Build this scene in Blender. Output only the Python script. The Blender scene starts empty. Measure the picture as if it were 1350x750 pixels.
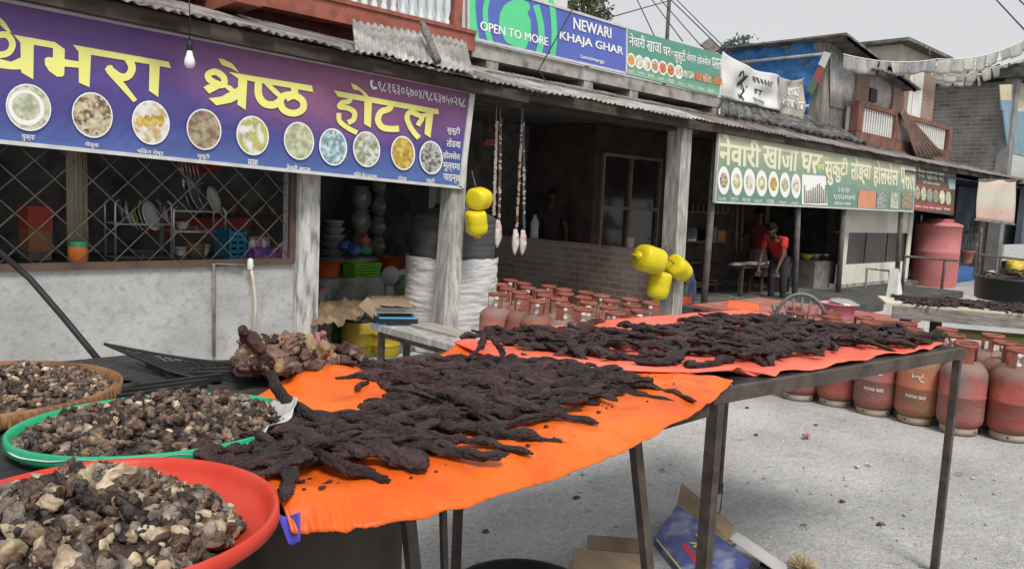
import bpy, bmesh, math, random
from math import sin, cos, pi, radians, sqrt, exp, hypot, atan2
from mathutils import Vector, Matrix, noise
random.seed(7)
R = random.Random(11)
S = bpy.context.scene
COL = S.collection
V = Vector

# ---------------------------------------------------------------- camera
CAM_H, FPX, PW, PH = 1.55, 1040.0, 1350.0, 750.0
AZ, PITCH, ROLL = radians(46), radians(6.25), radians(2.7)
fw = V((cos(AZ)*cos(PITCH), sin(AZ)*cos(PITCH), -sin(PITCH)))
r0 = V((sin(AZ), -cos(AZ), 0)); u0 = r0.cross(fw)
rt = cos(ROLL)*r0 + sin(ROLL)*u0
up = -sin(ROLL)*r0 + cos(ROLL)*u0
CP = V((0, 0, CAM_H))
cd = bpy.data.cameras.new('camera')
cd.sensor_width = 36; cd.lens = FPX/PW*36; cd.clip_start = 0.05; cd.clip_end = 3000
cam = bpy.data.objects.new('camera', cd); COL.objects.link(cam)
m3 = Matrix((rt, up, -fw)).transposed()
cam.matrix_world = Matrix.Translation(CP) @ m3.to_4x4()
S.camera = cam

# ---------------------------------------------------------------- sky, sun, exposure
SUN_EL, SUN_AZ = radians(54), radians(246)      # azimuth measured from +X to +Y: light comes from behind the camera's left
W = bpy.data.worlds.new('World'); S.world = W; W.use_nodes = True
nt = W.node_tree; nt.nodes.clear()
out = nt.nodes.new('ShaderNodeOutputWorld'); bg = nt.nodes.new('ShaderNodeBackground')
sky = nt.nodes.new('ShaderNodeTexSky'); sky.sky_type = 'NISHITA'; sky.sun_disc = False
sky.sun_elevation = SUN_EL; sky.sun_rotation = pi/2 - SUN_AZ
sky.air_density = 1.0; sky.dust_density = 3.0; sky.ozone_density = 1.0
hs = nt.nodes.new('ShaderNodeHueSaturation'); hs.inputs['Saturation'].default_value = 0.22
mxs = nt.nodes.new('ShaderNodeMixRGB'); mxs.inputs[0].default_value = 0.72
mxs.inputs[2].default_value = (5.9, 5.92, 6.02, 1)   # even veil of high cloud
nt.links.new(sky.outputs[0], hs.inputs['Color']); nt.links.new(hs.outputs[0], mxs.inputs[1])
nt.links.new(mxs.outputs[0], bg.inputs[0]); bg.inputs[1].default_value = 0.060
nt.links.new(bg.outputs[0], out.inputs[0])
sl = bpy.data.lights.new('sun', 'SUN'); sl.energy = 1.3; sl.angle = radians(20); sl.color = (1, 0.95, 0.88)
so = bpy.data.objects.new('sun', sl); COL.objects.link(so)
sd = V((cos(SUN_AZ)*cos(SUN_EL), sin(SUN_AZ)*cos(SUN_EL), sin(SUN_EL)))
so.rotation_euler = sd.to_track_quat('Z', 'Y').to_euler(); so.location = (0, -5, 12)
S.view_settings.view_transform = 'Standard'; S.view_settings.look = 'None'
S.view_settings.gamma = 1; S.view_settings.exposure = 1.13

# ---------------------------------------------------------------- measuring: a photo pixel seen on a real plane
def ray(px, py): return rt*((px-PW/2)/FPX) - up*((py-PH/2)/FPX) + fw
def gz(px, py, z=0.0):
    d = ray(px, py); return CP + d*((z-CAM_H)/d.z)
def fy(px, py, Y):
    d = ray(px, py); return CP + d*(Y/d.y)
def fx(px, py, X):
    d = ray(px, py); return CP + d*(X/d.x)
def to_px(p):
    q = V(p)-CP; d = q.dot(fw); return (PW/2+FPX*q.dot(rt)/d, PH/2-FPX*q.dot(up)/d)
def at_depth(px, py, dep): return CP + ray(px, py)*dep

# ---------------------------------------------------------------- materials
MATS = {}
def mat(name, c1, c2=None, scale=8.0, rough=0.75, bump=0.0, bscale=None, metal=0.0, detail=6.0, lo=0.35, hi=0.65,
        c3=None, s3=40.0, a3=0.5, stretch=None, spec=0.35, rnd=0.0, dist=0.0, sss=0.0):
    if name in MATS: return MATS[name]
    m = bpy.data.materials.new(name); m.use_nodes = True; t = m.node_tree; N = t.nodes; L = t.links
    b = N['Principled BSDF']; b.inputs['Roughness'].default_value = rough; b.inputs['Metallic'].default_value = metal
    b.inputs['Specular IOR Level'].default_value = spec
    col = lambda c: (c[0], c[1], c[2], 1)
    tc = N.new('ShaderNodeTexCoord'); vec = tc.outputs['Object']
    if stretch:
        mp = N.new('ShaderNodeMapping'); mp.inputs['Scale'].default_value = stretch; L.new(vec, mp.inputs[0]); vec = mp.outputs[0]
    if rnd:
        oi = N.new('ShaderNodeObjectInfo'); ad = N.new('ShaderNodeVectorMath'); ad.operation = 'ADD'
        mu = N.new('ShaderNodeMath'); mu.operation = 'MULTIPLY'; mu.inputs[1].default_value = 37.0
        L.new(oi.outputs['Random'], mu.inputs[0]); L.new(vec, ad.inputs[0]); L.new(mu.outputs[0], ad.inputs[1]); vec = ad.outputs[0]
    last = None
    if c2 is None:
        b.inputs['Base Color'].default_value = col(c1)
        rg = N.new('ShaderNodeRGB'); rg.outputs[0].default_value = col(c1); last = rg.outputs[0]
    else:
        n = N.new('ShaderNodeTexNoise'); n.inputs['Scale'].default_value = scale; n.inputs['Detail'].default_value = detail
        n.inputs['Distortion'].default_value = dist; L.new(vec, n.inputs['Vector'])
        r = N.new('ShaderNodeValToRGB'); r.color_ramp.elements[0].position = lo; r.color_ramp.elements[1].position = hi
        r.color_ramp.elements[0].color = col(c1); r.color_ramp.elements[1].color = col(c2)
        L.new(n.outputs[0], r.inputs[0]); last = r.outputs[0]
    if c3 is not None:
        n3 = N.new('ShaderNodeTexNoise'); n3.inputs['Scale'].default_value = s3; n3.inputs['Detail'].default_value = 5
        L.new(vec, n3.inputs['Vector'])
        r3 = N.new('ShaderNodeValToRGB'); r3.color_ramp.elements[0].position = 0.5; r3.color_ramp.elements[1].position = 0.68
        r3.color_ramp.elements[0].color = (0, 0, 0, 1); r3.color_ramp.elements[1].color = (a3, a3, a3, 1)
        L.new(n3.outputs[0], r3.inputs[0])
        mx = N.new('ShaderNodeMixRGB'); L.new(r3.outputs[0], mx.inputs[0]); L.new(last, mx.inputs[1]); mx.inputs[2].default_value = col(c3)
        last = mx.outputs[0]
    if rnd:
        hv = N.new('ShaderNodeHueSaturation'); mr = N.new('ShaderNodeMapRange')
        mr.inputs['To Min'].default_value = 1-rnd; mr.inputs['To Max'].default_value = 1+rnd
        L.new(oi.outputs['Random'], mr.inputs[0]); L.new(mr.outputs[0], hv.inputs['Value']); L.new(last, hv.inputs['Color']); last = hv.outputs[0]
    L.new(last, b.inputs['Base Color'])
    if bump:
        nb = N.new('ShaderNodeTexNoise'); nb.inputs['Scale'].default_value = bscale or scale*3; nb.inputs['Detail'].default_value = 8
        L.new(vec, nb.inputs['Vector'])
        bp = N.new('ShaderNodeBump'); bp.inputs['Strength'].default_value = bump; bp.inputs['Distance'].default_value = 0.02
        L.new(nb.outputs[0], bp.inputs['Height']); L.new(bp.outputs[0], b.inputs['Normal'])
    MATS[name] = m; return m

def brick_mat(name, c1, c2, mortar, scale=1.0, bw=0.23, rh=0.075, msize=0.012, axis='YZ', bump=0.6):
    if name in MATS: return MATS[name]
    m = bpy.data.materials.new(name); m.use_nodes = True; t = m.node_tree; N = t.nodes; L = t.links; b = N['Principled BSDF']
    tc = N.new('ShaderNodeTexCoord'); sp = N.new('ShaderNodeSeparateXYZ'); cb = N.new('ShaderNodeCombineXYZ')
    L.new(tc.outputs['Object'], sp.inputs[0]); L.new(sp.outputs[axis[0]], cb.inputs[0]); L.new(sp.outputs[axis[1]], cb.inputs[1])
    # a little wobble so that courses are hand-laid
    nw = N.new('ShaderNodeTexNoise'); nw.inputs['Scale'].default_value = 3; L.new(cb.outputs[0], nw.inputs['Vector'])
    vm = N.new('ShaderNodeVectorMath'); vm.operation = 'MULTIPLY_ADD'; vm.inputs[1].default_value = (0.03, 0.03, 0); L.new(nw.outputs['Color'], vm.inputs[0]); L.new(cb.outputs[0], vm.inputs[2])
    br = N.new('ShaderNodeTexBrick'); br.inputs['Scale'].default_value = scale; br.inputs['Brick Width'].default_value = bw
    br.inputs['Row Height'].default_value = rh; br.inputs['Mortar Size'].default_value = msize; br.inputs['Mortar Smooth'].default_value = 0.3
    br.inputs['Color1'].default_value = (*c1, 1); br.inputs['Color2'].default_value = (*c2, 1); br.inputs['Mortar'].default_value = (*mortar, 1)
    L.new(vm.outputs[0], br.inputs['Vector'])
    n = N.new('ShaderNodeTexNoise'); n.inputs['Scale'].default_value = 2.5; n.inputs['Detail'].default_value = 8; L.new(tc.outputs['Object'], n.inputs['Vector'])
    r = N.new('ShaderNodeValToRGB'); r.color_ramp.elements[0].position = 0.4; r.color_ramp.elements[1].position = 0.7
    r.color_ramp.elements[0].color = (0, 0, 0, 1); r.color_ramp.elements[1].color = (0.75, 0.75, 0.75, 1); L.new(n.outputs[0], r.inputs[0])
    mx = N.new('ShaderNodeMixRGB'); L.new(r.outputs[0], mx.inputs[0]); L.new(br.outputs['Color'], mx.inputs[1]); mx.inputs[2].default_value = (*mortar, 1)
    L.new(mx.outputs[0], b.inputs['Base Color']); b.inputs['Roughness'].default_value = 0.9
    bp = N.new('ShaderNodeBump'); bp.inputs['Strength'].default_value = bump; bp.inputs['Distance'].default_value = 0.015; bp.invert = True
    L.new(br.outputs['Fac'], bp.inputs['Height']); L.new(bp.outputs[0], b.inputs['Normal'])
    MATS[name] = m; return m

# ---------------------------------------------------------------- mesh builder
class MB:
    def __init__(s): s.v = []; s.f = []; s.mi = []; s.sm = []; s.cur = 0; s.k = 0
    def add(s, vs, fs, smooth=False):
        o = len(s.v); s.v += [V(p) for p in vs]
        for f in fs: s.f.append([i+o for i in f]); s.mi.append(s.cur); s.sm.append(smooth)
        return s
    def box(s, x0, y0, z0, x1, y1, z1):
        vs = [(x, y, z) for z in (z0, z1) for y in (y0, y1) for x in (x0, x1)]
        return s.add(vs, [(0,2,3,1), (4,5,7,6), (0,1,5,4), (1,3,7,5), (3,2,6,7), (2,0,4,6)])
    def hexa(s, bot, top):   # two quads of four points
        return s.add(list(bot)+list(top), [(3,2,1,0), (4,5,6,7), (0,1,5,4), (1,2,6,5), (2,3,7,6), (3,0,4,7)])
    def obox(s, c, dx, dy, dz):   # centre and three half vectors
        c = V(c); dx = V(dx); dy = V(dy); dz = V(dz)
        vs = [c+dx*a+dy*b+dz*e for e in (-1, 1) for b in (-1, 1) for a in (-1, 1)]
        return s.add(vs, [(0,2,3,1), (4,5,7,6), (0,1,5,4), (1,3,7,5), (3,2,6,7), (2,0,4,6)])
    def beam(s, p, q, w, h, upv=(0, 0, 1)):
        p = V(p); q = V(q); d = (q-p); n = d.normalized(); a = n.cross(V(upv))
        if a.length < 1e-4: a = n.cross(V((0, 1, 0)))
        a.normalize(); b = a.cross(n).normalized()
        return s.obox((p+q)/2, d/2, a*w/2, b*h/2)
    def panel(s, a, b, c, d, t):   # quad a,b,c,d (front), thickness t away from its normal
        a, b, c, d = map(V, (a, b, c, d)); n = (b-a).cross(d-a).normalized()*t
        return s.hexa([p-n for p in (a, b, c, d)], [a, b, c, d])
    def tube(s, pts, r, n=8, cap=True, flat=1.0, smooth=True):
        pts = [V(p) for p in pts]; m = len(pts); rs = r if isinstance(r, (list, tuple)) else [r]*m
        t0 = (pts[1]-pts[0]).normalized(); ref = V((0, 0, 1)) if abs(t0.z) < 0.9 else V((0, 1, 0))
        vs = []; fs = []
        for i, p in enumerate(pts):
            t = (pts[min(i+1, m-1)]-pts[max(i-1, 0)]).normalized()
            a = t.cross(ref); a = a.normalized() if a.length > 1e-5 else V((1, 0, 0)); b = a.cross(t).normalized(); ref = b
            for j in range(n):
                th = 2*pi*j/n; vs.append(p + a*cos(th)*rs[i] + b*sin(th)*rs[i]*flat)
        for i in range(m-1):
            for j in range(n):
                k = (j+1) % n; fs.append((i*n+j, i*n+k, (i+1)*n+k, (i+1)*n+j))
        if cap: fs.append(tuple(range(n-1, -1, -1))); fs.append(tuple((m-1)*n+j for j in range(n)))
        return s.add(vs, fs, smooth)
    def lathe(s, prof, o=(0, 0, 0), n=24, a0=0.0, a1=2*pi, smooth=True, sx=1.0, sy=1.0, M=None):
        o = V(o); full = abs(a1-a0-2*pi) < 1e-6; c = n if full else n+1; vs = []; fs = []
        for (r, z) in prof:
            for j in range(c):
                th = a0+(a1-a0)*j/n; p = V((r*cos(th)*sx, r*sin(th)*sy, z)); vs.append(o + (M @ p if M else p))
        for i in range(len(prof)-1):
            for j in range(n):
                k = (j+1) % c if full else j+1
                fs.append((i*c+j, i*c+k, (i+1)*c+k, (i+1)*c+j))
        return s.add(vs, fs, smooth)
    def disc(s, c, ex, ey, n=28):
        c = V(c); ex = V(ex); ey = V(ey)
        return s.add([c+ex*cos(2*pi*j/n)+ey*sin(2*pi*j/n) for j in range(n)], [tuple(range(n))])
    def grid(s, fn, nu, nv, smooth=True, flip=False):
        vs = [fn(i/nu, j/nv) for j in range(nv+1) for i in range(nu+1)]; w = nu+1
        fs = [(j*w+i, j*w+i+1, (j+1)*w+i+1, (j+1)*w+i) for j in range(nv) for i in range(nu)]
        if flip: fs = [f[::-1] for f in fs]
        return s.add(vs, fs, smooth)
    def blob(s, c, rx, ry=None, rz=None, amp=0.25, freq=2.0, seed=0, nu=10, nv=7, M=None):
        ry = ry or rx; rz = rz or rx; c = V(c); vs = []; fs = []
        for i in range(nv+1):
            ph = pi*i/nv
            for j in range(nu):
                th = 2*pi*j/nu; d = V((sin(ph)*cos(th), sin(ph)*sin(th), cos(ph)))
                k = 1+amp*noise.noise(d*freq+V((seed*3.1, seed*1.7, 0)))*1.6
                p = V((d.x*rx*k, d.y*ry*k, d.z*rz*k)); vs.append(c + (M @ p if M else p))
        for i in range(nv):
            for j in range(nu):
                k = (j+1) % nu; fs.append((i*nu+j, (i+1)*nu+j, (i+1)*nu+k, i*nu+k))
        return s.add(vs, fs, True)
    def build(s, name, m, parent=None, loc=None, thick=0.0, off=1.0, bevel=0.0):
        org = V(loc) if loc is not None else V((0, 0, 0))
        if parent is not None and loc is None: org = V(parent.get('_o', (0, 0, 0)))
        me = bpy.data.meshes.new(name); me.from_pydata([tuple(p-org) for p in s.v], [], s.f)
        ms = m if isinstance(m, (list, tuple)) else [m]
        for q in ms: me.materials.append(q)
        me.polygons.foreach_set('material_index', s.mi); me.polygons.foreach_set('use_smooth', s.sm); me.update()
        o = bpy.data.objects.new(name, me); COL.objects.link(o)
        o['_o'] = tuple(org)
        if parent is not None: o.parent = parent
        else: o.location = org
        if bevel:
            bm = bmesh.new(); bm.from_mesh(me)
            bmesh.ops.bevel(bm, geom=list(bm.edges), offset=bevel, segments=2, affect='EDGES', clamp_overlap=True)
            bm.to_mesh(me); bm.free()
        if thick:
            md = o.modifiers.new('thickness', 'SOLIDIFY'); md.thickness = thick; md.offset = off
        return o

def tag(o, label=None, cat=None, group=None, kind=None):
    if label: o['label'] = label
    if cat: o['category'] = cat
    if group: o['group'] = group
    if kind: o['kind'] = kind
    return o
def thing(name, label, cat, loc=(0, 0, 0), group=None):
    o = bpy.data.objects.new(name, None); COL.objects.link(o); o.empty_display_size = 0.05
    o.location = loc; o['_o'] = tuple(V(loc)); return tag(o, label, cat, group)
def sub(part, loc=None):   # so that a sub-part's vertices use its part's origin
    p = part.parent; part['_o'] = tuple(p['_o']) if p is not None and '_o' in p else (0, 0, 0); return part
def copy_tree(o, parent=None):
    c = o.copy(); COL.objects.link(c)
    if parent is not None: c.parent = parent
    for ch in list(o.children):
        if not ch.name.startswith('stencil'): copy_tree(ch, c)
    return c

# ---------------------------------------------------------------- lettering: flat shapes lying on a sign
_tg = {}
def textgeo(body, off):
    k = (body, off)
    if k in _tg: return _tg[k]
    cu = bpy.data.curves.new('lettering', 'FONT'); cu.body = body; cu.offset = off; cu.resolution_u = 3; cu.fill_mode = 'FRONT'
    ob = bpy.data.objects.new('lettering', cu); COL.objects.link(ob)
    dg = bpy.context.evaluated_depsgraph_get(); ev = ob.evaluated_get(dg); me = ev.to_mesh()
    vs = [(v.co.x, v.co.y) for v in me.vertices]; fs = [tuple(p.vertices) for p in me.polygons]
    ev.to_mesh_clear(); bpy.data.objects.remove(ob); bpy.data.curves.remove(cu)
    xs = [a for a, b in vs]; ys = [b for a, b in vs]; x0, x1, y0, y1 = min(xs), max(xs), min(ys), max(ys)
    g = ([((a-x0)/(x1-x0), (b-y0)/(y1-y0)) for a, b in vs], fs); _tg[k] = g; _tg[('w', body)] = x1-x0; return g
class Face:
    """a sign's front plane; traced points go on it, each layer a little prouder than the last"""
    def __init__(s, fn, nrm): s.fn = fn; s.n = V(nrm); s.k = 1
    def p(s, x, y, lift=None): return s.fn(x, y) + s.n*(lift if lift is not None else 0.002)
    def text(s, mb, body, q, off=0.0, lift=0.004):
        vs, fs = textgeo(body, 0.0); wd = _tg[('w', body)]
        sh = [(0, 0)] if off <= 0 else [(k*off/wd*.8, j*off*.5) for k, j in ((-1, -1), (1, 1), (-1, 1), (1, -1), (0, 0), (-.5, 0), (.5, 0))]
        for i, (du, dv) in enumerate(sh):      # heavier strokes: sheets a fraction of a millimetre apart
            tl, tr, br, bl = [s.p(x, y, lift+.0003*i) for x, y in q]
            mb.add([bl*(1-a)*(1-b)+br*a*(1-b)+tr*a*b+tl*(1-a)*b for a, b in [(a+du, b+dv) for a, b in vs]], fs)
    def trect(s, mb, body, x0, y0, x1, y1, slope=0.0, slope2=None, off=0.0, lift=0.004):
        s2 = slope if slope2 is None else slope2; w = x1-x0
        s.text(mb, body, [(x0, y0), (x1, y0+slope*w), (x1, y1+s2*w), (x0, y1)], off, lift)
    def poly(s, mb, pts, lift=0.003):
        s.k += 1; l = lift+0.0002*s.k; mb.add([s.p(x, y, l) for x, y in pts][::-1], [tuple(range(len(pts)))])
    def ribbon(s, mb, pts, w, closed=False, lift=0.003, n=6):
        s.k += 1; l = lift+0.0002*s.k; P = [V((a, b)) for a, b in pts]; m = len(P); Q = []
        rng = range(m if closed else m-1)
        for i in rng:
            a, b, c, d = (P[(i-1) % m], P[i], P[(i+1) % m], P[(i+2) % m]) if closed else (P[max(i-1, 0)], P[i], P[i+1], P[min(i+2, m-1)])
            for k in range(n):
                t = k/n; Q.append(0.5*((2*b)+(c-a)*t+(2*a-5*b+4*c-d)*t*t+(3*b-a-3*c+d)*t**3))
        if not closed: Q.append(P[-1])
        N = len(Q); vs = []
        for i in range(N):
            t = (Q[(i+1) % N]-Q[i-1]) if closed else (Q[min(i+1, N-1)]-Q[max(i-1, 0)])
            t.normalize(); a = V((-t.y, t.x))*w/2
            l += .00003; vs += [s.p(*(Q[i]+a), l), s.p(*(Q[i]-a), l)]
        fs = [(2*i, 2*i+1, 2*((i+1) % N)+1, 2*((i+1) % N)) for i in range(N if closed else N-1)]
        mb.add(vs, fs)
    def ell(s, mb, x, y, rx, ry, sk=0.0, lift=0.003, n=26):
        s.k += 1; l = lift+0.0002*s.k
        mb.add([s.p(x+rx*cos(2*pi*j/n), y+ry*sin(2*pi*j/n)+sk*rx*cos(2*pi*j/n), l) for j in range(n)][::-1], [tuple(range(n))])
# ---------------------------------------------------------------- palette
M = {}
M['gravel'] = None
M['plaster'] = mat('grey_plaster', (0.36,0.36,0.355), (0.45,0.455,0.45), 3, 0.92, 0.3, 35, c3=(0.22,0.22,0.215), s3=16, a3=0.45, dist=0.8, detail=9)
M['post'] = mat('weathered_post', (0.26,0.25,0.24), (0.56,0.55,0.52), 7, 0.9, 0.4, 25, stretch=(3,3,0.5), c3=(0.10,0.09,0.08), s3=14, a3=0.6)
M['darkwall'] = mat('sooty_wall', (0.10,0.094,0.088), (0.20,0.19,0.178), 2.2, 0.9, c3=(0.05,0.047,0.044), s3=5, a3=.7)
M['porchwall'] = mat('blue_grey_wall', (0.15,0.17,0.19), (0.24,0.26,0.28), 2, 0.9, c3=(0.08,0.08,0.08), s3=4, a3=0.6)
M['conc'] = mat('concrete_slab', (0.26,0.25,0.23), (0.44,0.43,0.40), 4, 0.9, 0.3, 20, c3=(0.10,0.10,0.09), s3=5, a3=0.8)
M['red'] = mat('red_oxide_paint', (0.28,0.085,0.06), (0.36,0.12,0.085), 6, 0.7, c3=(0.12,0.05,0.04), s3=9, a3=0.5)
M['brown'] = mat('brown_paint', (0.07,0.045,0.035), (0.11,0.07,0.055), 6, 0.6)
M['dwood'] = mat('dark_wood', (0.035,0.028,0.022), (0.075,0.06,0.048), 4, 0.85, stretch=(1,6,6))
M['tin'] = mat('weathered_tin', (0.25,0.24,0.23), (0.48,0.47,0.45), 3, 0.6, metal=0.2, c3=(0.16,0.10,0.07), s3=5, a3=0.8)
M['tin2'] = mat('dirty_tin', (0.13,0.12,0.115), (0.30,0.28,0.27), 3, 0.7, metal=0.15, c3=(0.09,0.06,0.05), s3=4, a3=0.9)
M['tinpale'] = mat('pale_tin', (0.42,0.42,0.42), (0.58,0.58,0.57), 4, 0.6, metal=0.1, c3=(0.25,0.22,0.2), s3=6, a3=0.6)
M['wire'] = mat('iron_wire', (0.06,0.05,0.045), (0.13,0.11,0.10), 12, 0.6, metal=0.3)
M['steel'] = mat('brown_steel', (0.05,0.038,0.032), (0.10,0.08,0.07), 9, 0.6, metal=0.2, c3=(0.16,0.12,0.10), s3=22, a3=0.4)
M['white'] = mat('white_paint', (0.66,0.66,0.64), (0.78,0.78,0.76), 5, 0.6, c3=(0.45,0.44,0.42), s3=10, a3=0.5)
M['bw'] = mat('bluewhite_paint', (0.55,0.62,0.66), (0.68,0.74,0.77), 5, 0.6)
M['black'] = mat('black_plastic', (0.012,0.012,0.013), (0.025,0.025,0.026), 6, 0.55)
M['lt'] = mat('white_lettering', (0.82,0.82,0.80))
M['ly'] = mat('yellow_lettering', (0.84,0.84,0.22), (0.80,0.78,0.26), 4, 0.5)

# ---------------------------------------------------------------- ground
def ground_mat():
    m = bpy.data.materials.new('gravel'); m.use_nodes = True; t = m.node_tree; N = t.nodes; L = t.links; b = N['Principled BSDF']
    b.inputs['Roughness'].default_value = 0.95; b.inputs['Specular IOR Level'].default_value = 0.15
    tc = N.new('ShaderNodeTexCoord')
    def ns(sc, de=8, rg=None):
        n = N.new('ShaderNodeTexNoise'); n.inputs['Scale'].default_value = sc; n.inputs['Detail'].default_value = de; n.inputs['Roughness'].default_value = 0.65
        L.new(tc.outputs['Object'], n.inputs['Vector']); return n
    def ramp(src, a, b_, ca, cb):
        r = N.new('ShaderNodeValToRGB'); r.color_ramp.elements[0].position = a; r.color_ramp.elements[1].position = b_
        r.color_ramp.elements[0].color = (*ca, 1); r.color_ramp.elements[1].color = (*cb, 1); L.new(src, r.inputs[0]); return r
    big = ramp(ns(0.9).outputs[0], 0.3, 0.7, (0.405,0.405,0.402), (0.51,0.51,0.507))
    vo = N.new('ShaderNodeTexVoronoi'); vo.inputs['Scale'].default_value = 75; L.new(tc.outputs['Object'], vo.inputs['Vector'])
    st = ramp(vo.outputs['Color'], 0.1, 0.9, (0.72,0.72,0.72), (1.18,1.18,1.17))
    mu = N.new('ShaderNodeMixRGB'); mu.blend_type = 'MULTIPLY'; mu.inputs[0].default_value = 0.55; L.new(big.outputs[0], mu.inputs[1]); L.new(st.outputs[0], mu.inputs[2])
    fine = ramp(ns(38).outputs[0], 0.34, 0.52, (0.42,0.42,0.42), (1.05,1.05,1.05))
    mu2 = N.new('ShaderNodeMixRGB'); mu2.blend_type = 'MULTIPLY'; mu2.inputs[0].default_value = 0.36; L.new(mu.outputs[0], mu2.inputs[1]); L.new(fine.outputs[0], mu2.inputs[2])
    pt = ramp(ns(0.45, 5).outputs[0], 0.38, 0.62, (0.84,0.838,0.835), (1.06,1.06,1.06)); pt2 = ramp(ns(2.6, 6).outputs[0], 0.30, 0.44, (0.82,0.818,0.815), (1,1,1))
    m3_ = N.new('ShaderNodeMixRGB'); m3_.blend_type = 'MULTIPLY'; m3_.inputs[0].default_value = 1; L.new(mu2.outputs[0], m3_.inputs[1]); L.new(pt.outputs[0], m3_.inputs[2])
    m4_ = N.new('ShaderNodeMixRGB'); m4_.blend_type = 'MULTIPLY'; m4_.inputs[0].default_value = 1; L.new(m3_.outputs[0], m4_.inputs[1]); L.new(pt2.outputs[0], m4_.inputs[2])
    L.new(m4_.outputs[0], b.inputs['Base Color'])
    bp = N.new('ShaderNodeBump'); bp.inputs['Strength'].default_value = 0.35; bp.inputs['Distance'].default_value = 0.015
    L.new(vo.outputs['Distance'], bp.inputs['Height']); bp2 = N.new('ShaderNodeBump'); bp2.inputs['Strength'].default_value = 0.5; bp2.inputs['Distance'].default_value = 0.05
    L.new(ns(14).outputs[0], bp2.inputs['Height']); L.new(bp.outputs[0], bp2.inputs['Normal']); L.new(bp2.outputs[0], b.inputs['Normal'])
    return m
g = MB()
def gfn(u, v):
    x = -1+11*u; y = -2+8*v
    e = min(u, 1-u, v, 1-v); return V((x, y, 0.0 if e < .02 else 0.012*noise.noise(V((x*1.3, y*1.3, 0)))))
g.grid(gfn, 90, 70)
xs = [-600, -1, 10, 600]; ys = [-600, -2, 6, 600]
for i in range(3):
    for j in range(3):
        if (i, j) == (1, 1): continue
        g.add([(xs[i], ys[j], 0), (xs[i+1], ys[j], 0), (xs[i+1], ys[j+1], 0), (xs[i], ys[j+1], 0)], [(0, 1, 2, 3)])
GM = ground_mat()
tag(g.build('ground', GM), kind='structure')
# loose stones: uncountable, one object
g = MB()
for i in range(900):
    x = R.uniform(1.2, 7.0); y = R.uniform(0.6, 5.5); s = R.choice((.004, .005, .007, .010)) * R.uniform(.7, 1.4)
    g.blob((x, y, s*.3), s*1.3, s, s*.7, .4, 1.5, i, 5, 3)
tag(g.build('gravel_stones', mat('stones', (0.28,0.28,0.275), (0.50,0.49,0.48), 9, 0.95)), kind='stuff')

# ---------------------------------------------------------------- corrugated sheets
def corr(mb, a, b, c, d, waves, amp, nv=3, rag=0.0, seed=0, per=6):
    """a->b is the eave, d->c the upper edge; ridges run from eave to top"""
    a, b, c, d = map(V, (a, b, c, d)); n = (b-a).cross(d-a).normalized(); rr = random.Random(seed); nu = waves*per
    rg = [rr.uniform(-rag, rag) for _ in range(waves//3+2)]
    def fn(u, v):
        lo = a.lerp(b, u); hi = d.lerp(c, u)
        vv = v*(1-rg[int(u*waves/3)]*1.0)+rg[int(u*waves/3)]*1.0 if v < .5 else v
        p = lo.lerp(hi, vv)
        return p + n*(amp*sin(2*pi*u*waves) + 0.012*noise.noise(V((u*waves*.3, v*2, seed))))
    return mb.grid(fn, nu, nv)

# ================================================================ LEFT: the hotel
YW = 6.0
H = thing('hotel_building', 'long low hotel with grey plaster wall, wire mesh window and red balcony above', 'building', (0.5, YW, 0))
zs = fy(200, 352, YW).z
xp0, xp1 = fy(388, 330, YW).x, fy(418, 330, YW).x
b = MB(); b.box(-2.5, YW, 0, xp0-.003, YW+.14, zs); b.build('low_wall', M['plaster'], H)
b = MB(); 
pts = [fy(403, 455, 5.98), fy(404, 225, 5.98)]
b.box(xp0, YW-.07, 0, xp1-.02, YW+.2, 2.62); b.build('pillar', mat('limed_pillar', (0.42,0.415,0.40), (0.60,0.595,0.58), 6, .9, .5, 18, stretch=(2.5,2.5,.6), c3=(0.16,0.15,0.14), s3=9, a3=.8), H)
# sill frame and mesh
b = MB(); b.beam((-2.5, YW-.005, zs+.02), (xp0-.02, YW-.005, zs+.02), .05, .05); b.beam((xp0-.03, YW-.006, zs+.046), (xp0-.03, YW-.006, 2.2), .05, .04, (0, 1, 0))
b.beam((-2.5, YW-.005, 2.12), (xp0-.02, YW-.005, 2.12), .05, .05)
b.build('window_frame', M['brown'], H)
b = MB(); x0, x1, z0, z1 = -.3, xp0-.05, zs+.04, 2.1; st = .235
sl_ = 1.0
k = x0-(z1-z0)
while k < x1:
    for sgn in (1, -1):
        pts = []
        for t in (0, 1):
            z = z0+(z1-z0)*t; x = k+(z1-z0)*(t if sgn > 0 else 1-t)
            pts.append((x, z))
        (xa, za), (xb, zb) = pts
        # clip to window
        def cl(xa, za, xb, zb):
            q = []
            for t in [i/40 for i in range(41)]:
                x = xa+(xb-xa)*t; z = za+(zb-za)*t
                if x0 <= x <= x1: q.append((x, z))
            return q
        q = cl(xa, za, xb, zb)
        if len(q) > 1:
            y = YW+.03+(.004 if sgn > 0 else -.004)
            b.tube([(q[0][0], y, q[0][1]), (q[-1][0], y, q[-1][1])], .0045, 5)
    k += st
b.build('wire_mesh', mat('mesh_wire', (0.13,0.115,0.10), (0.22,0.20,0.18), 12, 0.6, metal=0.2), H)
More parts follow.
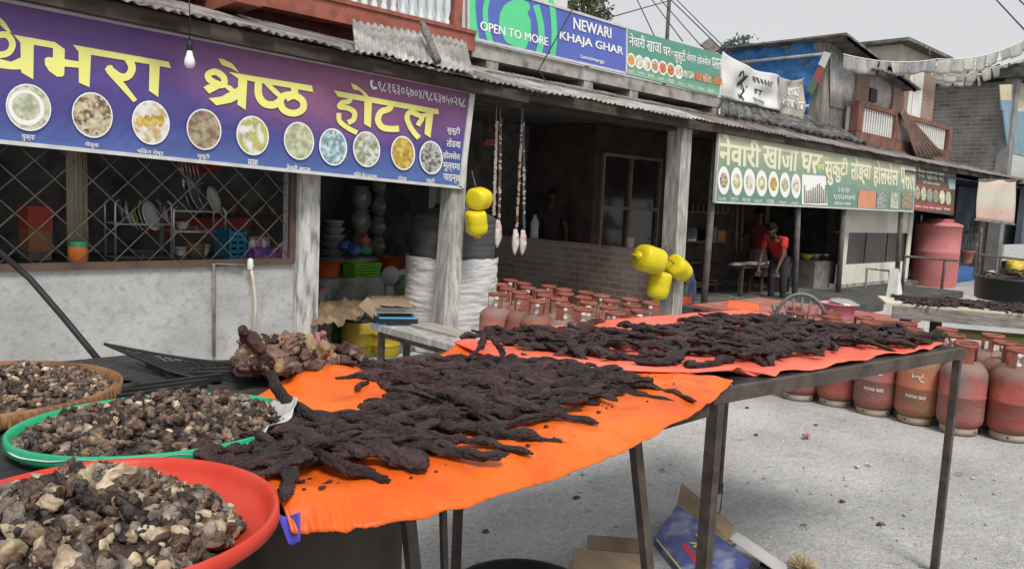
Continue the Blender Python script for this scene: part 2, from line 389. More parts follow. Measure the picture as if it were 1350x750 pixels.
# interior shell
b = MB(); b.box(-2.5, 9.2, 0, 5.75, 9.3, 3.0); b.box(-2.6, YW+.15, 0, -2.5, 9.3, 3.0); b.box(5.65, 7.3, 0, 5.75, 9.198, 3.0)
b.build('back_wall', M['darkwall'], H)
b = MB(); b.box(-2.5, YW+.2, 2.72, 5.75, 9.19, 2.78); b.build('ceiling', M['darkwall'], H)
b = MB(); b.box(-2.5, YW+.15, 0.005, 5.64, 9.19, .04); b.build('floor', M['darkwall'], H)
b = MB(); b.box(xp1+.02, 7.5, .04, 5.6, 9.1, .58); b.build('ledge', M['conc'], H)
# wooden post in front of the water tank
top = fy(601, 240, 5.93); bot = gz(578, 520, 0.0); bb = V((fy(587, 440, 5.62).x-.02, 5.62, 0))
b = MB(); w = .088
b.hexa([bb+V((-w, -w, 0)), bb+V((w, -w, 0)), bb+V((w, w, 0)), bb+V((-w, w, 0))], [top+V((-w*.9, -w*.9, .7)), top+V((w*.9, -w*.9, .7)), top+V((w*.9, w*.9, .7)), top+V((-w*.9, w*.9, .7))])
b.build('post', M['post'], H)
# lintel beam behind the sign and fascia under the eave
e0, e1 = fy(160, 0, 5.5), fy(640, 106, 5.5)
ed = (e1-e0)/(e1.x-e0.x)
def eaveL(x, Y=5.5, dz=0.0): p = e0+ed*(x-e0.x); return V((x, Y, p.z+dz+(Y-5.5)*.27))
b = MB(); b.beam(eaveL(-1.5, 5.62, -.09), eaveL(5.5, 5.62, -.09), .08, .1); b.beam(eaveL(-1.5, 5.85, -.16), eaveL(5.6, 5.85, -.16), .14, .14)
b.build('eave_beam', M['dwood'], H)
b = MB(); corr(b, eaveL(-1.6), eaveL(5.75), eaveL(5.75, 7.0), eaveL(-1.6, 7.0), 95, .011, 4, rag=.05, seed=3)
b.build('tin_roof', M['tin2'], H, thick=.004)
# red balcony
YB = 6.9
def bal(px, py, dy=0.0): return fy(px, py, YB+dy)
p0, p1 = bal(360, 0), bal(626, 68); p2 = bal(626, 46)
zf = p1.z; hb = p2.z-p1.z
b = MB(); b.box(-1.5, YB, zf, p1.x, YB+.2, zf+hb)
b.box(-1.5, YB-.02, zf+hb+.0005, p1.x, YB+.22, zf+hb+.04)
b.box(bal(607, 30).x-.06, YB+.03, zf+hb+.041, bal(607, 30).x+.05, YB+.14, zf+1.6); b.box(-1.5, YB+.04, zf+1.05, p1.x, YB+.16, zf+1.14)
for xx in (1.2, 3.0): b.box(xx-.11, YB-.55, zf-.14, xx+.11, YB+1.5, zf-.004)
b.build('balcony_beam', M['red'], H)
b = MB(); b.box(-1.5, YB+.21, zf+.06, p1.x, 9.3, zf+.16); b.build('balcony_floor', M['conc'], H)
b = MB(); b.box(-1.5, 7.2, 2.795, p1.x-.1, 7.3, zf+.055); b.build('upper_wall', mat('dark_red_wall', (0.10,0.03,0.025), (0.16,0.05,0.04), 4, 0.9), H)
b = MB(); b.box(-1.5, 8.4, zf+.17, p1.x, 8.5, zf+2.4); b.build('room_wall', mat('room_wall', (0.30,0.22,0.2), (0.40,0.3,0.27), 4, 0.9), H)
prof = [(.028, 0), (.028, .06), (.018, .08), (.034, .17), (.030, .30), (.016, .42), (.024, .46), (.018, .50), (.034, .64), (.030, .76), (.016, .9), (.028, .93), (.028, 1.0)]
proto = None
xb = bal(596, 36).x; n = 0
while xb > 2.2:
    if proto is None:
        q = MB(); q.lathe([(r*1.25, z) for r, z in prof], (0, 0, 0), 10); proto = q.build('baluster', M['bw'], H, loc=(0, 0, 0)); o = proto
    else:
        o = proto.copy(); COL.objects.link(o)
    o.location = V((xb, YB+.1, zf+hb+.042)) - V(H['_o']); xb -= .118; n += 1
# loose grey sheet lying over the eave, with a twist of cloth
pa, pb, pc, pd = fy(468, 70, 5.48), fy(624, 99, 5.48), fy(614, 55, 6.35), fy(464, 27, 6.35)
b = MB(); corr(b, pa+V((0, 0, .02)), pb+V((0, 0, .02)), pc, pd, 18, .012, 5, rag=.04, seed=8)
T = b.build('roof_sheet', M['tin'], thick=.004, loc=pa); tag(T, 'loose pale grey corrugated sheet lying over the hotel eave below the balcony', 'roof sheet')
b = MB(); pts = [fy(552, 36, 6.15)+V((0, -.05, .03)), fy(560, 50, 5.95)+V((0, -.03, .03)), fy(566, 65, 5.75)+V((0, -.03, .03)), fy(574, 86, 5.5)+V((0, -.03, .03))]
b.tube(pts, [.03, .04, .03, .035], 7); T = b.build('cloth_twist', mat('grey_rag', (0.10,0.095,0.09), (0.25,0.24,0.22), 30, .95, .8, 60), loc=pts[0]); tag(T, 'twisted grey rag tied down across the loose roof sheet', 'rag')

# ================================================================ MIDDLE: porch, slab, brick wall
YE = 5.9
E0, E1 = fy(640, 106, YE), fy(1345, 237, YE); Ed = (E1-E0)/(E1.x-E0.x)
def eaveR(x, Y=YE, dz=0.0, k=.31): p = E0+Ed*(x-E0.x); return V((x, Y, p.z+dz+(Y-YE)*k))
XP = fy(888, 300, 6.2).x
B = thing('porch_building', 'grey concrete house with open porch and flat slab behind the corrugated eave', 'building', (7.5, 7, 0))
YS = 7.0
sA, sB = fy(622, 56, YS), fy(948, 127, YS); sC, sD = fy(633, 79, YS), fy(947, 141, YS)
zt, zb = (sA.z+sB.z)/2, (sC.z+sD.z)/2; xs0, xs1 = fy(622, 70, YS).x, fy(950, 140, YS).x
b = MB(); b.box(xs0, YS, zb, xs1, 11, zt); 
for px, py in ((650, 88), (777, 108), (837, 117), (945, 135)):
    x = fy(px, py, YS).x; b.box(x-.09, YS+.01, zb-.17, x+.09, 7.55, zb-.002)
b.build('slab', M['conc'], B)
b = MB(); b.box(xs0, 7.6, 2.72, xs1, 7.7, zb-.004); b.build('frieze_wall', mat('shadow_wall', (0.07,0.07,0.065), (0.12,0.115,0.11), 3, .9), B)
b = MB(); corr(b, eaveR(E0.x-.12), eaveR(XP+.4), eaveR(XP+.4, 6.98), eaveR(E0.x-.12, 6.98), 52, .011, 4, rag=.06, seed=4)
b.build('tin_roof', M['tin'], B, thick=.004)
b = MB(); b.beam(eaveR(E0.x, 6.0, -.09), eaveR(XP+.4, 6.0, -.09), .08, .11); b.beam(eaveR(E0.x, 6.25, -.17), eaveR(XP+.4, 6.25, -.17), .14, .16)
for i in range(5): b.beam(eaveR(6.0+i*.85, 5.95, -.05, .30), eaveR(6.0+i*.85, 6.95, -.05, .31), .05, .05)
b.build('eave_beam', M['dwood'], B)
tp, bt = fy(897, 165, 6.2), fy(882, 430, 6.2); w = .115
b = MB(); bt = V((bt.x, 6.2, 0)); tp = V((tp.x, 6.2, 2.62))
b.hexa([bt+V(v)*w for v in ((-1, -1, 0), (1, -1, 0), (1, 1, 0), (-1, 1, 0))], [tp+V(v)*w for v in ((-1, -1, 0), (1, -1, 0), (1, 1, 0), (-1, 1, 0))])
b.build('post', M['post'], B)
b = MB(); b.box(5.78, 6.5, 2.84, 11.5, 12.2, 2.9); b.build('ceiling', M['darkwall'], B)
b = MB(); b.box(5.78, 6.9, 0.004, 9.24, 11, .03); b.box(9.43, 6.5, .004, 9.49, 8.5, .03); b.build('floor', M['darkwall'], B)
# back wall (pale, with doorway) at Y=9.5
Yb = 10.3
xl, xr = fy(680, 250, Yb).x, fy(782, 250, Yb).x; dl, dr, dt = fy(716, 250, Yb).x, fy(763, 250, Yb).x, fy(735, 190, Yb).z
b = MB(); b.box(xl, Yb, 0, dl, Yb+.15, 2.83); b.box(dr, Yb, 0, xr, Yb+.15, 2.83); b.box(dl, Yb, dt, dr, Yb+.15, 2.83); b.build('back_wall', M['porchwall'], B)
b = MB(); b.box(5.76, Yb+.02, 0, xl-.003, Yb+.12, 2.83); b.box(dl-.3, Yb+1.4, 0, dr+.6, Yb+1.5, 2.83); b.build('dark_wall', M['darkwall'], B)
b = MB(); b.box(dl, Yb+.06, 0, dl+.05, Yb+.12, dt); b.box(dr-.05, Yb+.06, 0, dr, Yb+.12, dt); b.box(dl+.3, Yb+.16, 0, dr+.1, Yb+.2, dt)
b.build('door', mat('navy_door', (0.02,0.022,0.03), (0.035,0.038,0.05), 4, .5), B)
# low brick wall running back from the post
b = MB(); b.box(9.25, 6.38, 0, 9.42, 10.28, .9); b.build('brick_wall', brick_mat('red_brick', (0.30,0.17,0.135), (0.40,0.27,0.225), (0.44,0.42,0.39), axis='YZ', rh=.095, bw=.24), B)
# window wall at Y=8.6
Yw2 = 8.6
wx0, wx1 = fy(793, 260, Yw2).x, fy(868, 260, Yw2).x; wz1, wz0 = fy(795, 203, Yw2).z, .55
wxl = fy(783, 260, Yw2).x; b = MB(); b.box(wxl, Yw2+.02, 0, wx0, Yw2+.15, 2.83); b.box(wxl, Yw2+.152, 0, wxl+.12, Yb-.002, 2.83); b.box(wx1, Yw2+.02, 0, 16, Yw2+.15, 2.83); b.box(wx0, Yw2+.02, wz1, wx1, Yw2+.15, 2.83); b.box(wx0, Yw2+.02, 0, wx1, Yw2+.15, wz0)
b.build('window_wall', mat('umber_wall', (0.06,0.05,0.043), (0.10,0.083,0.072), 3, .9), B)
b = MB(); zm = fy(830, 275, Yw2).z; xm = fy(829, 270, Yw2).x; fr = .035
for x in (wx0, xm, wx1): b.beam((x, Yw2, wz0), (x, Yw2, wz1), .05, .06, (0, 1, 0))
for z in (wz0, zm, wz1): b.beam((wx0-.02, Yw2-.004, z), (wx1+.02, Yw2-.004, z), .05, .055)
WF = b.build('window_frame', mat('worn_frame', (0.22,0.19,0.16), (0.32,0.28,0.24), 5, .7), B)
gm = mat('dark_glass', (0.03,0.025,0.025), (0.06,0.045,0.045), 2, .12, spec=.6)
b = MB(); b.box(wx0, Yw2+.03, wz0, wx1, Yw2+.04, wz1); b.build('window_pane', gm, WF)
b = MB(); b.box(wx0+.05, Yw2+.1, wz0, wx1-.05, Yw2+.11, zm+.45); b.build('curtain', mat('curtain', (0.20,0.12,0.13), (0.32,0.26,0.28), 6, .9, stretch=(8, 1, 1)), B)

# ================================================================ RIGHT: the eatery with the green sign
Q = thing('eatery_building', 'open fronted eatery under a long rusty tin eave with steel posts', 'building', (13, 6.2, 0))
b = MB(); corr(b, eaveR(XP+.42), eaveR(26), eaveR(26, 7.0), eaveR(XP+.42, 7.0), 150, .011, 4, rag=.03, seed=5)
b.build('tin_roof', mat('rusty_tin', (0.12,0.09,0.085), (0.27,0.235,0.22), 2, .75, metal=.1, c3=(0.33,0.31,0.3), s3=3, a3=.7), Q, thick=.004)
b = MB(); b.beam(eaveR(XP+.4, 6.0, -.085), eaveR(26, 6.0, -.085), .07, .1); b.beam(eaveR(XP+.4, 6.3, -.14), eaveR(26, 6.3, -.14), .12, .12)
b.build('eave_beam', M['dwood'], Q)
b = MB(); b.box(16.4, 5.95, 2.43, 25.8, 7.2, 2.45); b.build('roof_lining', mat('navy_tarp', (0.02,0.025,0.045), (0.035,0.04,0.07), 3, .7), Q)
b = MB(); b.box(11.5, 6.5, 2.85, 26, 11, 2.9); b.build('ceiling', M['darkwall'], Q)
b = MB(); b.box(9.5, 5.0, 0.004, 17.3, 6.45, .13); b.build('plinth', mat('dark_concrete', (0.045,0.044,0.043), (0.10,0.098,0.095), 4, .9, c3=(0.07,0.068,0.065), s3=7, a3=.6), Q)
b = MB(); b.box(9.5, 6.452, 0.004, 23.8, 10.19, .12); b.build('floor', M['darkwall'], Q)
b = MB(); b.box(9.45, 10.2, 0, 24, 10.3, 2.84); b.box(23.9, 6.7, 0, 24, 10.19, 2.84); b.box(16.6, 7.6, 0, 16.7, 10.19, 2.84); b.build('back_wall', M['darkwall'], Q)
for (pt, pb_) in (((938, 268), (927, 413)), ((1052, 275), (1047, 400)), ((1112, 278), (1104, 398)), ((1188, 280), (1180, 400))):
    a = fy(*pt, 6.15); c = fy(*pb_, 6.15); d = (c-a).normalized(); c = a+d*((a.z-0.0)/-d.z); a2 = a-d*.9
    b = MB(); b.tube([c, a2], .05, 8); b.build('post', mat('post_steel', (0.11,0.105,0.10), (0.19,0.18,0.17), 8, .6), Q)
# pale half wall with three dark panes
wl, wr = fy(1111, 330, 6.5).x, fy(1196, 330, 6.5).x
zA, zB, zC, zD = fy(1150, 278, 6.5).z, fy(1150, 307, 6.5).z, fy(1150, 347, 6.5).z, fy(1150, 371, 6.5).z
b = MB(); b.box(wl, 6.5, zB, wr, 6.6, zA+.15); b.box(wl, 6.5, zD, wr, 6.6, zC)
for px in (1112, 1196): x = fy(px, 330, 6.5).x; b.box(x-.1, 6.47, zD, x+.1, 6.499, zA+.1)
b.build('white_panel', mat('cream_panel', (0.62,0.60,0.52), (0.72,0.70,0.62), 3, .7), Q)
b = MB()
for i in range(3): x0 = wl+(wr-wl)*i/3; b.box(x0+.03, 6.53, zC+.001, x0+(wr-wl)/3-.03, 6.55, zB-.001)
b.build('window_pane', mat('smoked_pane', (0.045,0.043,0.04), (0.07,0.066,0.06), 2, .3), Q)
b = MB(); b.box(wl, 6.48, zD-.08, wr+.1, 6.7, zD-.002); b.build('sill', M['conc'], Q)
xw = fy(1082, 400, 6.5).x
b = MB(); b.box(xw, 6.52, -.2, wr+.1, 6.68, zD-.082); b.build('brick_wall', brick_mat('grey_brick', (0.20,0.17,0.15), (0.30,0.25,0.22), (0.33,0.32,0.30), axis='XZ', rh=.1, bw=.3), Q)
# second dark roof layer above the eave
b = MB(); a_, b_, c_, d_ = fy(950, 152, 6.5), fy(1142, 190, 6.5), fy(1092, 158, 7.3), fy(952, 131, 7.3)
corr(b, a_, b_, c_, d_, 20, .02, 4, rag=.04, seed=12); T = b.build('upper_roof', mat('tarred_sheet', (0.05,0.05,0.05), (0.14,0.135,0.13), 3, .85, .4, 12, c3=(0.25,0.24,0.23), s3=6, a3=.5), Q, thick=.05)

# ================================================================ UPPER RIGHT: tin house under a blue tarpaulin, red balcony
XT = 14.4
K = thing('tin_house', 'ramshackle upper storey of tin sheets with red railed balcony', 'building', (15.5, 7.2, 2.9))
b = MB()
def tf(u, v):
    p = fx(958, 68, XT).lerp(fx(1090, 51, XT), u); q = fx(952, 150, XT).lerp(fx(1063, 160, XT), u)
    r = q.lerp(p, v); r.x += .13*noise.noise(V((u*6+v*2, v*3, 3)))+.05*(1-2*abs(noise.noise(V((u*11-v*5, v*4, 8))))) - .10*sin(pi*v)*abs(noise.noise(V((u*9, 0, 1)))); return r
b.grid(tf, 40, 24); T = b.build('tarpaulin', mat('blue_tarp', (0.028,0.16,0.43), (0.045,0.21,0.52), 3, .45, .9, 5, c3=(0.08,0.28,0.56), s3=8, a3=.5), loc=(XT, 7, 2.9), thick=.004)
tag(T, 'bright blue tarpaulin covering the side of the upper tin house', 'tarpaulin')
b = MB(); yn, yf = fx(1090, 52, XT).y, fx(958, 68, XT).y; zt_ = fx(1090, 52, XT).z
b.box(XT+.05, yn, 2.6, XT+3.4, yf, zt_-.02)
b.build('wall', mat('grey_boards', (0.20,0.18,0.16), (0.36,0.335,0.305), 5, .9, .4, 14, stretch=(4,4,.5), c3=(0.1,0.09,0.08), s3=7, a3=.6), K)
b = MB(); rA, rB = fx(953, 66, XT-.15), fx(1100, 44, XT-.15)
b.hexa([V((XT-.2, yn-.45, zt_)), V((XT+3.6, yn-.45, zt_-.5)), V((XT+3.6, yf+.2, zt_-.5)), V((XT-.2, yf+.2, zt_))], [V((XT-.2, yn-.45, zt_+.035)), V((XT+3.6, yn-.45, zt_-.465)), V((XT+3.6, yf+.2, zt_-.465)), V((XT-.2, yf+.2, zt_+.035))])
for i in range(5): b.beam((XT-.1, yn-.4+i*.1*0, zt_-.04), (XT+3.4, yn-.4, zt_-.53), .05, .05)
b.build('roof', mat('roof_felt', (0.08,0.072,0.068), (0.22,0.205,0.195), 4, .9, .4, 9, c3=(0.30,0.28,0.26), s3=5, a3=.6), K)
yv = yn-.02
def kp(px, py, dy=0.0): return fy(px, py, yv+dy)
def kbox(mb, x0, y0, x1, y1, t=.05, dy=0.0):   # a board given by the photo's corners on the front wall
    a, c = kp(x0, y0, dy), kp(x1, y1, dy); mb.box(min(a.x, c.x), yv+dy-t, min(a.z, c.z), max(a.x, c.x), yv+dy, max(a.z, c.z))
b = MB(); a1, a2, a3, a4 = kp(1094, 140), kp(1132, 150), kp(1132, 76), kp(1094, 66); corr(b, a1, a2, a3, a4, 9, .015, 2); b.build('tin_sheet', M['tinpale'], K, thick=.004)
b = MB(); a1, a2, a3, a4 = kp(1140, 150, -.01), kp(1176, 160, -.01), kp(1176, 100, -.01), kp(1140, 82, -.01); corr(b, a1, a2, a3, a4, 9, .015, 2); b.build('tin_sheet', M['tinpale'], K, thick=.004)
b = MB(); kbox(b, 1129, 72, 1138, 150, .08); kbox(b, 1177, 85, 1189, 165, .08); b.build('brick_pier', brick_mat('pier_brick', (0.30,0.15,0.10), (0.36,0.2,0.14), (0.3,0.27,0.24), axis='XZ'), K)
b = MB(); kbox(b, 1146, 116, 1153, 136, .04, -.04); b.build('window', M['black'], K)
b = MB(); kbox(b, 1190, 90, 1194, 170, .07); kbox(b, 1203, 92, 1207, 170, .07); kbox(b, 1190, 90, 1207, 94, .06, -.01); kbox(b, 1194, 128, 1203, 131, .05); DF = b.build('door_frame', M['white'], K)
b = MB(); kbox(b, 1194, 95, 1203, 170, .02); b.build('door', mat('pale_door', (0.35,0.37,0.38), (0.45,0.46,0.47), 3, .6), DF)
b = MB(); kbox(b, 1207, 90, 1224, 175, .05); b.build('brick_panel', MATS['pier_brick'], K)
b = MB(); a1, a2, a3, a4 = kp(1150, 92, -.7), kp(1193, 102, -.7), kp(1190, 95, -.02), kp(1148, 86, -.02); corr(b, a1, a2, a3, a4, 8, .015, 2); b.build('awning', MATS['roof_felt'], K, thick=.02)
b = MB(); a1, a2 = kp(1210, 78, 1.5), kp(1170, 76, 1.5); b.box(a2.x, yv+1.2, a2.z-.4, kp(1215, 80, 1.5).x, yv+3, a2.z+.3); b.build('rear_room', mat('cream_wall', (0.5,0.47,0.38), (0.58,0.55,0.46), 3, .9), K)
b = MB(); b.box(a2.x-.3, yv+.9, a2.z+.31, kp(1215, 80, 1.5).x+.6, yv+3.2, a2.z+.39); b.build('rear_roof', MATS['roof_felt'], K)
# balcony
yf_ = 6.55
q0, q1 = fy(1136, 134, yf_), fy(1254, 167, yf_); zr = (q0.z+q1.z)/2; zl = fy(1136, 178, yf_).z
bx0, bx1 = q0.x, q1.x
BR = mat('rust_red_wood', (0.15,0.065,0.045), (0.25,0.115,0.085), 5, .75, c3=(0.09,0.06,0.05), s3=8, a3=.6)
b = MB(); b.box(bx0-.1, yf_, zr-.09, bx1+.1, yf_+.12, zr); b.box(bx0-.1, yf_, zl-.25, bx1+.1, yf_+.14, zl+.06)
for t in (0, .36, 1): x = bx0+(bx1-bx0)*t; b.box(x-.11, yf_-.01, zl+.061, x+.11, yf_+.13, zr-.091)
b.build('balcony_rail', BR, K)
b = MB(); b.box(bx0-.1, yf_+.15, zl-.1, bx1+.1, yv-.1, zl-.02); b.build('balcony_floor', M['dwood'], K)
b = MB(); b.box(bx0-.1, yf_+.13, zr-.09, bx0, yv-.06, zr); b.build('side_rail', M['tin2'], K)
proto = None
for i in range(60):
    x = bx0+.2+i*.118
    if x > bx1-.15: break
    if proto is None:
        q = MB(); q.box(-.03, -.015, 0, .03, .015, zr-zl-.155); proto = q.build('baluster', M['white'], K, loc=(0, 0, 0)); o = proto
    else: o = proto.copy(); COL.objects.link(o)
    o.location = V((x, yf_+.06, zl+.062))-V(K['_o'])
for i in range(6):
    o = proto.copy(); COL.objects.link(o); o.location = V((bx0-.05, yf_+.2+i*(yv-yf_-.3)/6, zl+.062))-V(K['_o']); o.rotation_euler.z = pi/2
b = MB(); a1, a2, a3, a4 = fy(1208, 208, 6.35), fy(1246, 206, 6.35), fy(1190, 143, 6.5), fy(1186, 148, 6.5)
corr(b, a1, a2, a3, a4, 7, .02, 3); T = b.build('corrugated_sheet', mat('brown_tin', (0.16,0.10,0.08), (0.24,0.16,0.13), 4, .7), thick=.006, loc=a1)
tag(T, 'brown corrugated sheet propped slanting against the red balcony', 'sheet')

# ================================================================ FAR RIGHT: dark brick tower, blue and white house
XB = 24.0; yc = fx(1319, 160, XB).y
zt2 = fx(1318, 108, XB).z
X2 = thing('brick_house', 'tall dark grey brick house with bare side wall', 'building', (XB, yc, 0))
b = MB(); b.box(XB, yc, 0, XB+.25, yc+5, zt2); b.build('side_wall', brick_mat('dark_brick', (0.16,0.15,0.145), (0.26,0.235,0.225), (0.38,0.37,0.36), axis='YZ', rh=.11, bw=.36, msize=.014), X2)
b = MB(); b.box(XB-.05, yc-.3, 0, XB+.3, yc-.002, zt2+.05); b.box(XB-.04, yc+1.9, 0, XB-.002, yc+2.2, zt2); b.build('pillar', mat('grey_render', (0.20,0.20,0.20), (0.30,0.30,0.30), 3, .9), X2)
b = MB(); b.box(XB-.3, yc-.6, zt2+.055, XB+6, yc+5.3, zt2+.3)
for i in range(26): b.blob((XB-.1+R.uniform(-.2, .5), yc-.5+i*.2, zt2+.36), .2, .24, .12, .5, 2, i, 7, 5)
b.build('roof', mat('mossy_roof', (0.04,0.04,0.038), (0.10,0.10,0.095), 4, .95, .5, 10), X2)
b = MB(); b.box(XB+.3, yc-.22, 0, XB+9, yc+.2, zt2+.04); b.build('front_wall', mat('pale_front', (0.52,0.53,0.53), (0.62,0.63,0.62), 3, .8, stretch=(1, 1, 12)), X2)
def tp_(px, py, dy=-.24): return fy(px, py, yc+dy)
b = MB(); a1, a2, a3, a4 = tp_(1329, 200), tp_(1420, 225), tp_(1420, 150), tp_(1322, 146); b.panel(a1, a2, a3, a4, .03); a1, a2, a3, a4 = tp_(1321, 145), tp_(1334, 148), tp_(1334, 133), tp_(1321, 132); b.panel(a1, a2, a3, a4, .05)
b.build('blue_panel', mat('blue_panel', (0.16,0.28,0.36), (0.22,0.35,0.42), 4, .6), X2)
b = MB(); a1, a2, a3, a4 = tp_(1320, 140, -.226), tp_(1420, 150, -.226), tp_(1420, 108, -.226), tp_(1318, 112, -.226); b.panel(a1, a2, a3, a4, .02); b.build('upper_panel', mat('ochre_plaster', (0.5,0.45,0.3), (0.58,0.53,0.38), 3, .8), X2)
b = MB()
for dz in (0, .35, .7, 1.05): b.beam((XB+.2, yc-.9, 2.95+dz), (XB+4, yc-.9, 2.95+dz), .04, .04)
for i in range(4): b.beam((XB+.25+i*1.1, yc-.9, 2.7), (XB+.25+i*1.1, yc-.9, 4.05), .04, .04, (0, 1, 0))
b.build('railing', M['wire'], X2)
b = MB(); b.box(XB+.2, yc-1.0, 2.55, XB+5, yc-.24, 2.7); b.build('balcony_floor', M['conc'], X2)
# lower wall pieces seen under the eave, blue post
b = MB(); x = fy(1318, 330, 6.6).x; b.box(x-.13, 6.5, 0, x+.13, 6.7, 2.4); b.build('blue_post', mat('blue_paint', (0.05,0.16,0.34), (0.08,0.22,0.42), 4, .6), X2)
b = MB(); a1, a2, a3, a4 = fy(1300, 385, 6.75), fy(1316, 388, 6.75), fy(1316, 295, 6.75), fy(1302, 292, 6.75); b.panel(a1, a2, a3, a4, .05); b.build('grey_door', mat('grey_door', (0.28,0.31,0.32), (0.36,0.38,0.39), 3, .6), X2)
b = MB(); b.box(22.4, 6.85, 0, 23.89, 7.0, 2.4); b.box(24.36, 5.8, 0, 34, 5.95, 2.5);b.build('shop_wall', mat('shop_interior', (0.06,0.075,0.10), (0.12,0.14,0.17), 2, .9), X2)
# white house behind the long sign
p = fy(700, 8, 12); T = MB().box(fy(660, 8, 12).x, 12, 3.4, fy(748, 8, 12).x, 16, fy(750, 16, 12).z+.25).build('white_house', M['white'], loc=(p.x, 12, 0))
tag(T, 'plain white house showing just above the long blue shop sign', 'house')
# ================================================================ SIGNS
def grad_mat(name, stops, axis='X', size=(1, 1), nz=0.12, rough=0.45, corner=None):
    """printed colour blend across a banner"""
    m = bpy.data.materials.new(name); m.use_nodes = True; t = m.node_tree; N = t.nodes; L = t.links; b = N['Principled BSDF']
    b.inputs['Roughness'].default_value = rough; b.inputs['Specular IOR Level'].default_value = .3
    tc = N.new('ShaderNodeTexCoord'); sp = N.new('ShaderNodeSeparateXYZ'); L.new(tc.outputs['Generated'], sp.inputs[0])
    n = N.new('ShaderNodeTexNoise'); n.inputs['Scale'].default_value = 3.0; n.inputs['Detail'].default_value = 5; L.new(tc.outputs['Generated'], n.inputs['Vector'])
    ma = N.new('ShaderNodeMath'); ma.operation = 'MULTIPLY_ADD'; ma.inputs[1].default_value = nz; L.new(n.outputs[0], ma.inputs[0]); L.new(sp.outputs[axis], ma.inputs[2])
    r = N.new('ShaderNodeValToRGB')
    while len(r.color_ramp.elements) < len(stops): r.color_ramp.elements.new(0.5)
    for e, (p, c) in zip(r.color_ramp.elements, stops): e.position = p; e.color = (*c, 1)
    L.new(ma.outputs[0], r.inputs[0]); last = r.outputs[0]
    if corner:   # a second tint blooming from the middle of the top edge
        cx, cz, sx, sz, c = corner
        def lin(o, c0, s0):
            a = N.new('ShaderNodeMath'); a.operation = 'MULTIPLY_ADD'; a.inputs[1].default_value = s0; a.inputs[2].default_value = -c0*s0; L.new(o, a.inputs[0])
            q = N.new('ShaderNodeMath'); q.operation = 'MULTIPLY'; L.new(a.outputs[0], q.inputs[0]); L.new(a.outputs[0], q.inputs[1]); return q
        s1 = lin(sp.outputs['X'], cx, sx); s2 = lin(sp.outputs['Z'], cz, sz)
        ad = N.new('ShaderNodeMath'); ad.operation = 'ADD'; L.new(s1.outputs[0], ad.inputs[0]); L.new(s2.outputs[0], ad.inputs[1])
        mr = N.new('ShaderNodeMapRange'); mr.inputs['From Min'].default_value = 1; mr.inputs['From Max'].default_value = 0; L.new(ad.outputs[0], mr.inputs[0])
        mx = N.new('ShaderNodeMixRGB'); L.new(mr.outputs[0], mx.inputs[0]); L.new(last, mx.inputs[1]); mx.inputs[2].default_value = (*c, 1); last = mx.outputs[0]
    L.new(last, b.inputs['Base Color']); MATS[name] = m
    nb = N.new('ShaderNodeTexNoise'); nb.inputs['Scale'].default_value = 2.2; nb.inputs['Detail'].default_value = 3; nb.inputs['Distortion'].default_value = 1.2; L.new(tc.outputs['Object'], nb.inputs['Vector'])
    bp = N.new('ShaderNodeBump'); bp.inputs['Strength'].default_value = .55; bp.inputs['Distance'].default_value = .06; L.new(nb.outputs[0], bp.inputs['Height']); L.new(bp.outputs[0], b.inputs['Normal'])   # loose flex cloth
    return m
def food(name, a, b_, c, sc=22):
    m = mat('food_'+name, a, b_, sc, .6, lo=.42, hi=.58, c3=c, s3=sc*1.4, a3=.9); return m
FOODS = [food('noodles', (0.32,0.36,0.24), (0.62,0.64,0.5), (0.5,0.46,0.3)), food('choila', (0.14,0.09,0.06), (0.55,0.48,0.3), (0.66,0.62,0.5)),
         food('roast', (0.70,0.72,0.70), (0.50,0.34,0.12), (0.78,0.78,0.76), 12), food('sukuti', (0.22,0.12,0.08), (0.45,0.34,0.26), (0.16,0.34,0.12)),
         food('fish', (0.72,0.76,0.74), (0.48,0.46,0.10), (0.30,0.28,0.08), 12), food('khaja', (0.30,0.34,0.20), (0.58,0.62,0.48), (0.50,0.42,0.20)),
         food('bottles', (0.16,0.30,0.36), (0.55,0.70,0.74), (0.20,0.22,0.20)), food('bottles2', (0.20,0.26,0.18), (0.62,0.66,0.60), (0.44,0.36,0.16)),
         food('brass', (0.46,0.30,0.05), (0.66,0.52,0.12), (0.24,0.12,0.05)), food('strips', (0.10,0.11,0.10), (0.50,0.52,0.50), (0.3,0.3,0.28), 30)]
YA = 5.72
FA = Face(lambda x, y: fy(x, y, YA), (0, -1, 0))
tl, tr, br, bl = (-190, -38), (622, 122), (607, 247.5), (-190, 168)
SA = thing('hotel_sign', 'long purple and blue signboard with big yellow lettering and round food photos', 'sign', fy(0, 186, YA))
b = MB(); b.panel(fy(*bl, YA), fy(*br, YA), fy(*tr, YA), fy(*tl, YA), .02)
b.build('board', grad_mat('hotel_sign_print', [(0.0, (0.065,0.115,0.33)), (0.14, (0.085,0.15,0.38)), (0.4, (0.07,0.068,0.26)), (0.75, (0.11,0.065,0.24)), (1.0, (0.15,0.075,0.25))], 'Z', nz=.12, corner=(.72, .80, 2.6, 1.9, (0.27,0.105,0.21))), SA)
b = MB(); pts = [fy(*q, YA) for q in (tl, tr, br, bl)]
for i in range(4):
    p, q = pts[i], pts[(i+1) % 4]; n = (p+q)/2; b.beam(p+V((0, .008, 0)), q+V((0, .008, 0)), .05, .025 if i != 1 else .06, (0, 0, 1) if i in (0, 2) else (1, 0, 0))
b.build('frame', mat('aluminium_edge', (0.5,0.5,0.5), (0.62,0.62,0.62), 8, .5), SA)
b = MB()
def Z(ox, oy, s): return lambda pts: [(ox+x/s, oy+y/s) for x, y in pts]
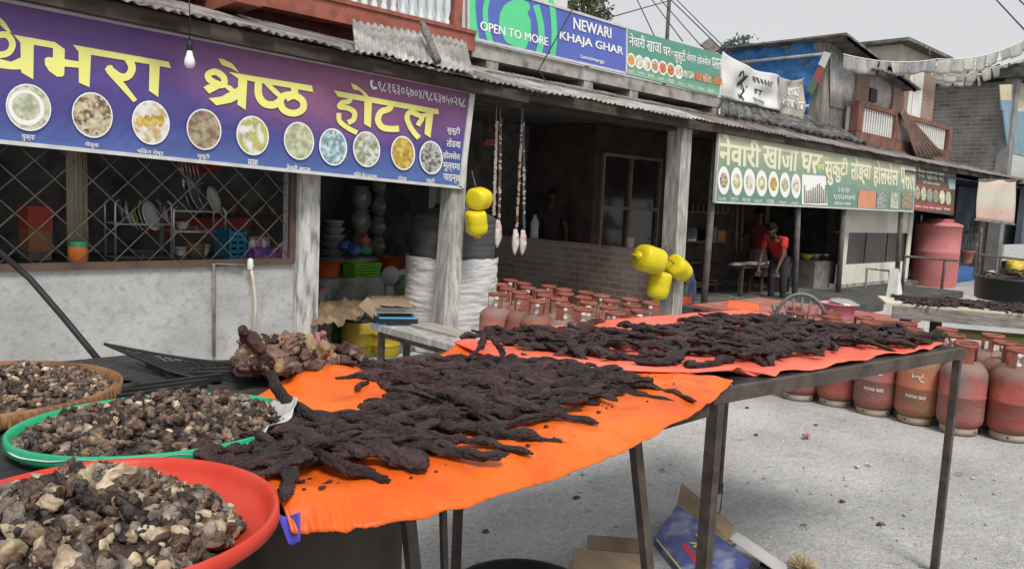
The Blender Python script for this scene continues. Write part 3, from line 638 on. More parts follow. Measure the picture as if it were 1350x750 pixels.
z1 = Z(0, 20, 4.1667); z2 = Z(240, 60, 4.689); z3 = Z(430, 90, 4.687)
FA.poly(b, z1([(0,15),(30,45),(62,98),(45,98),(20,75),(0,55)]))
FA.ribbon(b, z1([(-90,110),(-20,112),(38,112),(68,160),(45,208),(-10,222)]), 36/4.17)
FA.poly(b, z1([(-60,235),(0,243),(60,258),(118,232),(118,300),(60,300),(-60,285)]))
FA.poly(b, z1([(110,118),(185,128),(182,355),(116,316)]))
FA.poly(b, z1([(75,110),(300,150),(356,190),(285,182),(110,152)]))
FA.poly(b, z1([(290,172),(355,188),(352,325),(290,300)]))
FA.poly(b, z1([(245,240),(262,232),(300,236),(345,290),(352,330),(340,340),(312,340),(268,308),(246,272)]))
FA.poly(b, z1([(350,243),(440,258),(440,292),(350,284)]))
FA.poly(b, z1([(430,185),(500,200),(490,398),(432,372)]))
FA.poly(b, z1([(400,165),(925,258),(938,293),(820,272),(500,220),(425,196)]))
FA.ribbon(b, z1([(702,240),(724,290),(702,336),(655,340),(602,302)]), 42/4.17)
FA.poly(b, z1([(590,278),(612,276),(640,320),(752,466),(732,480),(590,325),(574,298)]))
FA.poly(b, z1([(820,262),(876,275),(868,452),(816,416)]))
FA.poly(b, z2([(222,82),(255,88),(310,115),(352,172),(300,142),(242,122)]))
FA.ribbon(b, z2([(160,180),(205,165),(255,200),(250,245),(205,235),(165,210)]), 40/4.69, True)
FA.poly(b, z2([(282,215),(278,242),(165,300),(130,260),(160,243),(230,238)]))
FA.poly(b, z2([(350,255),(350,330),(300,355),(210,372),(162,328),(240,318),(335,265)]))
FA.poly(b, z2([(262,240),(300,252),(335,285),(312,305),(262,262)]))
FA.poly(b, z2([(345,178),(402,190),(390,400),(340,368)]))
FA.poly(b, z2([(285,165),(400,185),(800,250),(808,290),(700,270),(440,226),(340,205)]))
FA.ribbon(b, z2([(470,220),(470,305),(505,358),(565,368),(612,335)]), 46/4.69)
FA.ribbon(b, z2([(512,225),(560,275),(612,322)]), 30/4.69)
FA.ribbon(b, z2([(690,262),(690,300),(630,312),(604,350),(628,402),(690,420),(742,395),(742,345),(690,312),(640,330)]), 42/4.69)
FA.poly(b, z3([(148,95),(180,105),(238,150),(278,202),(240,180),(205,140),(165,133)]))
FA.poly(b, z3([(42,138),(690,255),(692,287),(560,265),(70,178)]))
FA.ribbon(b, z3([(148,168),(138,205),(95,215),(80,240),(130,248),(170,275),(165,318),(130,338)]), 32/4.69)
FA.ribbon(b, z3([(75,278),(80,328),(130,370),(188,400)]), 30/4.69)
FA.poly(b, z3([(232,183),(280,193),(272,370),(230,345)]))
FA.ribbon(b, z3([(402,215),(385,252),(335,272),(316,320),(342,365),(400,377),(446,374)]), 38/4.69)
FA.ribbon(b, z3([(560,288),(518,272),(495,302),(510,352),(540,400),(570,432)]), 32/4.69)
FA.ribbon(b, z3([(540,282),(588,305),(570,340),(562,356)]), 30/4.69); FA.ribbon(b, z3([(580,298),(610,290),(640,292)]), 26/4.69)
FA.poly(b, z3([(616,262),(660,270),(640,432),(603,406)]))
b.build('title_lettering', M['ly'], SA)
b = MB()
FA.trect(b, '९८१६३०६७०४/९८६३७५०२६८', 498, 106, 613, 121, .21, .19, off=.012)
FA.ribbon(b, [(488, 107), (488.5, 113), (491, 116.5), (494.5, 117)], 3.0); FA.ell(b, 489, 108, 2.2, 2.4); FA.ell(b, 494, 116.5, 2.4, 1.9)
for s, y in (('सुकुटी', 166), ('तोङवा', 182), ('होलसेल', 198.5), ('मुल्यमा', 214), ('पाइन्छ', 229)):
    w = {'सुकुटी': (589, 606), 'तोङवा': (588.5, 607)}.get(s, (584, 606)); FA.trect(b, s, w[0], y, w[1], y+11.5, .12, .12, off=.015)
CIR = [(37,142,30,31),(121,152,27,30),(198,162,25,29),(268,171,23,27),(332,179,21.5,26),(393,186,20,25),(438,194,18.5,24.5),(482,197,18,23.5),(530,202,16,22.5),(567,208,15.5,22)]
for s, x, y, w in (('थुक्पा', 37, 177, 17), ('सेकुवा', 121, 186, 18), ('चिकन रोष्ट', 198, 195, 35), ('सुकुटी', 268, 201.5, 16), ('माछा', 333, 210, 13), ('नेवारी खाजा', 393, 216, 32), ('चिसो पेय पदार्थ', 481, 226, 31), ('तोङ्वा', 530, 231, 11), ('सुकुटी', 567, 234, 11)):
    FA.trect(b, s, x-w/2, y, x+w/2, y+8.5, .11, .11, off=.01)
b.build('small_lettering', M['lt'], SA)
for i, (x, y, rx, ry) in enumerate(CIR):
    b = MB(); FA.ell(b, x, y, rx, ry, .1); b.cur = 1; FA.ell(b, x, y, rx-1.6, ry-1.8, .1)
    if i == 0: b.cur = 0; FA.ell(b, x-3, y, rx*.8, ry*.75, .1); b.cur = 1; FA.ell(b, x-3, y-1, rx*.62, ry*.58, .1)
    if i == 2: b.cur = 2; [FA.ell(b, x-14+k*9, y-2-k*.2, 5, 8) for k in range(4)]
    b.build('food_photo', [M['lt'], FOODS[i], FOODS[8]], SA)
# bulb in front of the sign
P0 = at_depth(251, 40, 5.1); o0 = P0
T = thing('light_bulb', 'white bulb hanging on a black cord before the purple signboard', 'light bulb', at_depth(250, 78, 5.1))
c = at_depth(250, 80, 5.1)
b = MB(); b.lathe([(.001, -.05), (.02, -.046), (.031, -.03), (.034, -.012), (.030, .01), (.022, .03), (.017, .055), (.016, .06)], c, 18); b.build('globe', mat('milk_glass', (0.78,0.78,0.78), rough=.25), T)
b = MB(); b.lathe([(.017, .061), (.019, .064), (.019, .11), (.008, .125), (.001, .126)], c, 14); b.build('socket', M['black'], T)
b = MB(); b.tube([c+V((0, 0, .126)), c+V((.004, .01, .28)), c+V((0, .03, .62))], .004, 5); b.build('cord', M['black'], T)

# ---- long sign on the slab: blue panel and green panel
YN = 6.97
FN = Face(lambda x, y: fy(x, y, YN), (0, -1, 0))
SN = thing('long_sign', 'blue and bright green board on the roof slab reading NEWARI KHAJA GHAR', 'sign', fy(720, 70, YN))
q = [(617, -4), (826, 37), (825, 97), (617, 50)]; q[0] = (617, -26)
b = MB(); tl_, tr_, br_, bl_ = [fy(x, y, YN) for x, y in q]; b.panel(bl_, br_, tr_, tl_, .05); b.build('board', mat('sign_blue', (0.095,0.135,0.47), (0.105,0.15,0.50), 3, .45), SN)
b = MB(); pts = [tl_, tr_, br_, bl_]
for i in range(4): b.beam(pts[i]+V((0, .008, 0)), pts[(i+1) % 4]+V((0, .008, 0)), .04, .03, (0, 0, 1) if i in (0, 2) else (1, 0, 0))
b.build('frame', MATS['aluminium_edge'], SN)
z4 = Z(610, 0, 6.136)
b = MB()
FN.poly(b, z4([(50,-100),(110,-85),(100,60),(112,200),(135,320),(60,298),(50,200)]))
FN.ribbon(b, z4([(225,-90),(190,30),(180,120),(195,240),(225,345)]), 42/6.1, n=8)
FN.ribbon(b, z4([(590,45),(620,150),(635,260),(630,360),(612,428)]), 50/6.1, n=8)
FN.ribbon(b, z4([(708,-10),(728,100),(738,250),(735,380),(722,460)]), 46/6.1, n=8)
FN.poly(b, z4([(410,5),(480,2),(530,22),(545,70),(520,110),(545,160),(552,240),(535,320),(515,385),(500,398),(420,380),(350,345),(310,270),(290,180),(300,110),(330,50),(370,18)]))
b.build('green_rings', mat('sign_green', (0.10,0.62,0.27), (0.12,0.66,0.30), 3, .45), SN)
b = MB(); L_ = .008
FN.trect(b, 'OPEN TO MORE', *(z4([(140,172)])[0]), *(z4([(686,246)])[0]), .25, .235, off=.035, lift=L_)
FN.trect(b, 'NEWARI', *(z4([(893,145)])[0]), *(z4([(1197,238)])[0]), .285, .25, off=.035, lift=L_)
FN.trect(b, 'KHAJA GHAR', *(z4([(782,252)])[0]), *(z4([(1293,340)])[0]), .26, .245, off=.035, lift=L_)
FN.trect(b, 'Laxmimarga', *(z4([(950,440)])[0]), *(z4([(1140,480)])[0]), .25, .25, off=.02, lift=L_)
b.build('lettering', M['lt'], SN)
# upper green sign
FG = Face(lambda x, y: fy(x, y, YN), (0, -1, 0))
SG = thing('upper_food_sign', 'green food sign on the roof slab between the blue sign and white banners', 'sign', fy(890, 90, YN))
b = MB(); a_ = [fy(x, y, YN) for x, y in ((827, 98), (948.5, 127), (951, 72), (828, 38))]; b.panel(*a_, .05)
b.build('board', grad_mat('upper_sign_print', [(0, (0.30,0.48,0.30)), (.3, (0.11,0.32,0.24)), (1, (0.11,0.30,0.24))], 'Z', nz=.1), SG)
z5 = Z(820, 30, 5.192); b = MB()
for s, x0, y0, x1, y1, sl in (('नेवारी', 48, 72, 155, 160, .2), ('खाजा', 168, 125, 268, 195, .2), ('घर', 280, 165, 330, 225, .2), ('सुकुटी', 356, 175, 432, 275, .2), ('तोङ्वा', 440, 200, 505, 275, .2), ('होलसेल', 513, 220, 605, 290, .2), ('पसल', 612, 240, 680, 315, .2)):
    (xa, ya), (xb, yb) = z5([(x0, y0), (x1, y1)]); FG.trect(b, s, xa, ya, xb, yb, sl, sl, off=.02)
for i in range(9):
    xa, ya = z5([(40+68*i, 318+17*i)])[0]; FG.trect(b, ('चाउमिन', 'थुक्पा', 'म:म', 'सुकुटी', 'माछा', 'सेकुवा', 'तोङ्वा', 'चिया', 'खाजा')[i], xa, ya, xa+8, ya+4.5, .2, .2)
b.build('lettering', M['lt'], SG)
b = MB(); (xa, ya), (xb, yb) = z5([(330, 185), (353, 225)]); FG.trect(b, 'एवं', xa, ya, xb, yb, .2, .2, off=.02); b.build('yellow_word', M['ly'], SG)
FR = [food('curry', (0.55,0.20,0.05), (0.66,0.40,0.12), (0.5,0.5,0.2)), FOODS[4], FOODS[2], food('sausage', (0.5,0.12,0.05), (0.6,0.5,0.4), (0.35,0.3,0.1)), food('tandoor', (0.5,0.10,0.03), (0.6,0.22,0.06), (0.5,0.4,0.2)), FOODS[0]]
for i in range(7):
    (x, y) = z5([(62+54*i, 258+13.5*i)])[0]; b = MB(); FG.ell(b, x, y, 5.6, 9.4, .2); b.cur = 1; FG.ell(b, x, y, 4.4, 7.2, .2); b.build('food_photo', [M['lt'], FR[(0, 1, 2, 3, 4, 4, 2)[i]]], SG)
for i, (x0, x1, k) in enumerate(((418, 492, 7), (500, 545, 4), (550, 608, 3), (628, 678, 4))):
    (xa, ya), (xb, yb) = z5([(x0, 325+(x0-418)*.2), (x1, 375+(x0-418)*.22)]); b = MB(); FG.poly(b, [(xa, ya), (xb, ya+(xb-xa)*.2), (xb, yb+(xb-xa)*.2), (xa, yb)]); b.build('food_photo', (FOODS+FR)[(7, 14, 13, 14)[i]], SG)

# ---- lower green sign
YG = 6.02
F2 = Face(lambda x, y: fy(x, y, YG), (0, -1, 0))
S2 = thing('green_food_sign', 'long faded green signboard with cream lettering above the eatery posts', 'sign', fy(1075, 250, YG))
b = MB(); b.panel(*[fy(x, y, YG) for x, y in ((942, 266.5), (1203, 279), (1207, 217), (948, 174))], .02)
b.build('board', grad_mat('green_sign_print', [(0, (0.13,0.25,0.205)), (.45, (0.17,0.29,0.235)), (.75, (0.28,0.37,0.26)), (1, (0.44,0.47,0.32))], 'Z', nz=.2), S2)
b = MB(); pts = [fy(x, y, YG) for x, y in ((948, 174), (1207, 217), (1203, 279), (942, 266.5))]
for i in range(4): b.beam(pts[i]+V((0, .006, 0)), pts[(i+1) % 4]+V((0, .006, 0)), .04, .025, (0, 0, 1) if i in (0, 2) else (1, 0, 0))
b.build('frame', MATS['aluminium_edge'], S2)
CR = mat('cream_lettering', (0.74,0.73,0.50), (0.78,0.77,0.6), 3, .5)
b = MB()
for s, qd in (('नेवारी', ((949, 177), (1002, 187), (1001, 221), (948, 217))), ('खाजा', ((1006, 192), (1052, 200), (1050, 226), (1006, 221))), ('घर', ((1056, 200), (1084, 205), (1075, 230), (1056, 227))),
              ('सुकुटी', ((1087, 203), (1118, 209), (1117, 236), (1088, 246))), ('तोङ्वा', ((1121, 206), (1149, 212), (1146, 243), (1122, 246))), ('होलसेल', ((1151, 211), (1184, 218), (1183, 249), (1151, 246))), ('पसल', ((1187, 219), (1207, 222), (1205, 251), (1187, 248)))):
    F2.text(b, s, qd, .045)
b.build('title_lettering', CR, S2)
b = MB(); F2.trect(b, 'एवं', 1077, 214, 1086, 226, .16, .1, off=.03); b.build('yellow_word', M['ly'], S2)
z6 = Z(940, 160, 5.77)
b = MB(); F2.trect(b, 'उ छ दार', *z6([(950, 505)])[0], *z6([(1035, 540)])[0], .08, .08, off=.02); F2.trect(b, '९८१६३०६७०४', *z6([(915, 555)])[0], *z6([(1078, 595)])[0], .05, .05, off=.02); F2.trect(b, 'होटल र लज', *z6([(920, 605)])[0], *z6([(1045, 640)])[0], .05, .05, off=.02)
for i, s in enumerate(('चाउमिन', 'थुक्पा', 'म:म', 'सुकुटी', 'माछा', 'सेकुवा', 'तोङ्वा')): x, y = z6([(68+92*i, 572+6*i)])[0]; F2.trect(b, s, x-5, y, x+5, y+5, .06, .06)
b.build('small_lettering', M['lt'], S2)
for i, (x, y, rx, ry) in enumerate(((80,450,45,108),(178,458,45,108),(275,466,45,105),(368,472,42,100),(458,478,40,98),(545,485,40,96),(628,493,36,95))):
    (xx, yy) = z6([(x, y)])[0]; b = MB(); F2.ell(b, xx, yy, rx/5.77, ry/5.77, .08); b.cur = 1; F2.ell(b, xx, yy, rx/5.77*.66, ry/5.77*.55, .08); b.build('food_photo', [M['lt'], FOODS[(1, 4, 2, 4, 8, 5, 2)[i]]], S2)
b = MB(); F2.poly(b, z6([(675,405),(855,418),(868,640),(672,632)])); b.cur = 1
for i in range(11): x = 690+i*16; h = 90+60*R.random(); F2.poly(b, z6([(x, 620-h), (x+9, 620-h), (x+11, 625), (x-2, 625)]))
b.build('drinks_photo', [M['lt'], mat('bottle_print', (0.08,0.09,0.07), (0.30,0.30,0.2), 30, .5)], S2)
z7 = Z(1130, 180, 6.136)
b = MB(); F2.poly(b, z7([(10,435),(150,442),(142,582),(0,578)])); b.build('orange_panel', mat('orange_print', (0.62,0.24,0.13), (0.66,0.28,0.16), 3, .5), S2)
b = MB()
for i in range(3): F2.trect(b, ('होम डेलिभरी', 'को लागि', 'सम्पर्क'), 0, 0, 1, 1) if False else F2.trect(b, ('चिकन सेकुवा', 'खसी सुकुटी', 'पाइन्छ यहाँ')[i], *z7([(22, 452+i*42)])[0], *z7([(135, 478+i*42)])[0], .05, .05, off=.01, lift=.006)
b.build('panel_lettering', CR, S2)
for i, (xa, xb, k) in enumerate(((160, 228, 9), (268, 335, 7), (362, 438, 3))):
    b = MB(); F2.poly(b, z7([(xa, 445+i*5), (xb, 450+i*5), (xb-6, 585), (xa-8, 582)])); b.build('food_photo', FOODS[k], S2)
# ---- dark red food board next to it
Y3 = 6.04; F3 = Face(lambda x, y: fy(x, y, Y3), (0, -1, 0))
S3 = thing('dark_food_sign', 'small dark brown food board with red stripes at the end of the green sign', 'sign', fy(1230, 260, Y3))
b = MB(); b.panel(*[fy(x, y, Y3) for x, y in ((1203, 277), (1257, 284), (1261, 226), (1207, 217))], .02); b.build('board', mat('brown_print', (0.07,0.06,0.05), (0.12,0.10,0.08), 4, .5), S3)
b = MB(); F3.poly(b, z7([(462,385),(745,425),(745,440),(462,400)])); F3.poly(b, z7([(458,525),(775,570),(775,605),(455,590)])); b.build('red_stripe', mat('red_print', (0.30,0.05,0.04), (0.36,0.07,0.05), 3, .5), S3)
b = MB(); F3.poly(b, z7([(730,335),(795,345),(790,430),(745,425)])); b.build('blue_corner', mat('pale_blue_print', (0.3,0.45,0.48), rough=.5), S3)
b = MB(); F3.trect(b, 'नेवा खाजा घर', *z7([(485,245)])[0], *z7([(700,330)])[0], .16, .16, off=.03); F3.trect(b, 'यहाँ खाजा पाइन्छ', *z7([(528,355)])[0], *z7([(668,385)])[0], .15, .15); b.build('lettering', CR, S3)
b = MB(); F3.trect(b, 'चिकन, मटन, माछा, सुकुटी', *z7([(462,553)])[0], *z7([(680,575)])[0], .1, .1, off=.02, lift=.009); F3.trect(b, 'तोङ्वा', *z7([(700,575)])[0], *z7([(750,598)])[0], .1, .1, off=.02, lift=.009); b.build('white_lettering', M['lt'], S3)
for i in range(6): x, y = z7([(486+50*i, 455+9*i)])[0]; b = MB(); F3.ell(b, x, y, 3.7, 9, .1); b.build('food_photo', FOODS[(1, 0, 9, 3, 2, 5)[i]], S3)
# ---- faded banner at the far right
Y4 = 5.7; S4 = thing('faded_banner', 'sun-bleached pink and cream banner hanging from the eave beside the brick house', 'banner', fy(1312, 240, Y4))
def bn(u, v):
    p = fy(1291, 237, Y4).lerp(fy(1340, 238, Y4), u); q = fy(1287, 290, Y4).lerp(fy(1336, 296, Y4), u); r = p.lerp(q, v); r.y += .02*sin(u*9+v*3); return r
b = MB(); b.grid(bn, 16, 10); b.build('cloth', grad_mat('faded_print', [(0, (0.55,0.36,0.32)), (.4, (0.58,0.40,0.34)), (.62, (0.55,0.54,0.44)), (1, (0.62,0.5,0.42))], 'Z', nz=.25), S4, thick=.004)
b = MB(); b.tube([bn(-.02, 1), bn(1.02, 1)], .025, 6); b.tube([bn(-.02, 0), bn(1.02, 0)], .02, 6); b.build('rod', M['tin2'], S4)
# ---- white banners beside the blue tarpaulin
Y5 = 6.95
def banner(cs, nm, label, m, seed):
    P_ = [fy(x, y, Y5) for x, y in cs]; T = thing(nm, label, 'banner', (P_[0]+P_[2])/2)
    def fn(u, v):
        r = P_[0].lerp(P_[1], u).lerp(P_[3].lerp(P_[2], u), v); r.z -= .10*sin(pi*u)*(1-v)*.8; r.y += .07*noise.noise(V((u*3, v*2.5, seed)))+.03*sin(u*14+v*4); return r
    b = MB(); b.grid(fn, 30, 16); b.build('cloth', m, T, thick=.003); return T, Face(lambda x, y: V((fy(x, y, Y5).x, Y5-.10, fy(x, y, Y5).z)), (0, -1, 0)), fn
wcl = mat('banner_cloth', (0.56,0.56,0.55), (0.68,0.68,0.67), 3, .85, .3, 8)
T1, F5, fn1 = banner(((953, 68), (1029, 99), (1023, 146), (951, 128)), 'white_banner', 'white cloth banner with black painted marks slung beside the blue tarpaulin', wcl, 1)
def inv_print(T, fn, polys, m, cs, name):
    # marks laid on the cloth: u,v in the banner's own coordinates
    b = MB()
    for k, pl in enumerate(polys):
        n = len(pl); vs = []
        for (u, v) in pl: p = fn(u, v); vs.append(p+V((0, -.012-.0004*k, 0)))
        b.add(vs, [tuple(range(n))[::-1]])
    b.build(name, m, T)
def strip(u0, v0, u1, v1, w):
    d = V((u1-u0, v1-v0)).normalized(); a = V((-d.y, d.x))*w/2; return [(u0+a.x, v0+a.y), (u1+a.x, v1+a.y), (u1-a.x, v1-a.y), (u0-a.x, v0-a.y)]
marks = [strip(.28,.22,.34,.34,.03), strip(.26,.26,.24,.40,.03), [(.36,.30),(.44,.24),(.36,.52),(.28,.62),(.26,.56)], strip(.36,.5,.42,.66,.03), strip(.42,.66,.34,.82,.025), strip(.34,.82,.36,.95,.02), strip(.30,.80,.32,.92,.02)]
for k in range(6): marks.append(strip(.52+k*.055, .20+.01*k, .56+k*.055, .34+.01*k, .018))
marks += [strip(.52,.22,.86,.26,.02), strip(.56,.54,.70,.56,.03), strip(.58,.56,.58,.66,.02), strip(.66,.57,.66,.68,.02), strip(.50,.82,.76,.85,.02)]
for k in range(5): marks.append(strip(.52+k*.05, .84, .53+k*.05, .92, .018))
inv_print(T1, fn1, marks, mat('banner_ink', (0.03,0.03,0.03), rough=.7), None, 'marks')
T2, F6, fn2 = banner(((1027, 100), (1062, 101), (1058, 160), (1023, 146)), 'grey_banner', 'smaller grey and tan banner with white lettering beside the white banner', mat('grey_banner_cloth', (0.30,0.29,0.27), (0.46,0.42,0.36), 4, .85, .3, 8), 2)
b = MB()
def ftext(mb, body, fn, u0, v0, u1, v1, off):
    vs, fs = textgeo(body, off); mb.add([fn(u0+(u1-u0)*a, v1+(v0-v1)*c)+V((0, -.014, 0)) for a, c in vs], fs)
ftext(b, 'सुकुटी', fn2, .3, .14, .9, .42, .03); ftext(b, 'होलसेल', fn2, .12, .5, .95, .78, .03); b.build('lettering', M['lt'], T2)
# ================================================================ GAS CYLINDERS
def cyl_mat(name, c1, c2, wear, top):
    m = mat(name, c1, c2, 5, .75, .3, 40, c3=wear, s3=6, a3=.95, rnd=.22, dist=.6); t = m.node_tree; N = t.nodes; L = t.links; b = N['Principled BSDF']
    # dust that settles on the shoulders and worn foot: real dirt with its own shape
    tc = N.new('ShaderNodeTexCoord'); sp = N.new('ShaderNodeSeparateXYZ'); L.new(tc.outputs['Object'], sp.inputs[0])
    n = N.new('ShaderNodeTexNoise'); n.inputs['Scale'].default_value = 7; n.inputs['Detail'].default_value = 6
    oi = N.new('ShaderNodeObjectInfo'); av = N.new('ShaderNodeVectorMath'); av.operation = 'MULTIPLY_ADD'; av.inputs[1].default_value = (1, 1, 1); mm = N.new('ShaderNodeMath'); mm.operation = 'MULTIPLY'; mm.inputs[1].default_value = 53.0
    L.new(oi.outputs['Random'], mm.inputs[0]); L.new(tc.outputs['Object'], av.inputs[0]); L.new(mm.outputs[0], av.inputs[2]); L.new(av.outputs[0], n.inputs['Vector'])
    ma = N.new('ShaderNodeMath'); ma.operation = 'MULTIPLY_ADD'; ma.inputs[1].default_value = .28; L.new(n.outputs[0], ma.inputs[0]); L.new(sp.outputs['Z'], ma.inputs[2])
    r = N.new('ShaderNodeValToRGB'); e = r.color_ramp.elements; e[0].position = .16; e[0].color = (.8,.8,.8,1); e[1].position = .24; e[1].color = (.15,.15,.15,1)
    for p, v in ((.34, .45), (.42, .08), (.54, .10), (.64, .85)): q = e.new(p); q.color = (v, v, v, 1)
    L.new(ma.outputs[0], r.inputs[0]); mx = N.new('ShaderNodeMixRGB'); L.new(r.outputs[0], mx.inputs[0])
    src = b.inputs['Base Color'].links[0].from_socket; L.new(src, mx.inputs[1]); mx.inputs[2].default_value = (*top, 1); L.new(mx.outputs[0], b.inputs['Base Color']); return m
CM = [cyl_mat('gas_red', (0.28,0.048,0.036), (0.38,0.085,0.065), (0.17,0.10,0.085), (0.20,0.13,0.105)),
      cyl_mat('gas_rust', (0.30,0.09,0.045), (0.38,0.14,0.07), (0.18,0.11,0.07), (0.24,0.17,0.115)),
      cyl_mat('gas_faded', (0.32,0.075,0.06), (0.38,0.13,0.11), (0.21,0.15,0.14), (0.23,0.175,0.155))]
ringm = mat('guard_orange', (0.22,0.06,0.04), (0.31,0.105,0.07), 8, .7, c3=(0.2,0.12,0.1), s3=14, a3=.6, rnd=.15)
footm = mat('foot_dust', (0.33,0.26,0.2), (0.42,0.35,0.28), 8, .9); vm_ = mat('valve_white', (0.6,0.6,0.58), (0.7,0.7,0.68), 9, .5)
def cylinder(k):
    T = thing('gas_cylinder', 'x', 'gas cylinder', (0, 0, 0))
    b = MB(); r = .155
    prof = [(.10, .045), (.13, .06), (.15, .085), (r, .12), (r, .265), (r+.004, .270), (r+.004, .285), (r, .29), (r, .42), (.151, .45), (.137, .478), (.11, .503), (.075, .52), (.03, .528), (.001, .529)]
    b.lathe(prof, n=28); b.build('body', CM[k], T)
    b = MB(); b.lathe([(.118, .0), (.124, .0), (.124, .05), (.118, .05)], n=24)
    for a in range(4): an = a*pi/2+.4; b.cur = 1; b.disc(V((cos(an)*.1246, sin(an)*.1246, .028)), V((-sin(an)*.008, cos(an)*.008, 0)), V((0, 0, .008)), 10)
    b.build('foot_ring', [footm, M['black']], T)
    b = MB(); b.lathe([(.070, .625), (.078, .625), (.083, .632), (.083, .646), (.077, .653), (.070, .646), (.070, .625)], n=24); GR = b.build('guard_ring', ringm, T)
    for a in range(3):
        b = MB(); an = a*2*pi/3+.7+k; c_ = V((cos(an), sin(an), 0)); t_ = V((-sin(an), cos(an), 0))
        wd = .045 if a == 0 else .022
        wd *= .85; b.hexa([c_*.076-t_*wd+V((0, 0, .505)), c_*.080-t_*wd+V((0, 0, .505)), c_*.080+t_*wd+V((0, 0, .505)), c_*.076+t_*wd+V((0, 0, .505))],
               [c_*.073-t_*wd+V((0, 0, .63)), c_*.077-t_*wd+V((0, 0, .63)), c_*.077+t_*wd+V((0, 0, .63)), c_*.073+t_*wd+V((0, 0, .63))]); b.build('guard_stay', ringm, GR)
    b = MB(); b.lathe([(.028, .525), (.028, .545), (.016, .55), (.016, .58), (.024, .585), (.024, .612), (.012, .618), (.001, .618)], n=12); b.build('valve', vm_, T)
    return T
protos = [cylinder(k) for k in range(3)]
used = [False]*3
RS = .325
GX, GY0 = 6.13, 2.92
def put_cyl(x, y, k, label, group='gas cylinders standing in a block', text=None):
    if not used[k]: T = protos[k]; used[k] = True
    else: T = copy_tree(protos[k])
    T.location = (x, y, .004); T.rotation_euler.z = R.uniform(0, 6.28); T['label'] = label; T['group'] = group; T['_o'] = tuple(T.location)
    return T
front = [(1051, 532, 0, 'red gas cylinder mostly hidden under the meat table rail, farthest of the near row'), (1100, 540, 0, 'red gas cylinder with scuffed middle, second from the far end of the near row'),
         (1150, 552, 2, 'faded red gas cylinder with white lettering between scuffed red and rusty cylinders'), (1205, 563, 1, 'rusty orange gas cylinder with a white sign and lettering'),
         (1262, 577, 2, 'grey shouldered red gas cylinder right beside the thin steel table leg'), (1326, 577, 1, 'brown dusty gas cylinder nearest the right end of the row')]
cpos = []
for px, py, k, lb in front:
    p = gz(px, py-3, 0); d = V((p.x, p.y, 0)).normalized(); c = p+d*.12; cpos.append(c); T = put_cyl(c.x, c.y, k, lb); T.rotation_euler.z = 0.9
    if px in (1150, 1205):
        dv = (CP-c); az = atan2(dv.y, dv.x)
        def cylp(u, z, l=.002): a = az+u/.155; return V((cos(a)*(.155+l), sin(a)*(.155+l), z))
        b = MB(); vs, fs = textgeo('PUWA GAS', .03); b.add([cylp(-.07+.14*a-.01, .205+.026*h-.004*a) for a, h in vs], fs)
        Rz = Matrix.Rotation(-0.9, 4, 'Z'); 
        zz = .335
        for (u0, h0, u1, h1) in ((-.045, .055, -.04, .02), (-.05, .03, -.005, .04), (-.005, .04, .015, .0), (.015, .0, .04, .0), (.0, .03, .022, .035), (.022, .035, .025, .055)):
            d_ = V((u1-u0, h1-h0)).normalized(); a_ = V((-d_.y, d_.x))*.004
            b.add([cylp(u0+a_.x, zz+h0+a_.y), cylp(u1+a_.x, zz+h1+a_.y), cylp(u1-a_.x, zz+h1-a_.y), cylp(u0-a_.x, zz+h0-a_.y)], [(0, 1, 2, 3)])
        b.v = [Rz @ v for v in b.v]; b.build('stencil', mat('worn_white_letters', (0.55,0.5,0.44), (0.7,0.66,0.6), 60, .8), T, loc=(0, 0, 0))
# second and third rows, then the porch end of the block
yend = cpos[-1].y
n = 0
for row in (1, 2, 3):
    for j in range(7):
        y = yend-.22+j*.33+R.uniform(-.02, .02)+(.16 if row % 2 else 0); x = 6.45+.30*(row-1)+R.uniform(-.015, .015)+.05*abs(j-2)*0
        if j > 4 and row == 1: continue
        put_cyl(x, y, R.choice((0, 1, 2)), 'dusty red gas cylinder packed in the %s row behind the steel table leg' % ('second', 'third', 'fourth')[row-1], 'gas cylinders packed behind the near row')
for row in range(9):
    for j in range(13):
        y = 3.75+j*.275+R.uniform(-.02, .02); x = 5.05+row*.30+R.uniform(-.02, .02)+(.04 if j % 2 else -.02)
        qx, qy = to_px((x, y, .65))
        if qx > 862 or qx < 640 or qy > 452 or qy < 364+(qx-655)*.145: continue
        put_cyl(x, y, R.choice((0, 0, 1, 2)), ('red gas cylinder along the brick wall, in the row nearest the meat tables', 'red gas cylinder along the brick wall, second row from the tables', 'red gas cylinder along the brick wall, third row from the tables', 'red gas cylinder in the row closest to the brick wall', 'red gas cylinder touching the brick wall')[min(row, 4)], 'gas cylinders packed in the porch')

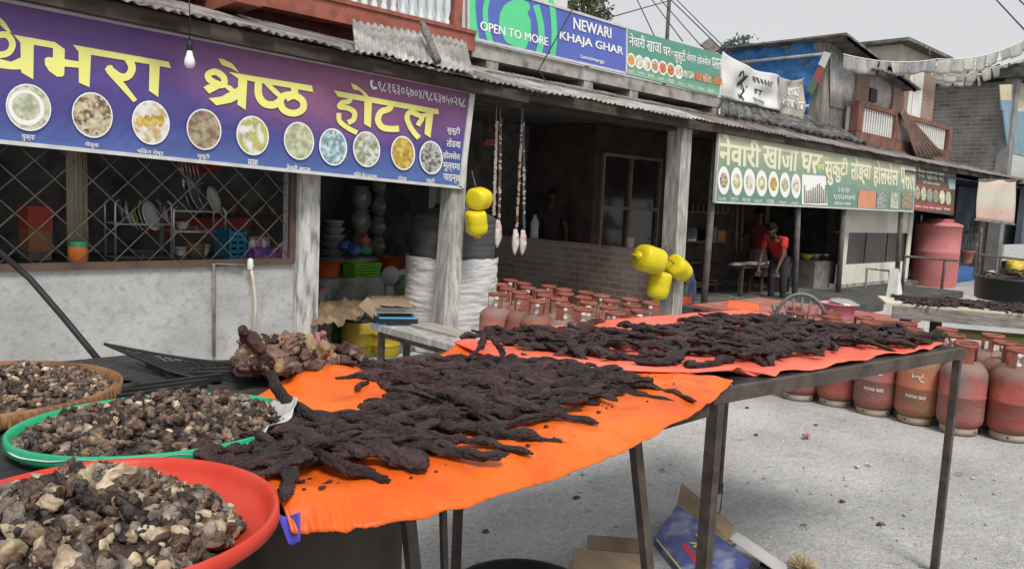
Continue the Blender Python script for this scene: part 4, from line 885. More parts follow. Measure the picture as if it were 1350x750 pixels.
# ================================================================ WRAPPED WATER TANK, JERRYCANS
TKc = V((5.12, 6.2, 0)); T = thing('water_tank', 'black ribbed water tank wrapped in white sacking below, behind the wooden post', 'water tank', TKc)
prof = [(.44, .02)]; z = .02
ztop = fy(605, 287, TKc.y-.1).z
zw = fy(640, 340, TKc.y-.3).z
for i in range(24):
    z0_ = .02+(ztop-.02)*i/24; dz = (ztop-.02)/24; prof += [(.43, z0_+dz*.1), (.433, z0_+dz*.35), (.433, z0_+dz*.75), (.43, z0_+dz*.95)]
prof += [(.40, ztop+.03), (.2, ztop+.09), (.19, ztop+.13), (.001, ztop+.135)]
b = MB(); b.lathe(prof, TKc, 40); b.build('body', mat('tank_black', (0.05,0.05,0.052), (0.10,0.10,0.10), 3, .6, stretch=(1, 1, 6)), T)
b = MB()
def wrp(u, v):
    a = 2*pi*u; cr = noise.noise(V((cos(a)*1.2, sin(a)*1.2, v*26)))+.5*noise.noise(V((cos(a)*3, sin(a)*3, v*55))); cr2 = noise.noise(V((cos(a)*2.2+v*3, sin(a)*2.2, v*11))); r = .462+.006*cr+.010*cr2+.006*(1-2*abs(noise.noise(V((cos(a)*3.3, sin(a)*3.3+v*4, v*18)))))+.012*noise.noise(V((cos(a)*1.1+5, sin(a)*1.1, v*3)))
    z = .01+(zw+.03*noise.noise(V((cos(a)*3, sin(a)*3, 0)))-.01)*v; return TKc+V((r*cos(a), r*sin(a), z))
b.grid(wrp, 110, 110); b.build('sack_wrap', mat('white_sack', (0.62,0.63,0.64), (0.74,0.74,0.74), 5, .8, .6, 40, stretch=(1, 1, 5)), T)
ym = mat('yellow_plastic', (0.66,0.53,0.012), (0.76,0.64,0.02), 5, .42, .15, 20, c3=(0.5,0.38,0.03), s3=7, a3=.4)
def jerry(c, L, r, direc, label, roll=0.0):
    direc = V(direc).normalized(); q = direc.to_track_quat('Z', 'Y').to_matrix() @ Matrix.Rotation(roll, 3, 'Z')
    T = thing('jerrycan', label, 'jerrycan', c, 'yellow jerrycans hung on the posts'); c = V(c)
    b = MB(); prof = []
    rings = [(-.5, .02), (-.495, .5), (-.475, .78), (-.43, .93), (-.36, .99), (-.1, 1.02), (.0, 1.0), (.04, 1.0), (.12, 1.03), (.28, 1.0), (.36, .95), (.42, .86), (.465, .70), (.49, .45), (.495, .02)]
    vs = []; fs = []; n = 20
    for (z, k) in rings:
        for j in range(n):
            th = 2*pi*j/n; e = 2.5; x = abs(cos(th))**(2/e)*(1 if cos(th) > 0 else -1); y = abs(sin(th))**(2/e)*(1 if sin(th) > 0 else -1)
            vs.append(c+q @ V((x*r*k, y*r*.92*k, z*L)))
    for i in range(len(rings)-1):
        for j in range(n): k = (j+1) % n; fs.append((i*n+j, i*n+k, (i+1)*n+k, (i+1)*n+j))
    b.add(vs, fs, True); b.build('body', ym, T)
    b = MB(); b.tube([c+q @ V((-.6*r, 0, .43*L)), c+q @ V((-.5*r, 0, .55*L)), c+q @ V((-.1*r, 0, .57*L)), c+q @ V((.3*r, 0, .5*L))], r*.13, 8); b.build('handle', ym, T)
    b = MB(); b.lathe([(r*.3, .45*L), (r*.3, .6*L), (.001, .6*L)], c, 14, M=Matrix.Translation(q @ V((r*.45, 0, 0))).to_3x3() @ q if False else q); b.build('cap', mat('yellow_cap', (0.66,0.52,0.01), rough=.4), T)
YJ = 5.48
jerry(fy(632, 262, YJ), .20, .105, (1, .3, .12), 'yellow jerrycan hung highest on the wooden post at the sign end', .3)
jerry(fy(628, 294, YJ), .23, .105, (.25, .1, -1), 'yellow jerrycan hanging below the other one on the wooden post', .8)
b = MB(); pj = fy(612, 240, YJ); b.tube([fy(622, 225, YJ), fy(631, 262, YJ-.02), fy(628, 290, YJ-.02)], .006, 5); T = b.build('tie_rope', M['wire'], loc=pj); tag(T, 'cord holding the two yellow jerrycans to the wooden post', 'cord')
YJ2 = 6.0
jerry(fy(856, 342, YJ2), .36, .185, (-1, .25, .25), 'largest yellow jerrycan of the three tied to the concrete post')
jerry(fy(895, 354, YJ2), .36, .150, (1, .1, -.45), 'yellow jerrycan sticking out sideways past the concrete post', .7)
jerry(fy(869, 376, YJ2), .36, .150, (-.12, .1, -1), 'yellow jerrycan hanging lowest on the concrete post', .5)
b = MB(); k0 = fy(876, 338, YJ2-.05)
for q_ in ((862, 338), (890, 348), (872, 366)): b.tube([fy(878, 325, 6.06), k0, fy(*q_, YJ2-.03)], .008, 5)
b.tube([fy(884, 330, 6.05), fy(878, 335, 6.0), k0], .015, 6); T = b.build('hanging_rope', M['wire'], loc=k0); tag(T, 'rope knot tying three yellow jerrycans to the concrete post', 'rope')

# ================================================================ PORCH: strings of sachets, bottle, cup
def sachets(px0, px1, py0, py1, Y, cols, label, pouch=True):
    T = thing('sachet_strand', label, 'strand', fy(px0, py0, Y), 'strands of sachets hanging in the porch')
    a = fy(px0, py0, Y); c = fy(px1, py1, Y)
    b = MB(); b.tube([a+V((0, 0, .35)), a, c], .004, 5); b.build('string', mat('pale_string', (0.4,0.38,0.35), rough=.8), T)
    b = MB(); n = 46
    for i in range(n):
        p = a.lerp(c, (i+.5)/n); b.cur = R.randrange(len(cols)); s = .017; b.obox(p+V((R.uniform(-.006, .006), -.012, 0)), (s, R.uniform(-.004, .004), 0), (0, .004, 0), (0, 0, (a-c).length/n*.42))
    b.build('sachets', cols, T)
    if pouch:
        b = MB(); b.blob(c+V((0, 0, -.13)), .05, .03, .15, .15, 2, 4, 10, 9); b.build('pouch', mat('silver_pouch', (0.55,0.52,0.5), (0.72,0.7,0.68), 14, .35, c3=(0.5,0.15,0.15), s3=20, a3=.7), T)
sm = [mat('sachet_red', (0.20,0.06,0.04), rough=.4), mat('sachet_tan', (0.42,0.33,0.24), rough=.4), mat('sachet_grey', (0.40,0.40,0.40), rough=.4)]
sb_ = [sm[2], mat('sachet_blue', (0.07,0.09,0.17), rough=.4), mat('sachet_dark', (0.10,0.08,0.08), rough=.4)]
sachets(654, 650, 160, 284, 5.9, [sm[2], sm[1]], 'pale strand of sachets beside the yellow jerrycans', False)
sachets(659, 657, 155, 290, 5.95, [sm[2], sm[0], sb_[2]], 'grey strand of sachets ending in a pale pouch over the tank', True)
sachets(687, 680, 165, 302, 6.3, sm, 'red and tan strand of sachets with pouch above the gas cylinders')
sachets(689, 690, 160, 303, 6.35, sb_, 'blue and grey strand of sachets with blue pouch above the gas cylinders')
b = MB(); c = fy(648, 191, 6.1)
for i in range(7): b.tube([c+V((-.09+i*.03, 0, 0)), c+V((-.08+i*.03, -.02, .05)), c+V((-.06+i*.03, 0, .04))], .006, 5)
b.tube([c+V((-.1, 0, 0)), c+V((.12, 0, .0))], .006, 5); b.tube([c+V((0, 0, .04)), c+V((0, .1, .6))], .003, 4)
T = b.build('hook_rack', mat('red_wire', (0.4,0.06,0.05), rough=.5), loc=c); tag(T, 'small red wire hook rack hanging in the dark porch', 'hook rack')
def bottle(c, h, r, m, label, capm, name='water_bottle'):
    T = thing(name, label, 'bottle', c); b = MB(); b.lathe([(r*.9, 0), (r, h*.04), (r, h*.3), (r*.93, h*.36), (r, h*.42), (r, h*.62), (r*.5, h*.82), (r*.36, h*.86), (r*.36, h*.93)], c, 16); b.build('body', m, T)
    b = MB(); b.lathe([(r*.4, h*.931), (r*.4, h), (.001, h)], c, 12); b.build('cap', capm, T)
clear = mat('cloudy_plastic', (0.42,0.45,0.46), (0.58,0.6,0.6), 20, .25)
p = V((9.33, fx(704, 312, 9.33).y, .902)); bottle(p, .42, .07, clear, 'clear plastic bottle standing on the low brick wall', M['black'])
p = V((9.33, fx(830, 325, 9.33).y, .902)); T = thing('plastic_cup', 'dull cream cup standing on the brick wall before the window', 'cup', p)
b = MB(); b.lathe([(.05, 0), (.065, .12), (.066, .15), (.055, .15), (.045, .02), (.001, .02)], p, 18); b.build('body', mat('cream_cup', (0.35,0.28,0.2), (0.42,0.34,0.26), 8, .6), T)
# crate of bottles and blue cloth behind the concrete post
p = fy(903, 418, 6.6); T = thing('bottle_crate', 'orange crate of bottles standing at the foot of the concrete post', 'crate', (p.x, 6.5, 0))
b = MB(); x0, x1 = fy(896, 410, 6.5).x, fy(911, 410, 6.5).x; b.box(x0, 6.5, 0, x1, 6.8, .22); b.build('crate', mat('crate_orange', (0.55,0.08,0.03), (0.62,0.11,0.04), 6, .5), T)
for i in range(3):
    b = MB(); b.lathe([(.03, .22), (.03, .36), (.013, .42), (.013, .5), (.001, .5)], V((x0+.06+i*.09, 6.58, 0)), 10); b.build('bottle', mat('green_glass', (0.10,0.16,0.13), rough=.15), T)
b = MB(); c = fy(908, 385, 6.6); b.blob(c, .13, .1, .36, .35, 2.2, 5, 14, 12); T = b.build('hanging_cloth', mat('navy_cloth', (0.05,0.06,0.11), (0.10,0.11,0.17), 9, .9), loc=c); tag(T, 'navy cloth bundle hanging behind the concrete post', 'cloth')

# ================================================================ SHOP WINDOW: things behind the wire mesh
YI = 6.55
zsh = zs-.005
b = MB(); b.box(-2.4, 6.145, zsh-.05, xp0, 7.3, zsh); b.box(-2.4, 7.2, .04, xp0, 7.28, zsh-.052); T = b.build('counter', M['dwood'], loc=(.5, 6.5, 0)); tag(T, 'dark wooden counter behind the wire mesh window', 'counter')
def wbox(x0, y0, x1, y1, Y, d, name, label, cat, m, group=None, zb=None):
    a, c = fy(x0, y1, Y), fy(x1, y0, Y); z0 = zsh+.001 if zb is None else zb; b = MB(); b.box(a.x, Y, z0, c.x, Y+d, max(c.z, z0+.03)); o = b.build(name, m, loc=(a.x, Y, z0)); return tag(o, label, cat, group)
zc = zsh+.001
T = wbox(38, 333, 68, 346, 6.7, .3, 'carton', 'grey carton at the bottom of the stack behind the mesh', 'carton', mat('grey_card', (0.10,0.10,0.11), (0.16,0.16,0.17), 9, .8), 'cartons stacked behind the mesh')
z_ = zsh+.001+max(.03, fy(40, 333, 6.7).z-zsh-.001)+.001
T = wbox(38, 304, 69, 333, 6.71, .3, 'carton', 'brown carton in the middle of the stack behind the mesh', 'carton', mat('brown_card', (0.28,0.13,0.06), (0.34,0.17,0.08), 9, .8), 'cartons stacked behind the mesh', z_)
z_ = fy(40, 304, 6.71).z+.001
T = wbox(37, 272, 69, 304, 6.7, .3, 'carton', 'red carton on top of the stack behind the mesh', 'carton', mat('red_card', (0.36,0.05,0.04), (0.42,0.08,0.06), 9, .8), 'cartons stacked behind the mesh', z_)
p = fy(103, 347, 6.24); p.z = zsh+.001; T = thing('pickle_jar', 'orange filled jar with green lid behind the wire mesh', 'jar', p)
h = fy(103, 318, 6.24).z-p.z; r = .065
b = MB(); b.lathe([(.001, 0), (r, .005), (r, h*.72), (r*.9, h*.8)], p, 20); b.build('body', mat('orange_pickle', (0.55,0.14,0.02), (0.65,0.22,0.05), 12, .3), T)
b = MB(); b.lathe([(r*.95, h*.8), (r*.97, h), (.001, h)], p, 20); b.build('lid', mat('green_lid', (0.04,0.30,0.12), rough=.4), T)
b = MB(); xa, xb_ = fy(92, 250, 6.3).x, fy(120, 250, 6.3).x
for i in range(9): x = xa+(xb_-xa)*(i+.5)/9; b.tube([(x, 6.38, zsh+.001), (x+.01*sin(i*3), 6.38, 2.4)], .011, 6)
T = b.build('slatted_screen', mat('bamboo_tan', (0.20,0.17,0.12), (0.34,0.29,0.21), 6, .8, stretch=(1, 1, .2)), loc=(xa, 6.3, zsh)); tag(T, 'tan screen of upright canes standing just inside the mesh', 'screen')
chrome = mat('dull_chrome', (0.6,0.6,0.6), (0.72,0.72,0.72), 8, .3, metal=.6)
def rack(x0, x1, ys, Y, label):
    T = thing('dish_rack', label, 'dish rack', fy((x0+x1)/2, ys[-1], Y), 'wire dish racks behind the mesh'); xa, xb_ = fy(x0, 300, Y).x, fy(x1, 300, Y).x; zt = fy(x0, ys[0], Y).z
    b = MB()
    for x in (xa, xb_):
        for y in (Y, Y+.25): b.tube([(x, y, zsh+.002), (x, y, zt-.03), (x+(.03 if x == xa else -.03), y, zt)], .009, 6)
    b.build('frame', chrome, T)
    for yy in ys[1:]:
        z = fy((x0+x1)/2, yy, Y).z; b = MB()
        for y in (Y, Y+.12, Y+.25): b.tube([(xa, y, z), (xb_, y, z)], .008, 6)
        for i in range(5): x = xa+(xb_-xa)*i/4; b.tube([(x, Y, z), (x, Y+.25, z)], .005, 5)
        b.build('shelf', chrome, T)
    return T
YR = 6.75
rack(152, 226, (263, 296, 341), YR, 'lower wire dish rack with a row of white plates behind the mesh')
rack(229, 297, (272, 279, 306, 340), YR, 'taller three shelf wire dish rack behind the mesh')
wp = mat('white_ceramic', (0.72,0.72,0.70), rough=.25); lp = mat('lime_plate', (0.36,0.46,0.03), rough=.35); sp_ = mat('steel_plate', (0.5,0.5,0.49), (0.62,0.62,0.6), 7, .25, metal=.7)
def plate(px, py, rpx, Y, m, label, tilt=.35, yaw=1.2, grp='plates standing in the racks'):
    c = fy(px, py, Y); r = rpx*c.dot(fw)/FPX if False else rpx*((c-CP).dot(fw))/FPX
    Mx = Matrix.Rotation(yaw, 3, 'Z') @ Matrix.Rotation(pi/2-tilt, 3, 'X'); b = MB(); b.lathe([(.001, 0), (r*.55, .0), (r*.7, .012), (r, .028), (r, .032), (r*.68, .018), (r*.5, .006), (.001, .006)], c, 24, M=Mx); tag(b.build('plate', m, loc=c), label, 'plate', grp)
plate(159, 281, 17, YR+.1, sp_, 'dull steel plate at the left end of the lower rack', .2, 1.1)
plate(166, 283, 18, YR+.1, wp, 'first white plate from the left end of the lower rack', .25, 1.15)
plate(174, 290, 15, YR+.1, wp, 'white plate leaning against the lime green plate', .25, 1.1)
plate(178, 287, 18, YR+.12, lp, 'lime green plate in the lower rack', .25, 1.1)
plate(186, 284, 20, YR+.12, wp, 'white plate just right of the lime green plate', .25, .95)
plate(196, 286, 20, YR+.1, wp, 'broadest white plate in the lower rack', .3, .7)
plate(216, 284, 18, YR+.1, sp_, 'grey steel plate alone at the right end of the lower rack', .25, 1.2)
plate(246, 262, 20, YR+.1, sp_, 'tall steel plate on the left of the taller rack', .25, 1.0)
plate(252, 256, 22, YR+.14, wp, 'large cream plate in the taller rack', .3, .95)
plate(266, 262, 19, YR+.1, sp_, 'steel plate between two white plates of the taller rack', .3, .8)
plate(278, 264, 18, YR+.1, wp, 'small white plate at the right end of the taller rack', .3, .75)
def bowl(px, py, Y, r, h, m, label, cat='bowl', z=None, grp='bowls in the racks'):
    c = fy(px, py, Y)
    if z is not None: c.z = z
    b = MB(); b.lathe([(r*.5, 0), (r*.8, h*.35), (r, h), (r*1.05, h), (r*.95, h*.95), (r*.7, h*.35), (.001, h*.1)], c, 20); tag(b.build('bowl', m, loc=c), label, cat, grp)
bowl(190, 339, YR+.1, .11, .05, sp_, 'wide shallow steel bowl on the bottom of the lower rack'); bowl(238, 337, YR+.05, .055, .07, wp, 'white bowl on the bottom shelf near the rack leg'); bowl(268, 337, YR+.1, .06, .10, wp, 'white cup shaped bowl on the bottom shelf of the taller rack')
bowl(240, 302, YR+.1, .06, .06, wp, 'white bowl on the middle shelf'); bowl(257, 303, YR+.1, .06, .03, sp_, 'flat steel dish on the middle shelf')
p = fy(257, 338, YR+.1); T = thing('cane_basket', 'small brown cane basket on the bottom shelf of the taller rack', 'basket', p); b = MB(); b.lathe([(.001, 0), (.075, 0), (.09, .12), (.08, .12), (.065, .01)], p, 18); b.build('body', mat('cane', (0.16,0.09,0.05), (0.26,0.16,0.09), 30, .8, stretch=(1, 1, 3)), T)
# ladles hanging
b = MB()
for i in range(6):
    x = 236+i*5; a = fy(x-4, 205, 7.0); c = fy(x+(3 if i else 8), 240+R.uniform(-4, 6), 7.0); b.tube([a, c], .006, 5); b.blob(c, .03, .015, .045, .1, 1, i, 9, 7)
T = b.build('ladle_bunch', sp_, loc=fy(248, 205, 7)); tag(T, 'bunch of steel ladles hanging above the dish racks', 'ladles')
c = fy(262, 214, 7.4); b = MB(); b.blob(c, .22, .06, .1, .4, 2, 3, 14, 8); T = b.build('red_bag', mat('red_cloth', (0.30,0.03,0.03), (0.40,0.05,0.05), 8, .8), loc=c); tag(T, 'dark red bag hanging under the sign above the racks', 'bag')
c = fy(270, 296, 7.6); b = MB(); b.box(c.x-.5, 7.6, c.z-.1, c.x+.45, 7.62, c.z+.06); T = b.build('red_cloth', mat('red_cloth2', (0.22,0.03,0.03), (0.30,0.05,0.04), 8, .8), loc=c); tag(T, 'red cloth hanging behind the taller dish rack', 'cloth')
T = thing('drinks_crate', 'blue plastic crate beside the dish rack behind the mesh', 'crate', (fy(302, 343, 6.5).x, 6.5, zsh+.001))
x0, x1, zt = fy(302, 320, 6.5).x, fy(325, 320, 6.5).x, fy(310, 303, 6.5).z; bm_ = mat('crate_blue', (0.015,0.16,0.26), (0.02,0.20,0.32), 6, .5); zb = zsh+.001
b = MB()
for i in range(5): z0 = zb+(zt-zb)*i/5; b.box(x0, 6.5, z0, x1, 6.52, z0+(zt-zb)*.13)
for x in (x0, (x0+x1)/2-.01, x1-.02): b.box(x, 6.497, zb, x+.02, 6.523, zt)
b.box(x0, 6.53, zb, x1, 6.8, zb+.01); b.box(x0, 6.531, zb+.011, x0+.015, 6.8, zt); b.box(x1-.015, 6.531, zb+.011, x1, 6.8, zt); b.box(x0+.016, 6.785, zb+.011, x1-.016, 6.8, zt); b.build('lattice', bm_, T)
wbox(335, 327, 376, 343, 6.35, .15, 'sweet_box', 'purple sweet box with coloured print at the window corner', 'box', mat('purple_card', (0.14,0.05,0.30), (0.20,0.08,0.40), 12, .6, c3=(0.6,0.15,0.2), s3=18, a3=.9))
wbox(367, 322, 379, 343, 6.55, .12, 'tea_packet', 'yellow and green packet next to the purple sweet box', 'packet', mat('yellow_card', (0.45,0.35,0.06), (0.15,0.30,0.14), 16, .6))
wbox(328, 312, 356, 327, 6.6, .2, 'wooden_box', 'small open wooden box behind the purple sweet box', 'box', mat('pale_wood', (0.26,0.20,0.13), (0.36,0.28,0.18), 8, .8, stretch=(1, 6, 6)))
for i, (px, cm) in enumerate(((333, (0.6,0.6,0.62)), (341, (0.5,0.2,0.25)), (347, (0.55,0.6,0.65)))):
    c = fy(px, 322, 6.45); b = MB(); b.blob(c, .035, .03, .05, .2, 2, i, 9, 7); T = b.build('toothbrush_pack', mat('pack%d' % i, cm, rough=.4), loc=c); tag(T, ('white packet', 'pink packet', 'pale blue packet')[i]+' standing at the right window corner', 'packet')
# glasses shelf at the back
p = fy(340, 285, 8.0); b = MB(); b.box(p.x-.6, 8.0, p.z-.03, p.x+.5, 8.3, p.z-.002); T = b.build('glass_shelf', M['dwood'], loc=p); tag(T, 'dark shelf of glasses at the back of the hotel kitchen', 'shelf')
gp = None
for i in range(14):
    c = V((p.x-.55+i*.075, 8.08+.08*(i % 2), p.z))
    if gp is None: b = MB(); b.lathe([(.001, 0), (.026, 0), (.032, .10), (.029, .10), (.024, .01)], (0, 0, 0), 12); gp = b.build('glass', mat('amber_glass', (0.20,0.14,0.09), rough=.12), loc=(0, 0, 0)); o = gp
    else: o = gp.copy(); COL.objects.link(o)
    o.location = c; tag(o, 'drinking glass in the row on the dark shelf behind the mesh', 'glass', 'glasses on the kitchen shelf')
# pipe, hose, pole on the wall
b = MB(); yp = YW-.03; a = fy(282, 348, yp); b.tube([fy(282, 470, yp), a, fy(322, 350, yp-.02)], .014, 8); T = b.build('water_pipe', M['tin2'], loc=a); tag(T, 'thin grey pipe running up the plastered low wall', 'pipe')
b = MB(); a = fy(330, 350, yp-.05); b.lathe([(.02, -.03), (.026, 0), (.02, .05), (.001, .06)], a, 12); b.cur = 1; b.tube([a, fy(334, 370, yp-.06), fy(337, 400, yp-.06), fy(334, 450, yp-.08)], .013, 8)
T = b.build('tap_hose', [vm_, mat('cream_hose', (0.55,0.5,0.4), (0.62,0.57,0.47), 9, .5)], loc=a); tag(T, 'cream hose hanging from a white tap on the low wall', 'hose')
b = MB(); a = at_depth(-12, 322, 4.6); b.tube([a, at_depth(40, 368, 4.6), at_depth(85, 420, 4.5), at_depth(132, 477, 4.4)], .018, 8); T = b.build('black_pipe', M['black'], loc=a); tag(T, 'bent black pipe slanting down across the left wall', 'pipe')

# ================================================================ SECOND BAY: pots, basins, drums, bench
steelpot = mat('dark_steel_pot', (0.26,0.25,0.24), (0.40,0.39,0.375), 5, .35, metal=.25)
def potstack(px, py0, py1, n, rp, Y, label, kind=0):
    lo = fy(px, py1, Y); hi = fy(px, py0, Y); h = (hi.z-lo.z)/n; r = rp*((lo-CP).dot(fw))/FPX
    for i in range(n):
        c = V((lo.x, Y, lo.z+h*i)); b = MB(); k = 1-.05*i
        if kind == 0: b.lathe([(r*.5*k, 0), (r*.9*k, h*.25), (r*k, h*.5), (r*.85*k, h*.78), (r*.62*k, h*.86), (r*.80*k, h*.985), (r*.7*k, h*.985), (.001, h*.8)], c, 22)
        elif kind == 1: b.lathe([(r*.6*k, 0), (r*k, h*.8), (r*1.05*k, h*.98), (r*.9*k, h*.98), (.001, h*.5)], c, 22)
        else: b.lathe([(r*k, 0), (r*k, h*.9), (r*1.07*k, h*.92), (r*1.07*k, h*.98), (.001, h*.98)], c, 22)
        tag(b.build(('cooking_pot', 'steel_bowl', 'steel_canister')[kind], steelpot, loc=c), '%s, %s from the bottom' % (label, ('lowest', 'second', 'third', 'fourth', 'fifth')[i]) if i else label+', lowest of all', 'pot', label)
b = MB(); z_ = fy(480, 338, 8.2).z; b.box(xp1+.1, 8.0, z_-.05, 5.6, 8.7, z_-.002); T = b.build('pot_shelf', M['conc'], loc=(4.5, 8.2, z_)); tag(T, 'raised concrete shelf holding the steel pots', 'shelf')
potstack(502, 232, 338, 4, 17, 8.3, 'round bellied steel pot in the middle stack'); potstack(475, 245, 338, 3, 14, 8.35, 'round bellied steel pot in the left stack of the pot shelf')
potstack(440, 290, 338, 5, 16, 8.2, 'steel bowl in the nested pile on the pot shelf', 1); potstack(527, 263, 338, 4, 11, 8.3, 'steel canister in the stack beside the water tank', 2)
def basin(c, r, h, m, label, name='basin', rim=1.08, parts=None, sx=1.0):
    T = thing(name, label, name.replace('_', ' '), c); b = MB(); b.lathe([(.001, 0), (r*.78, 0), (r*.8, .01), (r*.98, h*.95), (r*rim, h*.955), (r*rim, h), (r*.95, h), (r*.76, .02), (.001, .02)], c, 30, sx=sx); b.build('body', m, T); return T
orm = mat('orange_plastic', (0.62,0.10,0.02), (0.68,0.14,0.03), 5, .4)
YP = 7.55; zl_ = .581
c = fy(432, 362, YP+.2); c.z = zl_; basin(c, .15, .19, orm, 'orange plastic basin on the concrete ledge beside the pillar')
b = MB(); c2 = c+V((0, 0, .192)); b.lathe([(.001, 0), (.13, .0), (.16, .012), (.16, .02), (.001, .02)], c2, 26); T = b.build('teal_tray', mat('teal_plastic', (0.03,0.22,0.20), rough=.4), loc=c2); tag(T, 'teal tray lying on the orange basin', 'tray')
c = fy(518, 360, YP+.35); c.z = zl_; basin(c, .17, .2, orm, 'orange basin behind the green basket beside the tank')
c = fy(477, 361, YP+.1); c.z = zl_; T = thing('green_basket', 'lime green perforated plastic basket on the concrete ledge', 'basket', c); gmn = mat('lime_plastic', (0.12,0.42,0.02), (0.16,0.48,0.03), 6, .4)
w = .175; h = .15; b = MB()
for sx_, sy_, ex in (((-1, -1), (1, -1), 0), ((1, -1), (1, 1), 1), ((1, 1), (-1, 1), 0), ((-1, 1), (-1, -1), 1)):
    p, q = V((sx_[0]*w, sx_[1]*.12, 0)), V((sy_[0]*w, sy_[1]*.12, 0))
    for z in (.015, .05, .085, .12): b.beam(c+p*(.9+z*.6)+V((0, 0, z)), c+q*(.9+z*.6)+V((0, 0, z)), .008, .018)
    for i in range(9): t = i/8; a_ = p.lerp(q, t); b.beam(c+a_*.9, c+a_*1.0+V((0, 0, h)), .012, .008, (0, 1, 0) if ex else (1, 0, 0))
    b.beam(c+p*1.02+V((0, 0, h)), c+q*1.02+V((0, 0, h)), .02, .02)
b.box(c.x-w*.9, c.y-.105, c.z, c.x+w*.9, c.y+.105, c.z+.006); b.build('lattice', gmn, T)
for i, (px, py, cm, lb) in enumerate(((468, 330, (0.05,0.12,0.30), 'blue plastic jug lying in the green basket'), (482, 330, (0.05,0.25,0.12), 'green plastic bowl lying in the green basket'), (455, 325, (0.04,0.12,0.28), 'blue bottle standing behind the orange basin'), (480, 318, (0.45,0.10,0.10), 'red basin tipped over the green basket'), (535, 332, (0.06,0.22,0.28), 'teal bag on the second orange basin'))):
    c = fy(px, py, YP+.2+.05*i); b = MB(); b.blob(c, .09, .07, .07, .35, 2, 20+i, 12, 8); T = b.build(('jug', 'bowl', 'bottle', 'basin', 'bag')[i], mat('goods%d' % i, cm, rough=.4), loc=c); tag(T, lb, ('jug', 'bowl', 'bottle', 'basin', 'bag')[i])
# grey pedestal fan shaped scale, green bag
c = fy(514, 378, 7.2); T = thing('spring_scale', 'grey dial scale standing on the ledge before the orange basin', 'scale', c); gpl = mat('grey_plastic', (0.36,0.37,0.37), (0.45,0.46,0.46), 5, .5)
b = MB(); Mx = Matrix.Rotation(pi/2, 3, 'X'); b.lathe([(.001, 0), (.10, 0), (.11, .02), (.11, .05), (.001, .05)], fy(512, 363, 7.2), 24, M=Mx); b.build('dial', gpl, T)
b = MB(); b.beam(fy(512, 372, 7.19), fy(513, 394, 7.19), .09, .05, (0, 1, 0)); b.beam(fy(516, 362, 7.22), fy(536, 357, 7.22), .05, .06); b.build('stand', gpl, T)
c = fy(530, 377, 7.2); b = MB(); b.blob(c, .10, .08, .10, .4, 2, 31, 12, 9); T = b.build('green_bag', mat('green_film', (0.10,0.34,0.10), (0.2,0.45,0.2), 9, .4), loc=c); tag(T, 'crumpled green plastic bag beside the dial scale', 'bag')
c = fy(423, 392, 7.25); b = MB(); b.blob(c, .12, .1, .1, .4, 2, 33, 12, 9); T = b.build('printed_bag', mat('printed_bag', (0.35,0.04,0.05), (0.5,0.5,0.5), 6, .5, c3=(0.06,0.1,0.35), s3=8, a3=.9), loc=c); tag(T, 'red, white and blue printed bag behind the pillar', 'bag')
b = MB(); b.tube([fy(411, 348, 6.3), fy(409, 412, 6.3)], .012, 6); T = b.build('white_pipe', M['white'], loc=fy(410, 380, 6.3)); tag(T, 'short white pipe standing against the pillar', 'pipe')
# brown sacking and cardboard over the drums
def crumple(name, cs, Y0, Y1, z_off, m, label, cat, amp=.05, seed=1, thick=.008):
    P_ = [fy(*cs[0], Y0), fy(*cs[1], Y0), fy(*cs[2], Y1), fy(*cs[3], Y1)]
    def fn(u, v): r = P_[0].lerp(P_[1], u).lerp(P_[3].lerp(P_[2], u), v); k = noise.noise(V((u*4, v*4, seed)))+.5*noise.noise(V((u*11, v*9, seed))); r.z += amp*k; r.y += amp*.4*k; return r
    b = MB(); b.grid(fn, 26, 18); o = b.build(name, m, loc=P_[0], thick=thick); return tag(o, label, cat)
sackm = mat('brown_sack', (0.16,0.11,0.07), (0.27,0.19,0.12), 7, .9, .5, 30)
crumple('sacking', ((408, 428), (470, 424), (490, 398), (424, 396)), 5.75, 6.6, 0, sackm, 'crumpled brown sacking laid over the drums beside the pillar', 'sacking', .07, 2)
cardm = mat('cardboard', (0.28,0.20,0.13), (0.36,0.27,0.18), 4, .9, stretch=(6, 1, 1))
crumple('cardboard_sheet', ((472, 404), (496, 424), (505, 408), (484, 392)), 5.6, 5.9, 0, cardm, 'stiff brown cardboard flap leaning by the blue scale', 'cardboard', .006, 5)
crumple('cardboard_flap', ((490, 402), (545, 406), (540, 390), (488, 391)), 6.1, 6.5, 0, cardm, 'flat brown cardboard behind the blue scale', 'cardboard', .012, 7)
def drum(c, r, h, m, label, lidm=None):
    T = thing('plastic_drum', label, 'drum', c, 'plastic drums under the bench'); b = MB()
    b.lathe([(r*.85, 0), (r*.93, h*.04), (r, h*.25), (r*1.0, h*.30), (r*1.03, h*.31), (r*1.03, h*.34), (r, h*.35), (r, h*.62), (r*1.03, h*.63), (r*1.03, h*.66), (r, h*.67), (r*.97, h*.8), (r*.82, h*.92), (r*.78, h*.95)], c, 28); b.build('body', m, T)
    b = MB(); b.lathe([(r*.86, h*.93), (r*.86, h), (.001, h)], c, 24); b.build('lid', lidm or M['black'], T)
drm = mat('drum_yellow', (0.36,0.26,0.02), (0.44,0.33,0.03), 5, .45, c3=(0.2,0.15,0.05), s3=7, a3=.4)
c = V((*gz(470, 473, 0).xy, 0)); d = V((c.x, c.y, 0)).normalized(); drum(c+d*.13, .150, .36, drm, 'yellow plastic drum with black lid beside the green drum')
c = V((*gz(508, 474, 0).xy, 0)); drum(c+d*.2, .145, .34, drm, 'yellow plastic drum partly behind the bench leg')
